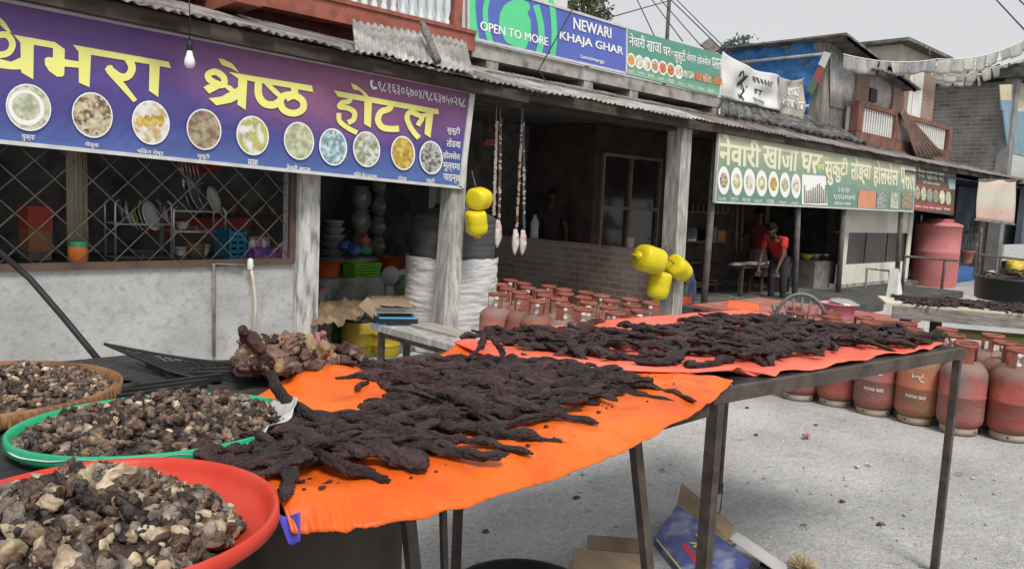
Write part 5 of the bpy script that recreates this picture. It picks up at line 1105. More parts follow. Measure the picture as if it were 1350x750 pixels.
c = V((*gz(442, 468, 0).xy, 0)); drum(c+d*.25, .085, .36, mat('drum_green', (0.015,0.16,0.035), (0.02,0.20,0.05), 5, .45), 'narrow dark green drum beside the white bucket', mat('drum_green_lid', (0.012,0.12,0.03), rough=.5))
c = V((*gz(420, 470, 0).xy, 0))+d*.3; T = thing('white_bucket', 'white bucket stained red at the rim behind the meat pile', 'bucket', c); b = MB(); b.lathe([(.11, 0), (.135, .36), (.145, .365), (.145, .39), (.128, .385), (.105, .02), (.001, .02)], c, 26); b.build('body', mat('bucket_white', (0.6,0.6,0.57), (0.7,0.7,0.67), 6, .5, c3=(0.4,0.15,0.15), s3=9, a3=.5), T)
b = MB(); b.tube([c+V((.14*cos(a), -.05-.1*sin(a), .36-.2*sin(a))) for a in [pi*i/10 for i in range(11)]], .005, 5); b.build('handle', M['wire'], T)
# bench
zbn = .46; A = gz(494, 427, zbn); Bp = gz(640, 458, zbn); BW_ = Bp-A; T = thing('bench', 'weathered grey plank bench running from the drums to the meat tables', 'bench', (A.x+.1, (A.y+Bp.y)/2, 0))
b = MB(); b.box(A.x-.02, Bp.y-.6, zbn-.05, A.x+.36, A.y+.05, zbn); b.build('plank', M['post'], T)
b = MB(); b.box(A.x+.18, Bp.y+.4, zbn+.001, A.x+.40, A.y-.25, zbn+.02); b.build('loose_plank', mat('pale_plank', (0.30,0.27,0.23), (0.4,0.37,0.33), 4, .9, stretch=(6, 1, 6)), T)
for yy in (A.y-.06, Bp.y-.3):
    for xx in (A.x+.03, A.x+.29): b = MB(); b.box(xx-.022, yy-.022, 0, xx+.022, yy+.022, zbn-.052); b.build('leg', M['steel'], T)
b = MB(); b.box(A.x+.02, Bp.y-.3, zbn-.1, A.x+.05, A.y-.04, zbn-.053); b.build('rail', M['steel'], T)
# blue shop scale on the bench end
c = gz(522, 421, zbn+.03); c.z = zbn+.001; Mz = Matrix.Rotation(radians(-30), 3, 'Z'); T = thing('shop_scale', 'blue and black shop scale with steel pan on the bench end', 'scale', c)
def rb(mb, x0, y0, z0, x1, y1, z1, top=1.0):
    vs = [(x, y, z0) for x, y in ((x0, y0), (x1, y0), (x1, y1), (x0, y1))]; cx, cy = (x0+x1)/2, (y0+y1)/2
    vt = [(cx+(x-cx)*top, cy+(y-cy)*top, z1) for x, y, z in vs]; mb.hexa([c+Mz @ V(p) for p in vs], [c+Mz @ V(p) for p in vt])
b = MB(); rb(b, -.17, -.15, .0, .17, .15, .065, .85); b.build('base', mat('scale_blue', (0.06,0.30,0.50), (0.08,0.36,0.58), 4, .4), T)
b = MB(); rb(b, -.165, -.162, .02, .165, -.1605, .06); rb(b, -.09, -.165, .012, .10, -.1625, .035); rb(b, -.178, -.1, .012, -.172, .1, .055); b.build('keypad', M['black'], T)
b = MB(); rb(b, -.12, -.1, .066, .12, .1, .1, .9); b.build('pan_support', M['black'], T)
b = MB(); rb(b, -.17, -.13, .101, .17, .13, .108); b.build('pan', sp_, T)
# ================================================================ TABLES
ZT = 1.0
KZ = (CAM_H-ZT)/.70      # everything on the tables was first measured for a top at .85
def hz(z): return CAM_H-(CAM_H-z)*KZ
steelm = M['steel']
# second table: steel frame under salmon cloth
c0, c1 = gz(943, 513, ZT), gz(1266, 459, ZT)           # front rail
ax = (c1-c0); ax.z = 0; L2 = ax.length; ax.normalize(); ay = V((-ax.y, ax.x, 0))
D2 = 1.42*KZ
T2b = thing('steel_table', 'brown steel framed table under salmon cloth and dark meat strips', 'table', c0)
def t2(u, v, z): return V((c0.x, c0.y, 0))+ax*u+ay*v+V((0, 0, z))
b = MB()
b.beam(t2(-.02, 0, ZT-.022), t2(L2+.02, 0, ZT-.022), .03, .044); b.beam(t2(-.02, D2, ZT-.022), t2(L2+.02, D2, ZT-.022), .03, .044)
b.beam(t2(0, .016, ZT-.023), t2(0, D2-.016, ZT-.023), .03, .04); b.beam(t2(L2, .016, ZT-.023), t2(L2, D2-.016, ZT-.023), .03, .04)
b.beam(t2(L2/2, .016, ZT-.026), t2(L2/2, D2-.016, ZT-.026), .03, .04); b.build('frame', steelm, T2b)
b = MB(); b.hexa([t2(.12, .017, ZT-.004), t2(L2, .017, ZT-.004), t2(L2, D2-.01, ZT-.004), t2(.12, D2-.01, ZT-.004)], [t2(.12, .017, ZT+.001), t2(L2, .017, ZT+.001), t2(L2, D2-.01, ZT+.001), t2(.12, D2-.01, ZT+.001)]); b.build('tabletop', M['black'], T2b)
for u, v, w in ((.012, .002, .038), (L2-.01, .002, .030), (-.175, D2, .030), (L2-.10, D2, .028)):
    b = MB(); p = t2(u, v, 0); b.beam(p, p+V((0, 0, ZT-.045)), w, w, (0, 1, 0)); b.build('leg', steelm, T2b)
# orange table
T1b = thing('plank_table', 'plank table on slim steel legs hidden under the bright orange cloth', 'table', (1.4, 1.5, 0))
X0, X1, YF, YBk = .74, 2.62*KZ-.04, 1.52*KZ, 2.78*KZ
b = MB(); b.box(X0, YF, ZT-.05, X1-.05, YBk, ZT-.012); b.build('tabletop', M['dwood'], T1b)
def leg(a, c, w): b = MB(); b.beam(a, c, w, w*.8, (0, 1, 0)); b.build('leg', steelm, T1b)
def legpx(top, bot, Y, w):
    a = fy(*top, Y); c = fy(*bot, Y); d = (c-a).normalized(); a = a-d*((ZT-.055-a.z)/d.z)*-1 if False else a+d*((ZT-.055-a.z)/d.z); c = a+d*((0-a.z)/d.z); leg(a, c, w)
legpx((538, 684), (545, 750), 1.72*KZ, .028); legpx((584, 672), (586, 750), 2.1*KZ, .018); legpx((838, 590), (853, 740), 1.62*KZ, .030); legpx((468, 700), (468, 750), 1.9*KZ, .018)
# cloths
oc = mat('orange_cloth', (0.68,0.105,0.010), (0.80,0.165,0.018), 2.5, .42, .6, 9, c3=(0.55,0.075,0.012), s3=14, a3=.55, spec=.3, dist=.8)
sc_ = mat('salmon_cloth', (0.74,0.125,0.075), (0.84,0.19,0.125), 3, .5, .35, 6, spec=.3)
blue_u = mat('violet_lining', (0.07,0.06,0.42), (0.10,0.09,0.52), 5, .5)
fe = [(384, 704), (440, 707), (480, 700), (560, 685), (640, 661), (720, 636), (830, 592), (900, 556), (940, 530), (966, 502)]
fr_ = []
for i, (x, y) in enumerate(fe): fr_.append(gz(x, y, ZT-.045+.060*(i/9)**3))
def lerp_list(L, t):
    t = max(0, min(1, t))*(len(L)-1); i = min(int(t), len(L)-2); return L[i].lerp(L[i+1], t-i)
bk = [gz(235, 560, ZT), gz(385, 508, ZT), gz(430, 492, ZT+.01), gz(500, 486, ZT), gz(570, 478, ZT), gz(604, 455, ZT+.02), gz(615, 452, ZT+.02)]
def ocf(u, v):
    f = lerp_list(fr_, u); k = lerp_list(bk, u)
    ztop = ZT+.006+.010*max(0, u-.75)*4
    r = k.lerp(f, v); 
    zz = ztop if v < .86 else ztop+(f.z-ztop)*((v-.86)/.14)**1.6
    if v > .86: r = k.lerp(f, .86).lerp(f, ((v-.86)/.14)**.75)
    m = gz(432, 508, ZT); d = (V((r.x, r.y, 0))-V((m.x, m.y, 0))).length; zz += .045*exp(-(d/.13)**2)
    if v < .1: zz += (k.z-ZT)*(1-v/.1)
    zz += .008*noise.noise(V((r.x*4, r.y*5, 0)))+.004*(1-2*abs(noise.noise(V((r.x*7-r.y*4, r.y*8, 6)))))+.003*noise.noise(V((r.x*17, r.y*15, 0)))
    if v > .82: zz += (.006*noise.noise(V((u*22, v*9, 3)))+.003*(1-2*abs(noise.noise(V((u*60, v*12, 5))))))*(v-.8)/.2; r.y += (.010*noise.noise(V((u*18, v*8, 9)))+.002*noise.noise(V((u*70, v*15, 9))))*(v-.8)/.2
    return V((r.x, r.y, zz))
b = MB(); b.grid(ocf, 220, 90, flip=True)
T = thing('orange_cloth', 'bright orange plastic cloth draped over the nearer table with curled blue lined corner', 'cloth', (1.4, 1.5, ZT)); b.build('sheet', oc, T, thick=.003, off=-1)
# curled corner showing the violet lining
b = MB()
q0, q1, q2, q3 = gz(364, 674, ZT-.01), gz(396, 674, ZT-.008), gz(396, 713, ZT-.055), gz(378, 711, ZT-.055)
def curl(u, v):
    p = q0.lerp(q1, u).lerp(q3.lerp(q2, u), v); p.z += -.012*sin(pi*u); p.y += .01*sin(pi*u); return p
b.grid(curl, 10, 10, flip=True); b.build('corner_lining', blue_u, T, thick=.002)
# salmon cloth with folded left edge
s_fl, s_fr = gz(962, 498, ZT+.008), gz(1250, 459, ZT+.004)
sf = [gz(960, 495, ZT+.01), gz(985, 502, ZT+.008), gz(1060, 489, ZT+.008), gz(1150, 473, ZT+.008), gz(1210, 463, ZT+.008), gz(1252, 456, ZT+.008)]
sf2 = [gz(598, 456, ZT+.02), gz(640, 470, ZT+.02), gz(720, 482, ZT+.018), gz(800, 491, ZT+.016), gz(880, 497, ZT+.012), gz(965, 496, ZT+.012)]
fb = [gz(612, 446, ZT), gz(760, 428, ZT), gz(880, 420, ZT), gz(958, 408, ZT), gz(1100, 424, ZT), gz(1252, 440, ZT)]
# the cloth spans left edge (sf2) to the far right; parametrised as two fans
def scf(u, v):
    L = lerp_list(sf2, v); Rr = t2(L2-.01, D2*(1-v)*.97+.02, ZT+.006)
    fm = lerp_list([t2(uu, D2, ZT+.006) for uu in (-.25, .3, .9, 1.4, L2-.01)], u)
    fn_ = lerp_list(sf, u)+ay*(.022*max(0, sin(u*21+.6))+.006*noise.noise(V((u*30, 0, 0))))
    if u < .0: pass
    r = L.lerp(Rr, u); front = fn_; back = fm
    w = v; r2 = back.lerp(front, w); r = r.lerp(r2, min(1, u*3)); r.z = ZT+.012+.014*max(0, .3-u)+.005*noise.noise(V((r.x*5, r.y*5, 7)))+.003*noise.noise(V((r.x*16, r.y*16, 2)))
    if u < .06: r.z += .018*sin(pi*min(1, (u+.02)/.08))
    if v > .93: r.z += .006*sin(u*40)
    return r
b = MB(); b.grid(scf, 100, 50, flip=False); T = b.build('salmon_cloth', sc_, loc=(3.6, 2, ZT), thick=.003); tag(T, 'salmon orange plastic cloth covering the steel framed table', 'cloth')
# ================================================================ DRIED MEAT STRIPS
meatm = mat('dried_meat', (0.016,0.008,0.009), (0.058,0.029,0.032), 14, .48, .9, 90, c3=(0.075,0.04,0.035), s3=34, a3=.6, spec=.42, rnd=.4, stretch=(1, 1.6, 1.6))
meatm2 = mat('red_dried_meat', (0.028,0.010,0.008), (0.085,0.03,0.024), 16, .55, .9, 70, c3=(0.05,0.03,0.03), s3=30, a3=.6, spec=.4, rnd=.3)
def strip_mesh(seed, L, r):
    rr = random.Random(seed); n = 54; m = 18; ang = 0; p = V((-L/2, 0, 0)); pts = []
    k1 = rr.uniform(-2.2, 2.2); ph = rr.uniform(0, 6)
    for i in range(n+1):
        t = i/n; a = k1*sin(t*3.2+ph)*.55+.7*noise.noise(V((t*6, seed, 0))); pts.append(p.copy()); p += V((cos(a), sin(a), 0))*L/n
    c = sum(pts, V())/len(pts); pts = [q-c for q in pts]; b = MB(); vs = []; fs = []
    tw = rr.uniform(-2, 2)
    for i, q in enumerate(pts):
        t = i/n; tg = (pts[min(i+1, n)]-pts[max(i-1, 0)]).normalized(); a = V((-tg.y, tg.x, 0))
        e = min(t, 1-t); R_ = r*((.62+.45*min(1, e*6)**.6) if e > .02 else .42)*(1+.75*noise.noise(V((t*5.5, seed*1.3, 1))))
        zc = r*.55*noise.noise(V((t*7, seed*2.2, 5)))
        for j in range(m):
            th = 2*pi*j/m; d = 1+.50*noise.noise(V((cos(th)*1.3+seed, sin(th)*1.3, t*L*14)))+.46*(1-2*abs(noise.noise(V((cos(th)*2.2+seed, sin(th)*2.2, t*L*30)))))-.26+.26*noise.noise(V((cos(th)*4+seed, sin(th)*4, t*L*75)))+.14*sin(3*th+tw*t*6+seed)
            ww = 1.02; hh = .60
            vs.append(q+a*(cos(th)*R_*d*ww)+V((0, 0, sin(th)*R_*d*hh+zc)))
    for i in range(n):
        for j in range(m): k = (j+1) % m; fs.append((i*m+j, i*m+k, (i+1)*m+k, (i+1)*m+j))
    fs.append(tuple(range(m-1, -1, -1))); fs.append(tuple(n*m+j for j in range(m))); b.add(vs, fs, True); return b, pts
PROT = []
for s in range(16):
    L = R.uniform(.17, .37); r = R.uniform(.009, .018); PROT.append((strip_mesh(s+1, L, r), L, r))
PMESH = [None]*(len(PROT)*2)
def inpoly(p, poly):
    x, y = p.x, p.y; c = False; j = len(poly)-1
    for i in range(len(poly)):
        a, b_ = poly[i], poly[j]
        if (a.y > y) != (b_.y > y) and x < (b_.x-a.x)*(y-a.y)/(b_.y-a.y)+a.x: c = not c
        j = i
    return c
HM = {}
def hget(x, y): return HM.get((int(x*40), int(y*40)), 0.0)
def put_strip(x, y, az, z0, label, group, k=None, red=False, tilt=0.0, sc=1.0, lift=None, into=None):
    k = R.randrange(len(PROT)) if k is None else k; (b, pts), L, r = PROT[k]; idx = k*2+(1 if red else 0)
    ca, sa = cos(az), sin(az)
    P_ = [(x+(q.x*ca-q.y*sa)*sc, y+(q.x*sa+q.y*ca)*sc) for q in pts[::5]]
    hs = [hget(*q) for q in P_]; n = len(hs); h = sum(hs)/n
    hh = max(sorted(hs)[int(n*.6)], h)
    sl_ = 0
    half = n//2; sl_ = (sum(hs[half:])/(n-half)-sum(hs[:half])/half)/(L*sc*.5); sl_ = max(-.35, min(.35, sl_))
    z = z0+(lift if lift is not None else hh*.72+r*.5*sc)
    for q in P_:
        ky = (int(q[0]*40), int(q[1]*40))
        for dx in (0, 1, -1):
            k2 = (ky[0]+dx, ky[1]); HM[k2] = min(.07, max(HM.get(k2, 0), hh*.5+r*.9*sc))
    if into is not None:
        Mx = Matrix.Translation(V((x, y, z))) @ Matrix.Rotation(az, 4, 'Z') @ Matrix.Rotation(-sl_+tilt, 4, 'Y') @ Matrix.Rotation(R.uniform(-.25, .25), 4, 'X') @ Matrix.Scale(sc, 4)
        into.cur = 1 if red else 0; into.add([Mx @ v for v in b.v], b.f, True); return
    if PMESH[idx] is None: o = b.build('meat_strip', meatm2 if red else meatm, loc=(0, 0, 0)); PMESH[idx] = o.data
    else: o = bpy.data.objects.new('meat_strip', PMESH[idx]); COL.objects.link(o)
    o.location = (x, y, z); o.rotation_euler = (R.uniform(-.25, .25), -sl_+tilt, az) ; o.scale = (sc,)*3
    tag(o, label, 'meat strip', group); return o
def pz(pts, z): return [gz(x, y, z) for x, y in pts]
cnt = 0
def scatter(poly, n, az0, daz, label, group, z0, mind, rrange=(.85, 1.15), redp=.12, into=None):
    global cnt
    xs_ = [p.x for p in poly]; ys_ = [p.y for p in poly]; got = []; tries = 0; md = mind
    while len(got) < n and tries < 9000:
        tries += 1
        if tries % 700 == 0: md *= .82
        p = V((R.uniform(min(xs_), max(xs_)), R.uniform(min(ys_), max(ys_)), 0))
        if not inpoly(p, poly) or any((p-q).length < md for q in got): continue
        got.append(p)
    for p in sorted(got, key=lambda q: -q.y): put_strip(p.x, p.y, az0+R.gauss(0, daz), z0, label, group, red=R.random() < redp, sc=R.uniform(*rrange), into=into); cnt += 1
A1 = radians(-38)
lab1 = 'black-brown dried meat strip lying in the heap on the bright orange cloth'
scatter(pz([(300, 600), (368, 625), (410, 612), (470, 606), (520, 600), (560, 578), (650, 562), (715, 552), (800, 525), (800, 508), (760, 500), (680, 490), (570, 504), (552, 538), (480, 560), (410, 562), (396, 580)], ZT), 92, A1, .38, lab1, 'meat strips on the orange cloth', ZT+.008, .06)
scatter(pz([(450, 505), (510, 492), (580, 486), (650, 480), (740, 496), (790, 506), (800, 516), (680, 520), (560, 525), (545, 515)], ZT), 42, A1, .45, lab1, 'meat strips on the orange cloth', ZT+.008, .06)
for x, y, a in ((545, 592, -62), (585, 598, -50), (640, 588, -40), (465, 616, -70), (380, 628, -75), (420, 622, -60), (690, 572, -45), (735, 556, -30), (310, 604, -60), (345, 615, -70), (500, 606, -65)):
    p = gz(x, y, ZT+.02); put_strip(p.x-.05*cos(radians(a)), p.y-.05*sin(radians(a)), radians(a), ZT+.006, 'dried meat strip with its blunt end near the front edge of the orange cloth', 'strip ends near the front of the orange cloth', sc=1.05)
for x, y, a in ((760, 512, -8), (830, 514, -20), (870, 508, -60), (820, 482, -55)):
    p = gz(x, y, ZT+.03); put_strip(p.x, p.y, radians(a), ZT+.006, 'dried meat strip lying apart on orange cloth where the two cloths overlap', 'strips lying apart between the two heaps')
# long strip hanging off the green tray side
b = MB(); pts = [gz(358, 490, ZT+.10), gz(364, 512, ZT+.07), gz(380, 530, ZT+.045), gz(410, 548, ZT+.035), gz(445, 558, ZT+.035)]
def rough_tube(mb, pts, r, seed, n=11, sub_=6, k_=.4):
    Q = []
    for i in range(len(pts)-1):
        for k in range(sub_): Q.append(pts[i].lerp(pts[i+1], k/sub_))
    Q.append(pts[-1]); o = len(mb.v); mb.tube(Q, [r*(1+.35*noise.noise(V((i*.45, seed, 0))))*(1 if 0 < i < len(Q)-1 else .6) for i in range(len(Q))], n)
    for i in range(o, len(mb.v)): mb.v[i] += V((noise.noise(mb.v[i]*34), noise.noise(mb.v[i]*34+V((9, 0, 0))), noise.noise(mb.v[i]*34+V((0, 9, 0)))))*r*k_
rough_tube(b, pts, .015, 4); T = b.build('long_meat_strip', meatm, loc=pts[0]); tag(T, 'long upright curling strip of dried meat reaching from the bone pile to the strips', 'meat strip')
lab2 = 'black-brown dried meat strip in the broad heap on the salmon cloth'
scatter(pz([(640, 452), (700, 440), (760, 438), (790, 445), (800, 478), (760, 482), (700, 468)], ZT), 36, radians(-25), .7, 'dried meat strip in the tall heap at the salmon cloth corner by the white sacking', 'strips heaped at the salmon cloth corner', ZT+.016, .045)
scatter(pz([(800, 445), (870, 436), (960, 420), (1000, 420), (1030, 432), (1020, 480), (960, 488), (870, 488), (810, 480)], ZT), 70, radians(-30), .45, lab2, 'meat strips on the salmon cloth', ZT+.016, .062)
far = MB(); scatter(pz([(1000, 427), (1100, 440), (1200, 448), (1240, 450), (1190, 459), (1090, 466), (1040, 477), (1005, 484)], ZT), 85, radians(-24), .4, lab2, '', ZT+.016, .05, into=far)
tag(far.build('far_meat_strips', [meatm, meatm2], loc=gz(1120, 450, ZT)), 'mass of black-brown dried meat strips tapering off at the far end of the salmon cloth', 'meat strips', kind='stuff')
for x, y, a in ((640, 440, 60), (632, 452, 35), (770, 438, 20), (660, 462, 70)):
    p = gz(x, y, ZT+.08); put_strip(p.x, p.y, radians(a), ZT+.07, 'short dried meat piece sticking up from the heap at the salmon cloth corner', 'pieces sticking up from the heap', tilt=-.6, sc=.55, lift=.0)

# ================================================================ TRAYS
def tray(c, r, h, m, name, label, cat, rim=.03, sx=1.0, sy=1.0, rot=0.0, tilt=None):
    T = thing(name, label, cat, c); Mx = Matrix.Rotation(rot, 3, 'Z')
    b = MB(); b.lathe([(.001, 0), (r*.93, 0), (r*.965, h*.5), (r-.004, h-.006), (r, h), (r+.004, h+.002), (r+.008, h), (r+.009, h*.35), (r+.006, h*.3), (r*.96, -.004), (.001, -.004)], c, 64, sx=sx, sy=sy, M=Mx); b.build('body', m, T); return T
redm = mat('red_plastic', (0.50,0.032,0.016), (0.60,0.052,0.027), 6, .42, .12, 30, c3=(0.54,0.085,0.06), s3=8, a3=.5)
grm = mat('green_plastic', (0.014,0.34,0.165), (0.02,0.42,0.20), 6, .42, .12, 30, c3=(0.05,0.33,0.2), s3=9, a3=.5)
RC = V((.366, 1.246, ZT+.014)); tray(RC, .247, .032, redm, 'red_tray', 'big round red plastic tray of meat chunks at the near corner', 'tray')
RCt = RC
GC = V((.618, 1.715, ZT+.003)); GRX, GRY = .40, .285
g_rot = radians(-8)
tray(GC, .280, .032, grm, 'green_tray', 'round green plastic tray with grey sheet and dark meat chunks', 'tray', sx=1.0, sy=.80, rot=g_rot)
BC = V((.388, 2.213, ZT+.006)); BT = thing('bamboo_tray', 'woven bamboo tray heaped with small meat pieces by the plastered wall', 'tray', BC)
b = MB(); b.lathe([(.001, 0), (.262, 0), (.272, .02), (.276, .032), (.284, .036), (.292, .032), (.294, .006), (.284, -.004), (.001, -.004)], BC, 72)
bam = mat('bamboo', (0.14,0.06,0.025), (0.28,0.14,0.06), 12, .6, .5, 40, stretch=(1, 1, .4), c3=(0.10,0.05,0.025), s3=10, a3=.6); b.build('body', bam, BT)
b = MB()
for i in range(90): a = 2*pi*i/90; b.obox(BC+V((cos(a)*.294, sin(a)*.294, .018)), V((-sin(a)*.003, cos(a)*.003, 0)), V((cos(a)*.003, sin(a)*.003, 0)), (0, 0, .015))
b.build('binding', mat('bamboo_binding', (0.38,0.22,0.10), (0.22,0.11,0.05), 15, .6), BT)
# chunks
CHM = [mat('chunk_brown', (0.038,0.022,0.016), (0.165,0.105,0.076), 26, .45, .6, 60, c3=(0.34,0.24,0.15), s3=30, a3=.6, rnd=.35, sss=.1), mat('chunk_dark', (0.012,0.009,0.008), (0.055,0.040,0.034), 25, .45, .6, 60, c3=(0.12,0.1,0.09), s3=30, a3=.5, rnd=.3),
       mat('chunk_fat', (0.28,0.20,0.125), (0.58,0.48,0.34), 22, .35, .3, 45, c3=(0.16,0.09,0.06), s3=24, a3=.7, rnd=.2), mat('chunk_grey', (0.10,0.08,0.065), (0.33,0.275,0.225), 28, .45, .6, 60, c3=(0.06,0.05,0.05), s3=30, a3=.7, rnd=.25)]
def chunk_mb(mb, c, s, seed, Mx=None, nu=10, nv=7):
    rr = random.Random(seed); mb.blob(c, s*rr.uniform(.8, 1.45), s*rr.uniform(.55, 1.0), s*rr.uniform(.40, .78), .31, 1.6, seed, nu, nv, Mx)
CP_ = []
for k in range(12):
    CP_.append([None]*4)
def put_chunk(p, s, mi, label, group):
    k = R.randrange(12)
    if CP_[k][mi] is None:
        b = MB(); chunk_mb(b, (0, 0, 0), .025, k+1, None, 20, 14)
        for i in range(len(b.v)): b.v[i] += b.v[i].normalized()*.004*noise.noise(b.v[i]*70+V((k, 0, 0)))
        o = b.build('meat_chunk', CHM[mi], loc=(0, 0, 0)); CP_[k][mi] = o.data
    else: o = bpy.data.objects.new('meat_chunk', CP_[k][mi]); COL.objects.link(o)
    o.location = p; o.rotation_euler = (R.uniform(0, 6), R.uniform(0, 6), R.uniform(0, 6)); o.scale = (s/.025,)*3; tag(o, label, 'meat chunk', group)
def mound(T, c, prof, n_ind, n_bulk, smin, smax, weights, lab, nm, shape, bulk_label):
    hgt = prof
    for i in range(n_ind):
        while True:
            x, y = R.uniform(-1, 1), R.uniform(-1, 1)
            if x*x+y*y < 1: break
        px_, py_ = shape(x, y); h = hgt(x, y); s = R.uniform(smin, smax); mi = R.choices((0, 1, 2, 3), weights)[0]
        put_chunk(c+V((px_, py_, .006+h+s*.05)), s, mi, lab[mi], nm)
    b = MB()
    for i in range(n_bulk):
        while True:
            x, y = R.uniform(-1, 1), R.uniform(-1, 1)
            if x*x+y*y < 1: break
        px_, py_ = shape(x*1.02, y*1.02); h = max(0.0, hgt(x, y)-.006); b.cur = R.choices((0, 1, 2, 3), weights)[0]
        chunk_mb(b, c+V((px_, py_, .008+h*(R.random()**.18))), R.uniform(smin*.8, smax*.95), i, Matrix.Rotation(R.uniform(0, 6), 3, (R.random(), R.random(), R.random()+.1)), 8, 6)
    # packed core under the chunks
    b.cur = 1; n = 26
    b.grid(lambda u, v: c+V((*shape((v*.95)*cos(u*2*pi), (v*.95)*sin(u*2*pi)), .003+.86*hgt(v*.95*cos(u*2*pi), v*.95*sin(u*2*pi)))), n, 8, flip=False)
    tag(b.build('meat_heap', CHM, loc=c), bulk_label, 'meat heap', kind='stuff')
mound(None, RC+V((-.03, -.014, 0)), lambda x, y: .074*max(0, 1-(x*x+y*y))**.8*(1+.3*noise.noise(V((x*2, y*2, 0)))), 210, 800, .009, .0175, (34, 20, 22, 24),
      ('brown chunk of dried meat in the red tray', 'blackish chunk of dried meat in the red tray', 'cream fatty chunk in the red tray', 'grey chunk of dried meat in the red tray'), 'chunks in the red tray', lambda x, y: (x*.208, y*.212), 'heap of small chunks filling the red tray under the larger ones')
def gsh(x, y): p = Matrix.Rotation(g_rot, 3, 'Z') @ V((x*.268, y*.208, 0)); return (p.x, p.y)
mound(None, GC+V((0, .0, 0)), lambda x, y: .072*max(0, 1-(x*x+y*y))**.7*(1+.3*noise.noise(V((x*2, y*2, 4)))), 88, 1300, .008, .0145, (48, 36, 3, 13),
      ('brown chunk of dried meat in the green tray', 'blackish chunk of dried meat in the green tray', 'cream fatty chunk in the green tray', 'grey chunk of dried meat in the green tray'), 'chunks in the green tray', gsh, 'heap of small brown chunks filling the green tray')
mound(None, BC, lambda x, y: .06*max(0, 1-(x*x+y*y))**.6*(1+.4*noise.noise(V((x*3, y*3, 8)))), 0, 2000, .0065, .0115, (56, 26, 7, 11),
      ('',)*4, '', lambda x, y: (x*.272, y*.272), 'heap of small brown and pale meat pieces on the bamboo tray')
# grey sheet lining the green tray
b = MB()
def lin(u, v):
    a = -2.9+3.1*u; x, y = (.83+.20*v)*cos(a), (.83+.20*v)*sin(a); p = gsh(x*1.06, y*1.08); k = noise.noise(V((u*9, v*3, 2)))
    big = 1.0 if u > .62 else .35+.3*noise.noise(V((u*7, 0, 4)))
    return GC+V((p[0], p[1], .012+.034*v*big+.012*k*v+(.015*v if u > .75 else 0)))
b.grid(lin, 60, 8); T = b.build('plastic_lining', mat('grey_film', (0.40,0.42,0.42), (0.58,0.6,0.6), 9, .35, .4, 20), loc=GC, thick=.001); tag(T, 'crumpled grey plastic sheet lining the green tray', 'sheet')
# low black table carrying the trays
T = thing('tray_table', 'dark low table carrying the meat trays beside the plastered wall', 'table', (.3, 1.8, 0))
b = MB(); b.box(-.6, 1.30, ZT-.035, .72, 1.95, ZT-.005); b.box(-.6, 1.97, ZT-.034, .9, 2.62, ZT-.004); b.build('tabletop', mat('black_boards', (0.02,0.02,0.022), (0.05,0.05,0.052), 4, .6, stretch=(1, 8, 1)), T)
for x in (-.5, .64):
    for y in (1.5, 2.5): b = MB(); b.box(x-.03, y-.03, 0, x+.03, y+.03, ZT-.037); b.build('leg', steelm, T)
b = MB(); 
for i in range(5): b.beam((-.6, 1.95+i*.035, ZT+.009), (.70+.06*i, 1.97+i*.042, ZT+.009), .016, .02)
T = b.build('black_rack', M['black'], loc=(.3, 2.0, ZT)); tag(T, 'black slats lying behind the green tray', 'slats')
# a black crate corner under the bamboo tray
p = gz(163, 517, ZT); b = MB(); b.lathe([(.02, 0), (.036, .0), (.036, .03), (.03, .034), (.02, .03)], V((p.x, p.y, ZT-.003)), 18); T = b.build('black_ring', M['black'], loc=p); tag(T, 'small black ring lying at the end of the bamboo tray', 'ring')
# black steel drum under red tray and orange corner
c = V((.92, 1.58, 0)); T = thing('steel_drum', 'dark dented steel drum standing under the red tray and orange cloth corner', 'drum', c)
b = MB(); h = .86; prof = [(.001, 0), (.20, 0)]
for i in range(13): z = h*i/12; prof.append((.205+(.008 if i in (4, 8) else 0), z))
prof += [(.215, h), (.215, h+.02), (.20, h+.02), (.195, h-.04), (.001, h-.04)]
b.lathe(prof, c, 40); b.build('body', mat('sooty_drum', (0.018,0.016,0.015), (0.06,0.05,0.045), 5, .6, .3, 12, c3=(0.09,0.065,0.05), s3=6, a3=.6), T)
c = V((.34, 1.12, 0)); T = thing('tray_stand', 'dark stand holding the red tray at the near corner', 'stand', c); b = MB(); b.lathe([(.001, ZT-.04), (.14, ZT-.04), (.15, ZT-.02), (.14, ZT-.002), (.001, ZT-.002)], c, 24); b.build('top', M['black'], T)
for i in range(4): a = i*pi/2+.6; b = MB(); b.tube([c+V((cos(a)*.11, sin(a)*.11, ZT-.04)), c+V((cos(a)*.16, sin(a)*.16, 0))], .014, 6); b.build('leg', steelm, T)
# ---- mesh rack with raw bones and meat
T = thing('mesh_rack', 'blackened wire mesh rack curling up at one end under the bone pile', 'rack', gz(320, 480, hz(.87)))
K0, K1, K2, K3 = gz(136, 463, .88), gz(478, 484, .87), gz(470, 498, .87), gz(330, 500, .86)
A_, Bq, Cq, Dq = gz(138, 462, hz(.90)), gz(470, 478, hz(.90)), gz(430, 500, hz(.865)), gz(222, 489, hz(.875))
def rk(u, v):
    p = A_.lerp(Bq, u).lerp(Dq.lerp(Cq, u), v); p.z += -.03*sin(pi*u)+.02*(1-u)*(1-v); return p
b = MB()
for i in range(25): b.tube([rk(i/24, t/6) for t in range(7)], .0018, 5)
for i in range(12): b.tube([rk(t/16, i/11) for t in range(17)], .0018, 5)
b.build('mesh', M['black'], T)
b = MB(); b.tube([rk(t/20, 0) for t in range(21)]+[rk(1, t/6) for t in range(1, 7)]+[rk(1-t/20, 1) for t in range(1, 21)]+[rk(0, 1-t/6) for t in range(1, 7)], .0045, 6); b.build('rim', M['black'], T)
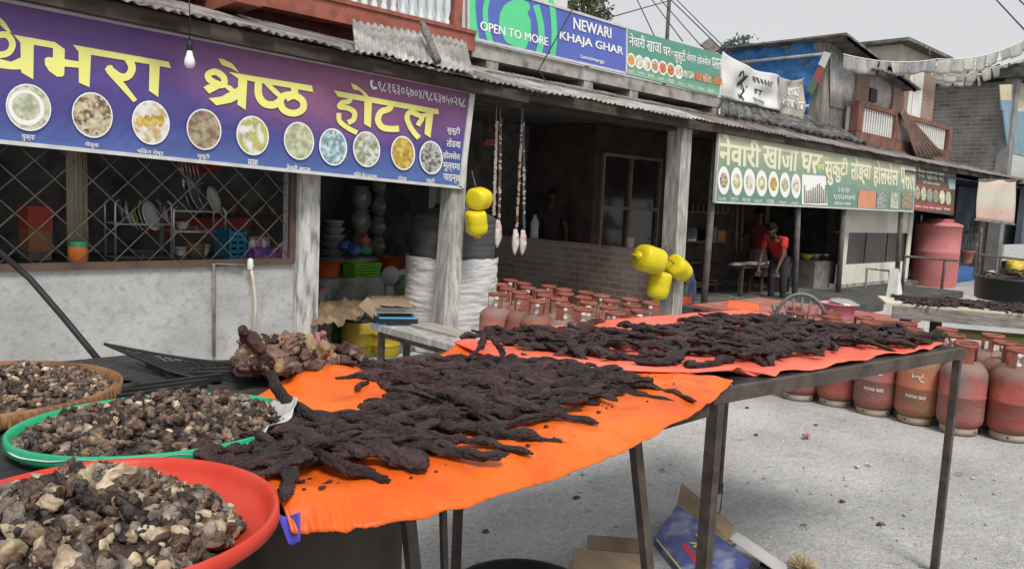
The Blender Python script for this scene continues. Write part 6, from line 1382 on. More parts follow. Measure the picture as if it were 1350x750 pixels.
b = MB(); a, c = gz(225, 500, ZT), gz(480, 492, ZT); b.hexa([V((a.x, a.y, ZT-.04)), V((c.x+.1, c.y-.06, ZT-.04)), V((c.x+.1, c.y+.2, ZT-.04)), V((a.x, a.y+.28, ZT-.04))], [V((a.x, a.y, ZT-.002)), V((c.x+.1, c.y-.06, ZT-.002)), V((c.x+.1, c.y+.2, ZT-.002)), V((a.x, a.y+.28, ZT-.002))])
for i in range(4): b.beam(V((a.x, a.y+.03+.055*i, ZT+.006)), V((c.x+.1, c.y-.02+.05*i, ZT+.006)), .016, .016)
T = b.build('grill_tray', mat('black_metal', (0.012,0.012,0.013), (0.03,0.03,0.032), 6, .45), loc=a); tag(T, 'long black slatted tray under the wire mesh rack', 'tray')
b = MB(); a, c = gz(1, 1, 1), 0
for xx, yy in ((1.1, 2.25), (1.45, 2.3)): b.box(xx-.02, yy-.02, 0, xx+.02, yy+.02, ZT-.042)
T = b.build('trestle', steelm, loc=(1.3, 2.3, 0)); tag(T, 'pair of steel trestle uprights under the black slatted tray', 'trestle')
bonem = mat('bone_cream', (0.24,0.15,0.08), (0.48,0.35,0.20), 14, .5, .6, 40, c3=(0.20,0.09,0.05), s3=16, a3=.6); rawm = mat('raw_meat', (0.04,0.02,0.016), (0.15,0.085,0.065), 16, .5, .7, 50, c3=(0.32,0.22,0.17), s3=22, a3=.6, rnd=.3)
pk = mat('pink_meat', (0.11,0.055,0.045), (0.24,0.14,0.105), 18, .5, .6, 45, rnd=.2)
def mpiece(pts, r, m, seed, label, cat='meat piece', name='meat_piece', grp='pieces in the bone and meat pile'):
    b = MB(); P_ = [gz(x, y, hz(z)) for x, y, z in pts]; rough_tube(b, P_, r*KZ, seed, 14, 10, 1.15); tag(b.build(name, m, loc=P_[0]), label, cat, grp)
mpiece([(318, 438, 1.02), (330, 446, 1.0), (342, 462, .98)], .02, meatm2, 1, 'dark curled meat loop poking up at the left of the bone pile')
mpiece([(322, 450, 1.0), (318, 439, 1.04), (325, 436, 1.05)], .016, meatm2, 2, 'short dark meat hook on top of the left meat loop')
mpiece([(405, 445, .98), (414, 455, .97), (428, 466, .96), (430, 470, .95)], .021, bonem, 3, 'cream coloured piece slanting down at the right of the bone pile')
mpiece([(375, 488, .90), (400, 484, .90), (425, 478, .91), (436, 476, .92)], .018, bonem, 4, 'long cream bone lying along the front of the pile')
mpiece([(330, 480, .9), (345, 484, .89), (362, 492, .88)], .022, bonem, 5, 'cream bone end at the front left of the pile')
mpiece([(395, 466, .93), (420, 470, .93), (432, 480, .91)], .02, bonem, 6, 'pale rib under the slanting cream piece')
mpiece([(355, 462, .95), (365, 470, .94), (380, 480, .92)], .024, pk, 7, 'pinkish meat fold in the middle of the bone pile')
mpiece([(325, 465, .94), (322, 480, .92), (325, 490, .89)], .028, pk, 8, 'pinkish meat lump hanging at the left end of the pile')
for i in range(75):
    x = R.uniform(320, 432); y = R.uniform(447, 487); z = .90+(486-y)/36*.05; a = R.uniform(-1.6, 1.6); s_ = R.uniform(.7, 1.5)
    mpiece([(x-9*s_, y-5*a, z-.01), (x-2, y+3*a, z+.02), (x+4, y-2*a, z+.012), (x+11*s_, y+6*a, z-.005)], R.uniform(.009, .018), R.choice((rawm, rawm, pk, rawm, meatm2, bonem)), 20+i, 'brown folded piece of raw meat within the bone pile')
for i in range(7):
    x = R.uniform(432, 472); y = R.uniform(460, 478); mpiece([(x-8, y-3, .9), (x, y, .915), (x+9, y+4, .9)], .02, meatm2 if i % 2 else rawm, 70+i, 'dark red piece of meat trailing off the right end of the bone pile', grp='dark pieces at the right of the bone pile')
for i in range(5): mpiece([(421+R.uniform(-6, 6), 448+R.uniform(-4, 6), .97), (421+R.uniform(-6, 8), 440+R.uniform(-3, 4), 1.0)], .012, mat('red_scrap', (0.25,0.06,0.07), (0.4,0.2,0.2), 18, .5), 90+i, 'small reddish scrap on top of the bone pile by the white bucket', grp='reddish scraps on the bone pile')

# crumbs dropped along the front of the orange cloth
b = MB()
for i in range(170):
    u = R.uniform(.03, .97); v = R.uniform(.55, .9); p = ocf(u, v); s_ = R.choice((.0015, .002, .003, .005)); b.blob(p+V((0, 0, s_*.6)), s_*1.6, s_, s_*.7, .4, 1.5, i, 6, 4)
tag(b.build('meat_crumbs', meatm, loc=gz(640, 640, ZT)), 'dark meat crumbs scattered along the front of the orange cloth', 'crumbs', kind='stuff')
# ================================================================ PEOPLE
skin = mat('skin', (0.075,0.038,0.025), (0.11,0.058,0.037), 8, .55); hair = mat('black_hair', (0.006,0.005,0.005), (0.012,0.011,0.010), 40, .8, spec=.08)
def skinned(name, nodes, edges, m, parent, sub=2, root=0):
    me = bpy.data.meshes.new(name); org = V(parent['_o']); me.from_pydata([tuple(V(p)-org) for p, r in nodes], edges, [])
    o = bpy.data.objects.new(name, me); COL.objects.link(o); o.modifiers.new('skin', 'SKIN'); md = o.modifiers.new('sub', 'SUBSURF'); md.levels = sub; md.render_levels = sub
    for v, (p, r) in zip(me.skin_vertices[0].data, nodes): v.radius = r if isinstance(r, tuple) else (r, r); v.use_root = False
    me.skin_vertices[0].data[root].use_root = True
    dg = bpy.context.evaluated_depsgraph_get(); ev = o.evaluated_get(dg); m2 = bpy.data.meshes.new_from_object(ev); o.modifiers.clear(); o.data = m2
    m2.materials.clear(); m2.materials.append(m)
    for p in m2.polygons: p.use_smooth = True
    o.parent = parent; return o
def person(loc, yaw, label, lean, shirt, lower, armL, armR, skirt=False, s=1.0, head_turn=0.0):
    """lean: forward bend of the trunk; arm = (elbow, hand) offsets from the shoulder in the body's own axes (x forward, y left, z up)"""
    T = thing('person', label, 'person', loc); o = V(loc); Rz = Matrix.Rotation(yaw, 3, 'Z')
    def w(p): return o+Rz @ (V(p)*s)
    hip = V((0, 0, .88)); u_ = V((sin(lean), 0, cos(lean))); sp1 = hip+u_*.18; ch = hip+u_*.38; nk = hip+u_*.52; hd = hip+u_*.62+V((.02, 0, .01))
    shL, shR = ch+u_*.08+V((0, .17, 0)), ch+u_*.08+V((0, -.17, 0))
    N = [(w(hip), (.10*s, .08*s)), (w(sp1), (.095*s, .07*s)), (w(ch), (.105*s, .07*s)), (w(nk), .045*s), (w(hd), .045*s)]; E = [(0, 1), (1, 2), (2, 3), (3, 4)]
    def chain(st, pts):
        k = st
        for p, r in pts: N.append((w(p), r*s)); E.append((k, len(N)-1)); k = len(N)-1
        return k
    hands = []
    for sh, arm, sg in ((shL, armL, 1), (shR, armR, -1)):
        e, h = sh+V(arm[0]), sh+V(arm[1]); chain(2, [(sh, .058), (sh.lerp(e, .5), .048), (e, .038), (e.lerp(h, .5), .034), (h, .024), (h+(h-e).normalized()*.06, .026)]); hands.append((h+(h-e).normalized()*.06, (h-e).normalized(), sg))
    for sg in (1, -1): chain(0, [(V((0, .09*sg, .82)), .075), (V((.03, .10*sg, .47)), .052), (V((0, .105*sg, .27)), .046), (V((-.02, .11*sg, .07)), .034), (V((.07, .11*sg, .035)), .033), (V((.15, .115*sg, .03)), .024)])
    for (h, d, sg) in hands:   # fingers
        side = d.cross(V((0, 0, 1))); side = side.normalized() if side.length > .1 else V((0, 1, 0)); k = len(N)
        # find nearest joint
        kk = min(range(len(N)), key=lambda i: (N[i][0]-w(h)).length)
        for f in range(4): chain(kk, [(h+side*(.024*(f-1.5))+d*.03, .010), (h+side*(.027*(f-1.5))+d*(.07-.006*abs(f-1.2)), .0085), (h+side*(.026*(f-1.5))+d*(.095-.008*abs(f-1.2))+V((.012, 0, 0)), .007)])
        chain(kk, [(h-d*.02+side*.04*sg, .011), (h+d*.02+side*.055*sg, .009)])
    skinned('body', N, E, skin, T)
    # head with face
    Mh = Rz @ Matrix.Rotation(head_turn, 3, 'Z') @ Matrix.Rotation(lean*.8, 3, 'Y'); hc = w(hd+u_*.09)
    b = MB(); vs = []; fs = []; nu, nv = 28, 20
    for i in range(nv+1):
        ph = pi*i/nv
        for j in range(nu):
            th = 2*pi*j/nu; d = V((sin(ph)*cos(th), sin(ph)*sin(th), cos(ph))); x = d.x*.095; y = d.y*.076; z = d.z*.118
            if d.z < 0: k = 1-.28*(-d.z); y *= k; x *= 1-.12*(-d.z)
            if d.x > 0:
                x += .022*exp(-((d.y/.22)**2+((d.z+.12)/.20)**2)); x -= .010*exp(-(((abs(d.y)-.42)/.18)**2+((d.z-.10)/.14)**2)); x += .008*exp(-((d.y/.35)**2+((d.z+.52)/.10)**2)); x += .008*exp(-((d.y/.25)**2+((d.z+.82)/.15)**2))
            if abs(d.y) > .9: y += .014*exp(-((d.z+.02)/.22)**2)*(1 if d.y > 0 else -1)
            vs.append(hc+Mh @ (V((x, y, z))*s))
    for i in range(nv):
        for j in range(nu): k = (j+1) % nu; fs.append((i*nu+j, (i+1)*nu+j, (i+1)*nu+k, i*nu+k))
    b.add(vs, fs, True)
    HD = b.build('head', skin, T)
    b = MB()
    for sg in (1, -1): b.blob(hc+Mh @ (V((.074, .030*sg, .012))*s), .011*s, .012*s, .006*s, 0, 1, 0, 10, 7)
    b.cur = 1
    for sg in (1, -1): b.blob(hc+Mh @ (V((.0835, .030*sg, .012))*s), .003*s, .005*s, .005*s, 0, 1, 0, 8, 6)
    b.build('eyes', [mat('eye_white', (0.5,0.5,0.48), rough=.3), hair], HD)
    b = MB(); b.tube([hc+Mh @ (V((.088, -.022, -.062))*s), hc+Mh @ (V((.096, 0, -.060))*s), hc+Mh @ (V((.088, .022, -.062))*s)], .005*s, 6); b.build('lips', mat('lips', (0.15,0.05,0.045), rough=.5), HD)
    b = MB(); vs = []; fs = []
    for i in range(12):
        ph = pi*.62*i/11
        for j in range(28):
            th = 2*pi*j/28; d = V((sin(ph)*cos(th), sin(ph)*sin(th), cos(ph))); cut = 1.0
            if d.x > .35 and d.z < .45: cut = .86
            k = (1.10+.05*noise.noise(d*6))*cut; vs.append(hc+Mh @ (V((d.x*.095*k, d.y*.080*k, d.z*.120*k))*s))
    for i in range(11):
        for j in range(28): k = (j+1) % 28; fs.append((i*28+j, (i+1)*28+j, (i+1)*28+k, i*28+k))
    b.add(vs, fs, True); b.build('hair', hair, HD)
    # shirt with short sleeves
    N2 = [(w(hip+u_*-.04), (.150*s, .118*s)), (w(sp1), (.145*s, .108*s)), (w(ch), (.162*s, .115*s)), (w(nk-u_*.04), (.075*s, .065*s))]; E2 = [(0, 1), (1, 2), (2, 3)]
    for sh, arm in ((shL, armL), (shR, armR)):
        e = sh+V(arm[0]); N2 += [(w(sh), .074*s), (w(sh.lerp(e, .65)), .066*s)]; n = len(N2); E2 += [(2, n-2), (n-2, n-1)]
    skinned('shirt', N2, E2, shirt, T)
    if skirt:
        b = MB()
        def sk(u, v): a = 2*pi*u; r = .155+.06*v+.012*sin(a*7)*v; return w(V((r*.85*cos(a), r*sin(a), .93-.50*v)))
        b.grid(sk, 40, 10); b.build('skirt', lower, T, thick=.004)
    else:
        N3 = [(w(hip+V((0, 0, .03))), (.140*s, .112*s))]; E3 = []
        for sg in (1, -1):
            k = 0
            for p, r in ((V((0, .09*sg, .80)), .098), (V((.03, .10*sg, .47)), .072), (V((0, .105*sg, .27)), .066), (V((-.02, .11*sg, .10)), .055)): N3.append((w(p), r*s)); E3.append((k, len(N3)-1)); k = len(N3)-1
        skinned('trousers', N3, E3, lower, T)
    return T
redsh = mat('red_shirt', (0.42,0.018,0.016), (0.52,0.028,0.022), 5, .8, .3, 20)
p = fy(1026, 415, 7.4); px_ = at_depth(1030, 345, 13.6)
def stand(px, py_head, dep, hgt):   # ground point whose standing figure shows its head at the given row
    q = at_depth(px, py_head, dep); return V((q.x, q.y, q.z-hgt))
f = stand(1030, 316, 12.9, 1.28); f.z = max(f.z, -.3)
EAT_Z = 0.0
person((f.x, f.y, 0.0), radians(190), 'person in a bright red shirt bending with one arm down at the eatery table', .85, redsh, mat('dark_trousers', (0.03,0.03,0.035), rough=.9), ((.10, .02, -.27), (.22, -.02, -.50)), ((.06, -.03, -.28), (.16, -.02, -.52)), s=.92)
f = stand(1001, 303, 13.6, 1.40)
person((f.x, f.y, 0.0), radians(35), 'person in a dark red shirt and patterned shorts standing with back turned in the eatery', .12, mat('maroon_shirt', (0.045,0.006,0.006), (0.07,0.010,0.009), 5, .9), mat('patterned_cloth', (0.05,0.025,0.025), (0.16,0.10,0.09), 26, .9), ((.16, .08, -.20), (.34, .02, -.22)), ((.14, -.08, -.22), (.34, -.02, -.26)), skirt=True, s=.95)
f = stand(728, 244, 13.3, 1.55)
person((f.x, f.y, 0.0), radians(235), 'person in dark clothing standing in the dim porch doorway', .05, mat('plum_shirt', (0.02,0.012,0.013), (0.035,0.02,0.021), 5, .8), mat('dark_skirt', (0.02,0.014,0.016), rough=.9), ((.04, .10, -.26), (.14, .08, -.48)), ((.04, -.10, -.26), (.12, -.10, -.50)), skirt=True)

# ================================================================ EATERY INSIDE AND IN FRONT
YQ = 7.3
def qbox(x0, y0, x1, y1, Y, d, name, label, cat, m, z0=None, z1=None):
    a, c = fy(x0, y1, Y), fy(x1, y0, Y); b = MB(); b.box(a.x, Y, a.z if z0 is None else z0, c.x, Y+d, c.z if z1 is None else z1); return tag(b.build(name, m, loc=(a.x, Y, 0)), label, cat)
a, c = fy(955, 390, 6.9), fy(1020, 390, 6.9)
T = thing('eatery_counter', 'low dark table inside the eatery covered with papers and dishes', 'table', (a.x, 6.9, 0)); zq = .62
b = MB(); b.box(a.x, 6.6, zq-.04, c.x, 7.4, zq); b.build('tabletop', M['dwood'], T)
for x in (a.x+.05, c.x-.05):
    for y in (6.65, 7.35): b = MB(); b.box(x-.03, y-.03, 0, x+.03, y+.03, zq-.042); b.build('leg', M['dwood'], T)
for i in range(8):
    px = 966+i*6.5; c_ = fy(px, 388, 6.8); c_.z = zq+.015; b = MB(); b.blob(c_, .10, .09, .03, .5, 2, i, 12, 7); T = b.build('paper', mat('white_paper', (0.45,0.45,0.44), (0.6,0.6,0.58), 9, .8), loc=c_); tag(T, 'crumpled white paper lying on the low eatery table', 'paper', 'papers on the eatery table')
c_ = V((fy(1025, 395, 6.75).x, 6.75, 0)); T = thing('water_jug', 'white and blue jug standing by the red shirted person', 'jug', c_); b = MB(); b.lathe([(.09, .38), (.1, .4), (.1, .66), (.06, .72), (.06, .76), (.001, .76)], c_, 18); b.cur = 1; b.lathe([(.101, .45), (.1015, .55)], c_, 18); b.build('body', [M['white'], mat('jug_blue', (0.15,0.3,0.5), rough=.4)], T)
b = MB(); b.box(c_.x-.14, 6.62, 0, c_.x+.14, 6.9, .379); b.build('stool', M['dwood'], T)
# shelves at the left of the eatery
a, c = fy(905, 300, 8.2), fy(958, 300, 8.2); T = thing('wall_rack', 'dim wall rack with steel canister and orange packet in the eatery', 'rack', a)
b = MB()
for py in (279, 318, 345): z = fy(930, py, 8.2).z; b.box(a.x, 8.2, z-.03, c.x, 8.5, z)
for i in range(9): x = a.x+(c.x-a.x)*i/8; z = fy(930, 279, 8.2).z; b.box(x-.02, 8.2, z+.001, x+.02, 8.22, z+.12)
b.build('shelf', mat('grey_wood', (0.16,0.15,0.14), (0.24,0.23,0.21), 5, .8), T)
def onrack(px0, py0, px1, py1, name, label, m, Y=8.25):
    a, c = fy(px0, py1, Y), fy(px1, py0, Y); r = (c.x-a.x)/2; b = MB()
    if name == 'steel_canister': b.lathe([(r, 0), (r*1.05, .02), (r, .04), (r*.95, c.z-a.z-.05), (r*.6, c.z-a.z), (.001, c.z-a.z)], V(((a.x+c.x)/2, Y+r, a.z)), 16)
    else: b.box(a.x, Y, a.z, c.x, Y+.12, c.z); b.box(a.x+.02, Y-.003, a.z+.03, c.x-.02, Y-.001, a.z+.12)
    tag(b.build(name, m, loc=a), label, name.replace('_', ' '))
onrack(911, 299, 925, 319, 'steel_canister', 'steel canister on the dim wall rack in the eatery', sp_)
onrack(946, 304, 957, 319, 'orange_packet', 'orange packet on the dim wall rack in the eatery', mat('packet_orange', (0.5,0.24,0.05), (0.4,0.2,0.1), 9, .6))
onrack(938, 300, 946, 318, 'grey_packet', 'bluish packet beside the orange packet on the rack', mat('packet_grey', (0.2,0.24,0.28), rough=.6))
qbox(913, 378, 927, 393, 7.2, .25, 'yellow_carton', 'yellow carton standing in the eatery behind the leftmost steel post', 'carton', mat('carton_yellow', (0.45,0.40,0.06), (0.5,0.46,0.1), 6, .7), 0.3)
qbox(930, 372, 946, 393, 7.4, .25, 'grey_carton', 'grey carton standing right of the yellow carton in the eatery', 'carton', mat('carton_grey', (0.22,0.22,0.2), rough=.8), .3)
a, c = fy(913, 392, 7.1), fy(948, 392, 7.1); b = MB(); b.box(a.x-.1, 7.1, .26, c.x+.1, 7.8, .298); [b.box(x-.03, y-.03, 0, x+.03, y+.03, .259) for x in (a.x, c.x) for y in (7.2, 7.7)]; T = b.build('low_stand', M['dwood'], loc=a); tag(T, 'low dark stand under the yellow carton', 'stand')
b = MB()
for px in (972, 979): b.tube([fy(px, 270, 8.6), fy(px-2, 330, 8.6)], .03, 6)
T = b.build('pole_pair', mat('bare_wood', (0.26,0.2,0.15), (0.34,0.27,0.2), 6, .8), loc=fy(975, 300, 8.6)); tag(T, 'pair of bare wooden poles at the back of the eatery', 'poles')
b = MB(); a = fy(1011, 290, 8.4); b.beam(fy(1013, 265, 8.4), fy(1010, 312, 8.4), .12, .03, (0, 1, 0)); T = b.build('lattice_strip', mat('tan_lattice', (0.2,0.17,0.09), (0.40,0.35,0.2), 25, .8), loc=a); tag(T, 'tan lattice strip hanging behind the people in the eatery', 'lattice')
# cooking shelf on the right
b = MB(); a, c = fy(1055, 384, 7.0), fy(1112, 384, 7.0); b.box(a.x, 6.75, .05, c.x, 7.6, .62); T = b.build('cooking_block', mat('soot_plaster', (0.16,0.15,0.14), (0.26,0.25,0.23), 5, .9), loc=a); tag(T, 'low plastered cooking block inside the eatery', 'hearth')
for i, (px, py, r, m, lb) in enumerate(((1085, 372, .16, sp_, 'shiny wok resting on the cooking block'), (1060, 374, .12, mat('yellow_bowl', (0.45,0.36,0.05), (0.2,0.3,0.05), 9, .6), 'yellow and green bowl on the cooking block'), (1072, 366, .1, steelpot, 'dark pan on the cooking block'))):
    c_ = fy(px, py, 7.0); c_.z = .623; b = MB(); b.lathe([(.02, 0), (r*.5, .02), (r*.85, .07), (r, .12), (r*.96, .12), (r*.5, .04), (.001, .03)], c_, 20); tag(b.build('cooking_bowl', m, loc=c_), lb, 'bowl')
b = MB(); a = fy(1091, 305, 7.6); b.tube([a, fy(1106, 306, 7.5)], .03, 6); b.tube([fy(1072, 356, 7.2), fy(1100, 362, 7.1)], .015, 6); T = b.build('shiny_pipe', sp_, loc=a); tag(T, 'thin shiny pipes glinting in the dark eatery', 'pipe')
# red topped low table with tub, lid, orange sheet
ZL = .55; cA, cB = gz(960, 418, ZL), gz(1185, 432, ZL)
T = thing('red_table', 'low table with worn red top behind the salmon cloth', 'table', (7.6, 3.4, 0))
b = MB(); b.box(6.9, 2.75, ZL-.03, 8.3, 4.5, ZL); b.build('tabletop', mat('worn_red', (0.34,0.09,0.06), (0.42,0.16,0.12), 5, .7, c3=(0.3,0.25,0.22), s3=9, a3=.6), T)
for x in (7.7, 8.25):
    for y in (2.8, 4.45): b = MB(); b.box(x-.025, y-.025, 0, x+.025, y+.025, ZL-.032); b.build('leg', steelm, T)
for x in (6.95,):
    for y in (2.8, 4.45): b = MB(); b.box(x-.025, y-.025, 0, x+.025, y+.025, ZL-.032); b.build('leg', steelm, T)
def onred(px, py): p = gz(px, py, ZL); return V((p.x, p.y, ZL+.001))
c = onred(1104, 420); pinkm = mat('pink_plastic', (0.62,0.27,0.36), (0.70,0.34,0.43), 5, .4); basin(c, .165, .15, pinkm, 'pink plastic basin on the low red table', name='pink_basin')
b = MB(); c2 = c+V((.05, -.03, .16)); b.lathe([(.001, .03), (.07, .026), (.11, .01), (.14, .0), (.14, -.004), (.001, .022)], c2, 28, M=Matrix.Rotation(radians(8), 3, 'X')); T = b.build('steel_plate', sp_, loc=c2); tag(T, 'dull steel lid resting askew on the pink basin', 'lid')
c = onred(1145, 432); c.z = .3; T = thing('green_pail', 'pale green pail with white rim beside the pink basin', 'pail', V((c.x+.5, c.y+.3, 0))); c = V((c.x+.55, c.y+.3, 0)); b = MB(); b.lathe([(.12, 0), (.15, .46), (.16, .47), (.16, .5), (.14, .5), (.13, .1), (.001, .1)], c, 24); b.build('body', mat('pail_green', (0.12,0.32,0.25), (0.16,0.38,0.3), 5, .5), T)
b = MB(); q = [onred(956, 414), onred(1000, 419), onred(996, 414), onred(962, 409)]
def osf(u, v): p = q[0].lerp(q[1], u).lerp(q[3].lerp(q[2], u), v); p.z = ZL+.06+.05*sin(pi*v)+.02*noise.noise(V((u*5, v*5, 1))); return p
b.grid(osf, 14, 10); T = b.build('orange_sheet', mat('vermilion_sheet', (0.78,0.10,0.03), (0.84,0.15,0.05), 4, .5), loc=q[0], thick=.004); tag(T, 'vermilion plastic sheet bulging behind the meat heap near the eatery posts', 'sheet')
c = onred(1010, 418); b = MB(); b.tube([c+V((.09*cos(t), .09*sin(t), .02)) for t in [2*pi*i/20 for i in range(21)]], .012, 6); T = b.build('tan_ring', mat('tan_ring', (0.35,0.22,0.16), rough=.8), loc=c); tag(T, 'tan ring lying beside the vermilion sheet', 'ring')
c = onred(1043, 421); b = MB(); b.obox(c+V((0, 0, .03)), (.07, -.06, 0), (.03, .03, 0), (0, 0, .028)); T = b.build('grey_block', M['conc'], loc=c, bevel=.006); tag(T, 'small grey concrete block beside the plastic chair', 'block')
# grey plastic chair
pc = at_depth(1056, 420, 7.5); cc = V((pc.x, pc.y, 0)); T = thing('plastic_chair', 'grey plastic armchair with fan slatted round back before the eatery', 'chair', cc)
grc = mat('chair_grey', (0.13,0.14,0.155), (0.18,0.19,0.20), 5, .5); yawc = radians(25); Mz = Matrix.Rotation(yawc, 3, 'Z')
def cw(p): return cc+Mz @ V(p)
hb_ = .80
b = MB(); b.tube([cw((-.22, .20, .42))]+[cw((-.24-.02*sin(t), .23*cos(t), .50+(hb_-.50)*sin(t))) for t in [pi*i/14 for i in range(15)]]+[cw((-.22, -.20, .42))], .018, 8)
for i in range(7): t = pi*(i+1)/8; b.tube([cw((-.22, .10*cos(t), .46)), cw((-.255, .21*cos(t), .50+(hb_-.52)*sin(t)))], .011, 6)
b.build('backrest', grc, T)
b = MB(); b.hexa([cw(p) for p in ((-.22, -.2, .40), (.22, -.22, .41), (.22, .22, .41), (-.22, .2, .40))], [cw(p) for p in ((-.22, -.2, .43), (.22, -.22, .44), (.22, .22, .44), (-.22, .2, .43))]); b.build('seat', grc, T)
for sg in (1, -1):
    b = MB(); b.tube([cw((-.24, .23*sg, .62)), cw((0, .26*sg, .64)), cw((.20, .25*sg, .62)), cw((.22, .23*sg, .45))], .018, 7); b.build('armrest', grc, T)
    for xx in (-.2, .2): b = MB(); b.tube([cw((xx, .2*sg, .41)), cw((xx*1.15, .24*sg, 0))], [.024, .018], 7); b.build('leg', grc, T)
# tap stand pipe
b = MB(); Yt = 6.1; a = fy(1143, 354, Yt); b.tube([fy(1139, 420, Yt), a, fy(1172, 357, Yt)], .022, 8); b.cur = 1; b.tube([fy(1172, 355, Yt), fy(1174, 380, Yt), fy(1175, 397, Yt)], .022, 8)
T = b.build('standpipe', [M['tin2'], mat('cream_pipe', (0.5,0.48,0.38), rough=.5)], loc=a); tag(T, 'grey standpipe with a cream outlet before the grey brick wall', 'standpipe')
# ================================================================ FAR RIGHT
pb_ = fy(1228, 390, 6.0); c = V((fy(1229, 380, 6.3).x, 6.3, 0)); hT = fy(1233, 293, 6.0).z; rT = 27.5*((c-CP).dot(fw))/FPX
T = thing('pink_tank', 'big faded pink plastic water tank beside the white panelled wall', 'water tank', c)
b = MB(); b.lathe([(rT*.97, .0), (rT, .05), (rT, hT*.52), (rT*1.012, hT*.53), (rT*1.012, hT*.55), (rT, hT*.56), (rT, hT*.93), (rT*1.03, hT*.935), (rT*1.03, hT*.96), (rT*.9, hT*.985), (rT*.5, hT*1.02), (.001, hT*1.03)], c, 40)
b.build('body', mat('tank_pink', (0.50,0.16,0.16), (0.58,0.22,0.215), 2, .55, c3=(0.40,0.12,0.12), s3=4, a3=.4), T)
b = MB(); b.lathe([(rT*.62, hT*1.012), (rT*.62, hT*1.05), (.001, hT*1.06)], c+V((0, 0, 0)), 30); b.build('lid', mat('lid_red', (0.36,0.07,0.07), (0.42,0.1,0.1), 3, .5), T)
# railings by the tank
Yr = 5.7
b = MB(); 
for a_, c_ in (((1192, 338), (1262, 344)),): b.tube([fy(*a_, Yr), fy(*c_, Yr)], .03, 6)
for p0, p1 in (((1246, 343), (1240, 392)), ((1193, 338), (1188, 392))): b.tube([fy(*p0, Yr), fy(*p1, Yr)], .03, 6)
b.tube([fy(1215, 284, Yr), fy(1214, 293, Yr)], .012, 5); T = b.build('railing', M['wire'], loc=fy(1240, 392, Yr)); tag(T, 'thin dark railing crossing in front of the pink tank', 'railing')
b = MB(); Yr = 5.0
b.tube([fy(1293, 336, Yr), fy(1352, 343, Yr)], .03, 6); b.tube([fy(1294, 300, Yr), fy(1286, 398, Yr)], .028, 6); b.tube([fy(1319, 339, Yr), fy(1317, 362, Yr)], .02, 6)
T = b.build('railing', M['wire'], loc=fy(1290, 396, Yr)); tag(T, 'dark railing with upright behind the black pot of meat', 'railing')
a1, a2, a3, a4 = fy(1250, 396, 6.3), fy(1283, 398, 6.3), fy(1284, 352, 6.3), fy(1253, 348, 6.3); b = MB(); corr(b, a1, a2, a3, a4, 6, .04, 2); T = b.build('blue_sheet', mat('blue_tin', (0.03,0.09,0.25), (0.05,0.13,0.32), 4, .6), loc=a1, thick=.006); tag(T, 'blue corrugated sheet standing right of the pink tank', 'sheet')
c = fy(1275, 340, 6.0); T = thing('hanging_planter', 'terracotta pot hanging from strings left of the faded banner', 'planter', c); b = MB(); b.lathe([(.10, -.12), (.14, .12), (.155, .13), (.155, .17), (.13, .17), (.001, .15)], c, 20); b.build('pot', mat('terracotta', (0.26,0.12,0.08), (0.34,0.17,0.12), 6, .85), T)
b = MB(); [b.tube([c+V((dx, 0, .15)), c+V((.04, 0, .95))], .01, 5) for dx in (-.12, .12)]; b.build('strings', M['wire'], T)
b = MB()
for i in range(60):
    q_ = c+V((.06+R.gauss(0, .14), R.gauss(0, .12), .55+R.gauss(0, .16))); d = V((R.gauss(0, 1), R.gauss(0, 1), R.gauss(0, 1))).normalized()*.07; e = d.cross(V((0, 0, 1))).normalized()*.03; b.add([q_-d, q_+e, q_+d, q_-e], [(0, 1, 2, 3)])
b.build('foliage', mat('leaf_dull', (0.07,0.085,0.05), (0.13,0.15,0.10), 9, .7), T)
# notice board, yellow bundle, green plant stall
T = qbox(1301, 356, 1316, 398, 5.6, .06, 'white_board', 'pale board with a green patch standing behind the black pot', 'board', mat('pale_board', (0.5,0.52,0.48), (0.6,0.6,0.56), 3, .6, c3=(0.1,0.3,0.2), s3=3, a3=.9))
T = qbox(1322, 322, 1352, 344, 5.7, .05, 'newspaper', 'newspaper sheets hanging behind the dark railing at the far right', 'newspaper', mat('newsprint', (0.42,0.43,0.43), (0.58,0.58,0.57), 14, .8, c3=(0.15,0.17,0.2), s3=26, a3=.8))
c = fy(1340, 352, 5.5); b = MB(); [b.blob(c+V((-.25+.17*i, .1*(i % 2), .03*sin(i*2))), .13, .12, .17, .3, 2, i, 10, 8) for i in range(5)]; T = b.build('yellow_bundle', mat('yellow_bundle', (0.55,0.38,0.03), (0.65,0.5,0.08), 7, .6), loc=c); tag(T, 'yellow bundle behind the black pot at the far right', 'bundle')
# big black pot heaped with red strips
Pc = gz(1338, 396, .81); Pc = V((7.75, 1.62, .805)); 
dpt = (Pc-CP).dot(fw); 
# table 3
X3 = gz(1195, 400, .80).x; ya, yb2 = gz(1172, 398, .80).y, gz(1350, 415, .80).y
T = thing('stall_table', 'grey wooden stall table with pale cloth and dark meat at the right edge', 'table', (X3, ya, 0))
eA = gz(1168, 399, .80); eB = gz(1352, 413.5, .80); eD = (eB-eA).normalized(); eN = V((-eD.y, eD.x, 0)); eN = eN if eN.x > 0 else -eN
b = MB(); f0 = eA+eD*.06; f1 = eB+eD*1.3
b.hexa([f0+V((0, 0, -.13)), f1+V((0, 0, -.13)), f1+eN*.05+V((0, 0, -.13)), f0+eN*.05+V((0, 0, -.13))], [f0+V((0, 0, -.022)), f1+V((0, 0, -.022)), f1+eN*.05+V((0, 0, -.022)), f0+eN*.05+V((0, 0, -.022))]); b.build('side_board', mat('grey_plank', (0.20,0.19,0.17), (0.34,0.325,0.30), 5, .9, .4, 20, stretch=(1, 1, 5), c3=(0.1,0.09,0.08), s3=9, a3=.5), T)
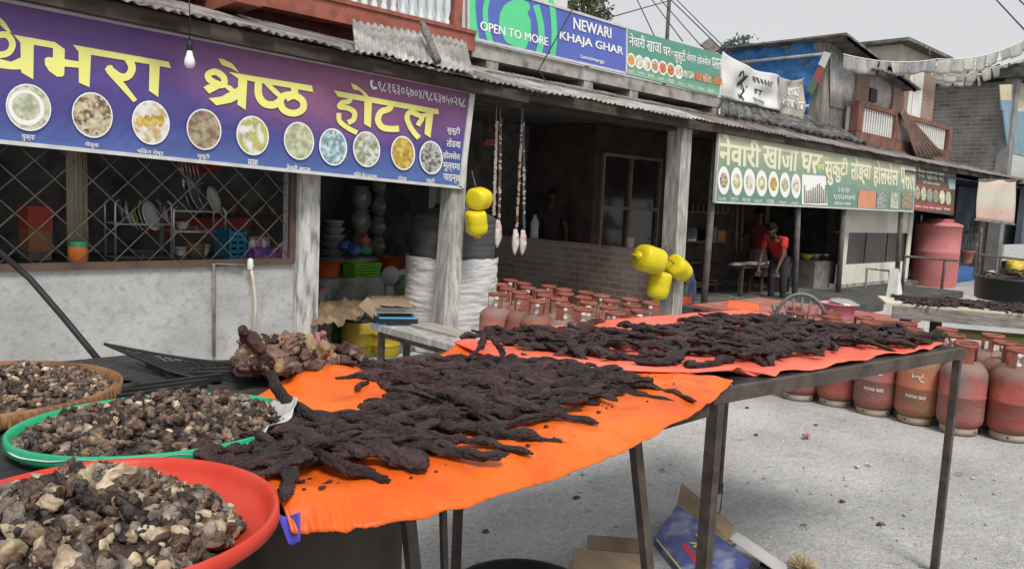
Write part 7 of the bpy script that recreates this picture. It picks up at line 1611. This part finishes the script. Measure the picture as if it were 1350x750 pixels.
b = MB(); b.hexa([eA+V((0, 0, -.02)), f1+V((0, 0, -.02)), f1+eN*.75+V((0, 0, -.02)), eA+eN*.62+V((0, 0, -.02))], [eA, f1, f1+eN*.75, eA+eN*.62]); b.build('pale_top', mat('pale_cloth', (0.55,0.52,0.38), (0.64,0.62,0.50), 4, .8, c3=(0.5,0.42,0.12), s3=5, a3=.5), T)
for t, w in ((.18, .05), (.42, .05), (2.0, .05)): p = eA+eD*t+eN*.10; b = MB(); b.beam(V((p.x, p.y, 0)), V((p.x, p.y, .668)), .075, .075, (0, 1, 0)); b.build('leg', M['dwood'], T)
b = MB(); b.beam(eA+eD*.5+eN*.3+V((0, 0, -.25)), f1+eN*.3+V((0, 0, -.25)), .3, .05); b.build('under_shelf', mat('olive_tarp', (0.20,0.19,0.05), (0.32,0.30,0.10), 4, .7), T)
stall = MB()
for i in range(330):
    t = R.uniform(.08, 1.75); s_ = R.uniform(.04, .62); p = eA+eD*(t+.08)+eN*s_
    put_strip(p.x, p.y, R.uniform(-.9, .9)+atan2(eD.y, eD.x)+pi/2, .802, 'dark dried strip spread on the pale cloth of the far stall table', '', sc=R.uniform(.55, .9), into=stall)
tag(stall.build('stall_meat_strips', [meatm, meatm2], loc=eA), 'dark dried strips spread thickly on the pale top of the grey wooden stall table', 'meat strips', kind='stuff')
pc_ = at_depth(1336, 384, 7.5); Pc = V((pc_.x, pc_.y, .803)); Rp = 46*7.5/FPX; ht = max(.16, at_depth(1336, 368, 7.3).z-.803)
T = thing('black_pot', 'wide black pot heaped with reddish strips on the far stall table', 'pot', Pc); b = MB(); b.lathe([(Rp*.9, 0), (Rp*.97, .02), (Rp, ht*.9), (Rp*1.04, ht*.92), (Rp*1.04, ht), (Rp*.95, ht), (Rp*.93, ht*.7), (.001, ht*.7)], Pc, 36); b.build('body', mat('pot_black', (0.03,0.035,0.035), (0.06,0.065,0.062), 4, .5), T)
heap = MB()
for i in range(60):
    a = R.uniform(0, 6.28); r_ = Rp*.98*sqrt(R.random()); put_strip(Pc.x+r_*cos(a), Pc.y+r_*sin(a), R.uniform(0, 3), .80, 'thin reddish strip heaped in the wide black pot', 'strips heaped in the black pot', red=True, sc=R.uniform(.35, .6), lift=ht*.9+.09*(1-(r_/Rp)**2)+R.uniform(0, .02), into=heap)
tag(heap.build('pot_meat_strips', [meatm, meatm2], loc=Pc), 'heap of thin reddish strips filling the wide black pot', 'meat strips', kind='stuff')
p = at_depth(1176, 425, 9.2); b = MB(); c = V((p.x, p.y, 0)); b.hexa([c+V((-.15, -.1, 0)), c+V((.15, -.1, 0)), c+V((.15, .1, 0)), c+V((-.15, .1, 0))], [c+V((-.04, -.03, .95)), c+V((.12, -.03, .7)), c+V((.1, .05, .7)), c+V((-.05, .05, .95))]); T = b.build('white_sheet', M['white'], loc=c); tag(T, 'folded white sheet leaning at the end of the stall table', 'sheet')

# ================================================================ GROUND PROPS
def gbox_thing(name, label, cat, corners, h, m, t=.006):
    pass
# open cardboard box and blue printed carton
c = gz(806, 748, .03); c = V((c.x, c.y, 0)); T = thing('cardboard_box', 'flattened muddy brown cardboard box lying under the orange cloth', 'box', c); Mz2 = Matrix.Rotation(radians(-48), 3, 'Z')
def bx2(p): return c+Mz2 @ V(p)
b = MB(); b.hexa([bx2(p) for p in ((-.16, -.10, .002), (.13, -.10, .002), (.13, .12, .002), (-.16, .12, .002))], [bx2(p) for p in ((-.16, -.10, .05), (.13, -.10, .045), (.13, .12, .045), (-.16, .12, .05))]); b.build('body', cardm, T)
b = MB(); b.panel(bx2((-.16, -.103, .05)), bx2((.10, -.105, .046)), bx2((.09, -.17, .075)), bx2((-.15, -.17, .08)), .005); b.build('flap', cardm, T); b = MB(); b.panel(bx2((-.1, .123, .05)), bx2((.13, .123, .046)), bx2((.13, .20, .08)), bx2((-.1, .20, .08)), .005); b.build('flap', mat('cardboard_dark', (0.15,0.11,0.075), (0.24,0.18,0.12), 5, .9), T)
def wedge(px, py, z): return gz(px, py, z)
T = thing('blue_carton', 'torn blue printed carton with yellow edge and red mark lying on the gravel', 'carton', gz(930, 730, 0))
d0 = 3.38
q = [at_depth(896, 662, 3.42), at_depth(865, 706, 3.25), at_depth(925, 775, 3.05), at_depth(985, 752, 3.12)]
# front face rests tilted; keep every corner at or above the ground
def up0(p, e=.012): return V((p.x, p.y, max(p.z, e)))
A0 = gz(862, 712, .02); A1_ = gz(896, 662, .20); 
P1 = gz(893, 664, .10); P2 = gz(862, 708, .03); P3 = gz(928, 790, .03); P4 = gz(990, 740, .10)
bc = mat('carton_blue', (0.045,0.065,0.22), (0.09,0.12,0.32), 6, .35, c3=(0.35,0.38,0.48), s3=8, a3=.8, dist=1.5)
nrm = (P2-P1).cross(P4-P1).normalized(); nrm = nrm if nrm.z > 0 else -nrm
b = MB(); dn = V((0, 0, -.028)); b.hexa([P1+V((.03, .03, -.07)), P2+dn, P3+dn, P4+V((.03, .03, -.07))], [P1, P2, P3, P4]); b.build('body', bc, T)
def on(u, v, l=.004): return P1.lerp(P4, u).lerp(P2.lerp(P3, u), v)+nrm*l
b = MB(); b.add([on(.06, .97), on(.98, .97), on(.98, 1.0), on(.06, 1.0)], [(0, 1, 2, 3)])
for (u0, v0, u1, v1) in ((.42, .28, .66, .44), (.44, .50, .64, .26), (.60, .20, .50, .52)):
    d = V((u1-u0, v1-v0)).normalized(); a = V((-d.y, d.x))*.014; b.add([on(u0+a.x, v0+a.y, .005+.0006*u0*10), on(u1+a.x, v1+a.y, .005+.0006*u0*10), on(u1-a.x, v1-a.y, .005+.0006*u0*10), on(u0-a.x, v0-a.y, .005+.0006*u0*10)], [(0, 1, 2, 3)])
b.build('yellow_print', mat('print_yellow', (0.62,0.58,0.05), rough=.4), T)
b = MB(); b.add([on(.38, .56, .005), on(.66, .60, .005), on(.66, .72, .005), on(.38, .68, .005)], [(0, 1, 2, 3)]); b.build('red_print', mat('print_red', (0.50,0.03,0.08), rough=.4), T)
b = MB(); f1_, f2_ = gz(893, 662, .10), gz(960, 690, .06); b.panel(P1+V((0, 0, .004)), P1.lerp(P4, .75)+V((0, 0, .004)), P1.lerp(P4, .8)+V((.16, .10, .03)), P1+V((.10, .05, .07)), .004); b.build('flap', cardm, T)
b = MB(); b.panel(P1.lerp(P4, .72)+V((.01, 0, .02)), P4+V((.10, -.12, -.06)), P4+V((.24, -.04, -.07)), P1.lerp(P4, .75)+V((.16, .06, .0)), .004); b.build('grey_flap', mat('grey_board', (0.36,0.37,0.37), (0.5,0.5,0.5), 5, .7), T)
c = gz(690, 736, .222); c = V((c.x, c.y, 0)); c -= c.normalized()*.25; T = thing('black_cauldron', 'round black cauldron standing under the table with its rim showing', 'cauldron', c); b = MB(); b.lathe([(.10, 0), (.20, .05), (.235, .14), (.24, .20), (.252, .205), (.252, .222), (.235, .22), (.22, .1), (.001, .06)], c, 36); b.build('body', mat('cast_iron', (0.012,0.012,0.012), (0.03,0.028,0.027), 8, .6), T)
p = gz(1062, 577, .01); b = MB(); b.grid(lambda u, v: p+V((.07*(u-.5)+.02*v, .04*(v-.5), .012*sin(u*7)+.012)), 10, 5); T = b.build('red_wrapper', mat('wrapper', (0.45,0.03,0.06), (0.5,0.25,0.28), 30, .4), loc=p, thick=.001); tag(T, 'crumpled red wrapper on the gravel before the gas cylinders', 'wrapper')
b = MB(); a = gz(948, 682, .0); b.tube([a, a+V((.01, 0, .08)), a+V((.03, .01, .17))], .003, 5); T = b.build('twig', M['dwood'], loc=a); tag(T, 'thin dry twig standing in the gravel behind the blue carton', 'twig')
c = gz(1058, 752, .0); b = MB(); 
for i in range(40): d = V((R.gauss(0, 1), R.gauss(0, 1), abs(R.gauss(0, 1)))).normalized(); b.tube([c, c+d*.04+V((0, 0, .01)), c+d*.07+V((0, 0, .012))], .003, 4)
T = b.build('straw_tuft', mat('straw', (0.40,0.30,0.15), (0.5,0.4,0.22), 9, .9), loc=c); tag(T, 'small tuft of straw lying at the bottom right of the carton', 'straw')
b = MB(); a = gz(1004, 742, .01); b.tube([a, gz(1030, 752, .02)], .012, 6); T = b.build('black_stick', M['black'], loc=a); tag(T, 'black stick end lying right of the blue carton', 'stick')
# a few bits of debris
for i, (px, py) in enumerate(((997, 573), (985, 537), (1075, 560), (640, 700), (1110, 660), (930, 600), (1160, 690), (760, 655))):
    c = gz(px, py, .006); b = MB(); b.blob(c, .02, .014, .008, .5, 2, i, 8, 5); T = b.build('debris_scrap', mat('scrap', (0.05,0.045,0.04), (0.12,0.1,0.09), 20, .9), loc=c); tag(T, 'small dark scrap lying on the grey gravel', 'scrap', 'scraps on the gravel')

for i in range(16):
    x = R.uniform(2.6, 5.6); y = R.uniform(1.0, 4.2); c = V((x, y, .012)); a = R.uniform(0, 6); s_ = R.uniform(.012, .03)
    b = MB(); b.grid(lambda u, v: c+V(((u-.5)*s_*2*cos(a)-(v-.5)*s_*sin(a), (u-.5)*s_*2*sin(a)+(v-.5)*s_*cos(a), .004+.006*sin(u*5+i)*sin(v*4))), 5, 4)
    T = b.build('litter_scrap', mat('litter_%d' % (i % 3), ((0.55,0.54,0.5), (0.2,0.16,0.11), (0.35,0.37,0.4))[i % 3], rough=.7), loc=c, thick=.001); tag(T, ('small pale paper scrap', 'small brown leaf scrap', 'small grey plastic scrap')[i % 3]+' trodden into the gravel', 'scrap', ('paper scraps', 'leaf scraps', 'plastic scraps')[i % 3]+' on the gravel')

# ================================================================ WIRES, LAMP, TREES, FLAGS
def wire(pts, r, label, sag=0.0):
    P_ = []
    for i in range(len(pts)-1):
        for k in range(8): t = k/8; q_ = pts[i].lerp(pts[i+1], t); q_.z -= sag*4*t*(1-t); P_.append(q_)
    P_.append(pts[-1]); b = MB(); b.tube(P_, r, 5); T = b.build('electric_wire', M['black'], loc=pts[0]); tag(T, label, 'wire', 'overhead electric wires')
wire([fy(795, -60, 6.8), fy(710, 93, 6.85), fy(720, 108, 6.6)], .008, 'wire crossing in front of the blue sign from above')
wire([fy(795, 26, 7.6), fy(880, 2, 9.0), fy(900, -20, 9.5)], .009, 'wire running level from the blue sign corner to the pole')
wire([at_depth(835, -10, 15), at_depth(866, 55, 12), at_depth(870, 62, 11.5)], .010, 'wire descending steeply behind the upper green sign')
wire([at_depth(852, -10, 16), at_depth(900, 55, 13.5)], .010, 'wire falling to the right end of the upper green sign')
wire([at_depth(862, -10, 17), at_depth(925, 62, 15)], .010, 'wire running parallel beyond the green sign')
wire([at_depth(874, -10, 18), at_depth(952, 66, 15), at_depth(985, 115, 13)], .012, 'thick wire passing the street lamp to the white banner')
wire([at_depth(882, -10, 18), at_depth(960, 68, 15.2), at_depth(1020, 118, 14)], .010, 'thin wire passing over the white banner')
wire([at_depth(1302, -12, 14), at_depth(1360, 50, 12)], .012, 'wire crossing the top right corner of the sky')
wire([at_depth(1330, -12, 14.4), at_depth(1365, 20, 13)], .012, 'second wire at the very top right corner of the sky')
b = MB(); a = at_depth(884, -30, 20); c = at_depth(879, 56, 20); b.tube([a, c, V((c.x, c.y, 0))], .05, 7); T = b.build('electric_pole', M['wire'], loc=(c.x, c.y, 0)); tag(T, 'thin electric pole rising behind the upper green sign', 'pole')
c = at_depth(936, 62, 15); T = thing('street_lamp', 'grey square lamp head tilted on a short arm beside the green sign', 'lamp', c); b = MB(); b.obox(c, rt*.10-up*.10, rt*.08+up*.06, fw*.03); b.build('head', M['tin2'], T); b = MB(); b.tube([c+rt*.08-up*.08, c+rt*.28-up*.10, V((c.x+.35, c.y, c.z-.6))], .03, 6); b.build('arm', M['wire'], T)
b = MB(); a = fy(1274, 62, 8); b.tube([fy(1225, 65, 7.6), fy(1226, 92, 7.6)], .02, 6); T = b.build('roof_rod', M['wire'], loc=a); tag(T, 'thin rod standing up on the tin house roof', 'rod')
# leafy trees behind
def tree(c, rw, rh, n, leaf, label, m, trunk=2.0):
    T = thing('tree', label, 'tree', (c.x, c.y, 0)); b = MB(); b.tube([V((c.x, c.y, 0)), V((c.x+.1, c.y, c.z*.6)), c], [.16, .10, .03], 7)
    cl = []
    for i in range(16): d = V((R.gauss(0, .55)*rw, R.gauss(0, .5)*rw, R.gauss(0, .5)*rh)); cl.append(c+d); b.tube([V((c.x, c.y, c.z-rh*.9)), c+d*.5, c+d], [.05, .03, .01], 5)
    b.build('trunk', M['dwood'], T); b = MB()
    for i in range(n):
        k = R.choice(cl); p = k+V((R.gauss(0, .20)*rw, R.gauss(0, .2)*rw, R.gauss(0, .18)*rh)); d = V((R.gauss(0, 1), R.gauss(0, 1), R.gauss(0, 1))).normalized(); e = d.cross(V((R.random(), R.random(), R.random()))).normalized(); s = leaf*R.uniform(.6, 1.3); b.add([p-d*s, p+e*s*.4, p+d*s, p-e*s*.4], [(0, 1, 2, 3)])
    b.build('crown', m, T)
leafm = mat('tree_leaf', (0.055,0.075,0.035), (0.13,0.15,0.08), 2, .7)
tree(at_depth(776, 14, 22), .65, .8, 1500, .07, 'small leafy tree showing behind the blue signboard top', leafm)
tree(at_depth(978, 62, 30), 0.8, .25, 700, .08, 'distant bluish green tree top beyond the tarpaulin roof', mat('far_leaf', (0.10,0.15,0.13), (0.17,0.23,0.20), 2, .8))
# strings of cloth squares drying across the top right
clothm = [mat('drying_grey', (0.27,0.27,0.265), (0.37,0.37,0.36), 6, .8), mat('drying_cream', (0.36,0.355,0.31), (0.45,0.44,0.39), 6, .8), mat('drying_slate', (0.24,0.24,0.25), (0.34,0.34,0.35), 6, .8)]
def flags(p0, p1, n, size, sag, label, wh=.8, corder=None, drop=1.0, band=False):
    T = thing('flag_string', label, 'flag string', p0, 'strings of cloth squares'); pts = []
    for i in range(n*2+1): t = i/(n*2); q_ = p0.lerp(p1, t); q_.z -= sag*4*t*(1-t); pts.append(q_)
    b = MB(); b.tube(pts, .012, 5); b.build('string', mat('white_string', (0.65,0.65,0.62), rough=.8), T)
    for i in range(n):
        a, c = pts[2*i].lerp(pts[2*i+2], .04), pts[2*i].lerp(pts[2*i+2], .96); h = size*drop*.62*R.uniform(.85, 1.1); b = MB(); w_ = V((-.05*R.random(), .05*R.uniform(-1, 1), 0))
        b.grid(lambda u, v: a.lerp(c, u)+V((0, 0, -h*v))+w_*v+V((0, .05*sin(u*5+i)*v, -.03*sin(pi*u)*v)), 5, 4); b.build('cloth_square', R.choice(clothm) if corder is None else clothm[corder[i % len(corder)]], T, thick=.003)
Df = 20
flags(fy(1112, 72, 6.2), fy(1236, 78, 6.5), 9, .40, .10, 'string of small dark cloth squares before the tin house', drop=1.0, corder=[2, 0, 0, 2, 1, 0, 2, 0, 2])
flags(fy(1236, 78, 6.5), fy(1362, 46, 6.0), 8, .5, .2, 'highest string of pale cloth squares above the brick house', corder=[1, 0, 1, 0])
flags(fy(1228, 90, 6.9), fy(1362, 72, 6.4), 9, .48, .2, 'middle string of pale cloth squares above the brick house', corder=[1, 1, 0])
flags(fy(1228, 97, 7.2), fy(1362, 92, 6.8), 10, .40, .15, 'lowest string of greyish cloth squares over the brick house roof', corder=[0, 2, 1])
b = MB(); 
for p0_, p1_ in (((1228, 98), (1310, 82)), ((1310, 82), (1352, 66)), ((1230, 101), (1300, 98))): b.tube([fy(*p0_, 6.6), fy(*p1_, 6.4)], .03, 6)
T = b.build('white_rope', mat('white_rope', (0.72,0.72,0.68), rough=.8), loc=fy(1310, 82, 6.5)); tag(T, 'thick white rope slung among the cloth squares', 'rope')
for i, (x, y, mk) in enumerate(((1088, 80, M['white']), (1080, 100, mat('faded_red', (0.4,0.1,0.09), rough=.8)), (1072, 115, mat('faded_green', (0.14,0.2,0.15), rough=.8)))):
    c = fx(x, y, XT-.12); b = MB(); b.add([c+V((0, -.10, .12)), c+V((-.03, .02, .16)), c+V((-.02, .12, -.06)), c+V((.0, .0, -.14))], [(0, 1, 2, 3)]); T = b.build('prayer_flag', mk, loc=c, thick=.002); tag(T, ('white', 'faded red', 'faded green')[i]+' prayer flag hanging at the corner of the tarpaulin', 'flag')
b = MB(); b.tube([fx(975, 83, XT-.1), fx(1090, 71, XT-.1)], .03, 6); b.tube([fx(1055, 142, XT-.1), fx(1066, 140, XT-.1)], .03, 6); T = b.build('bamboo_pole', M['tinpale'], loc=fx(1000, 80, XT-.1)); tag(T, 'pale pole fixed level across the blue tarpaulin', 'pole')
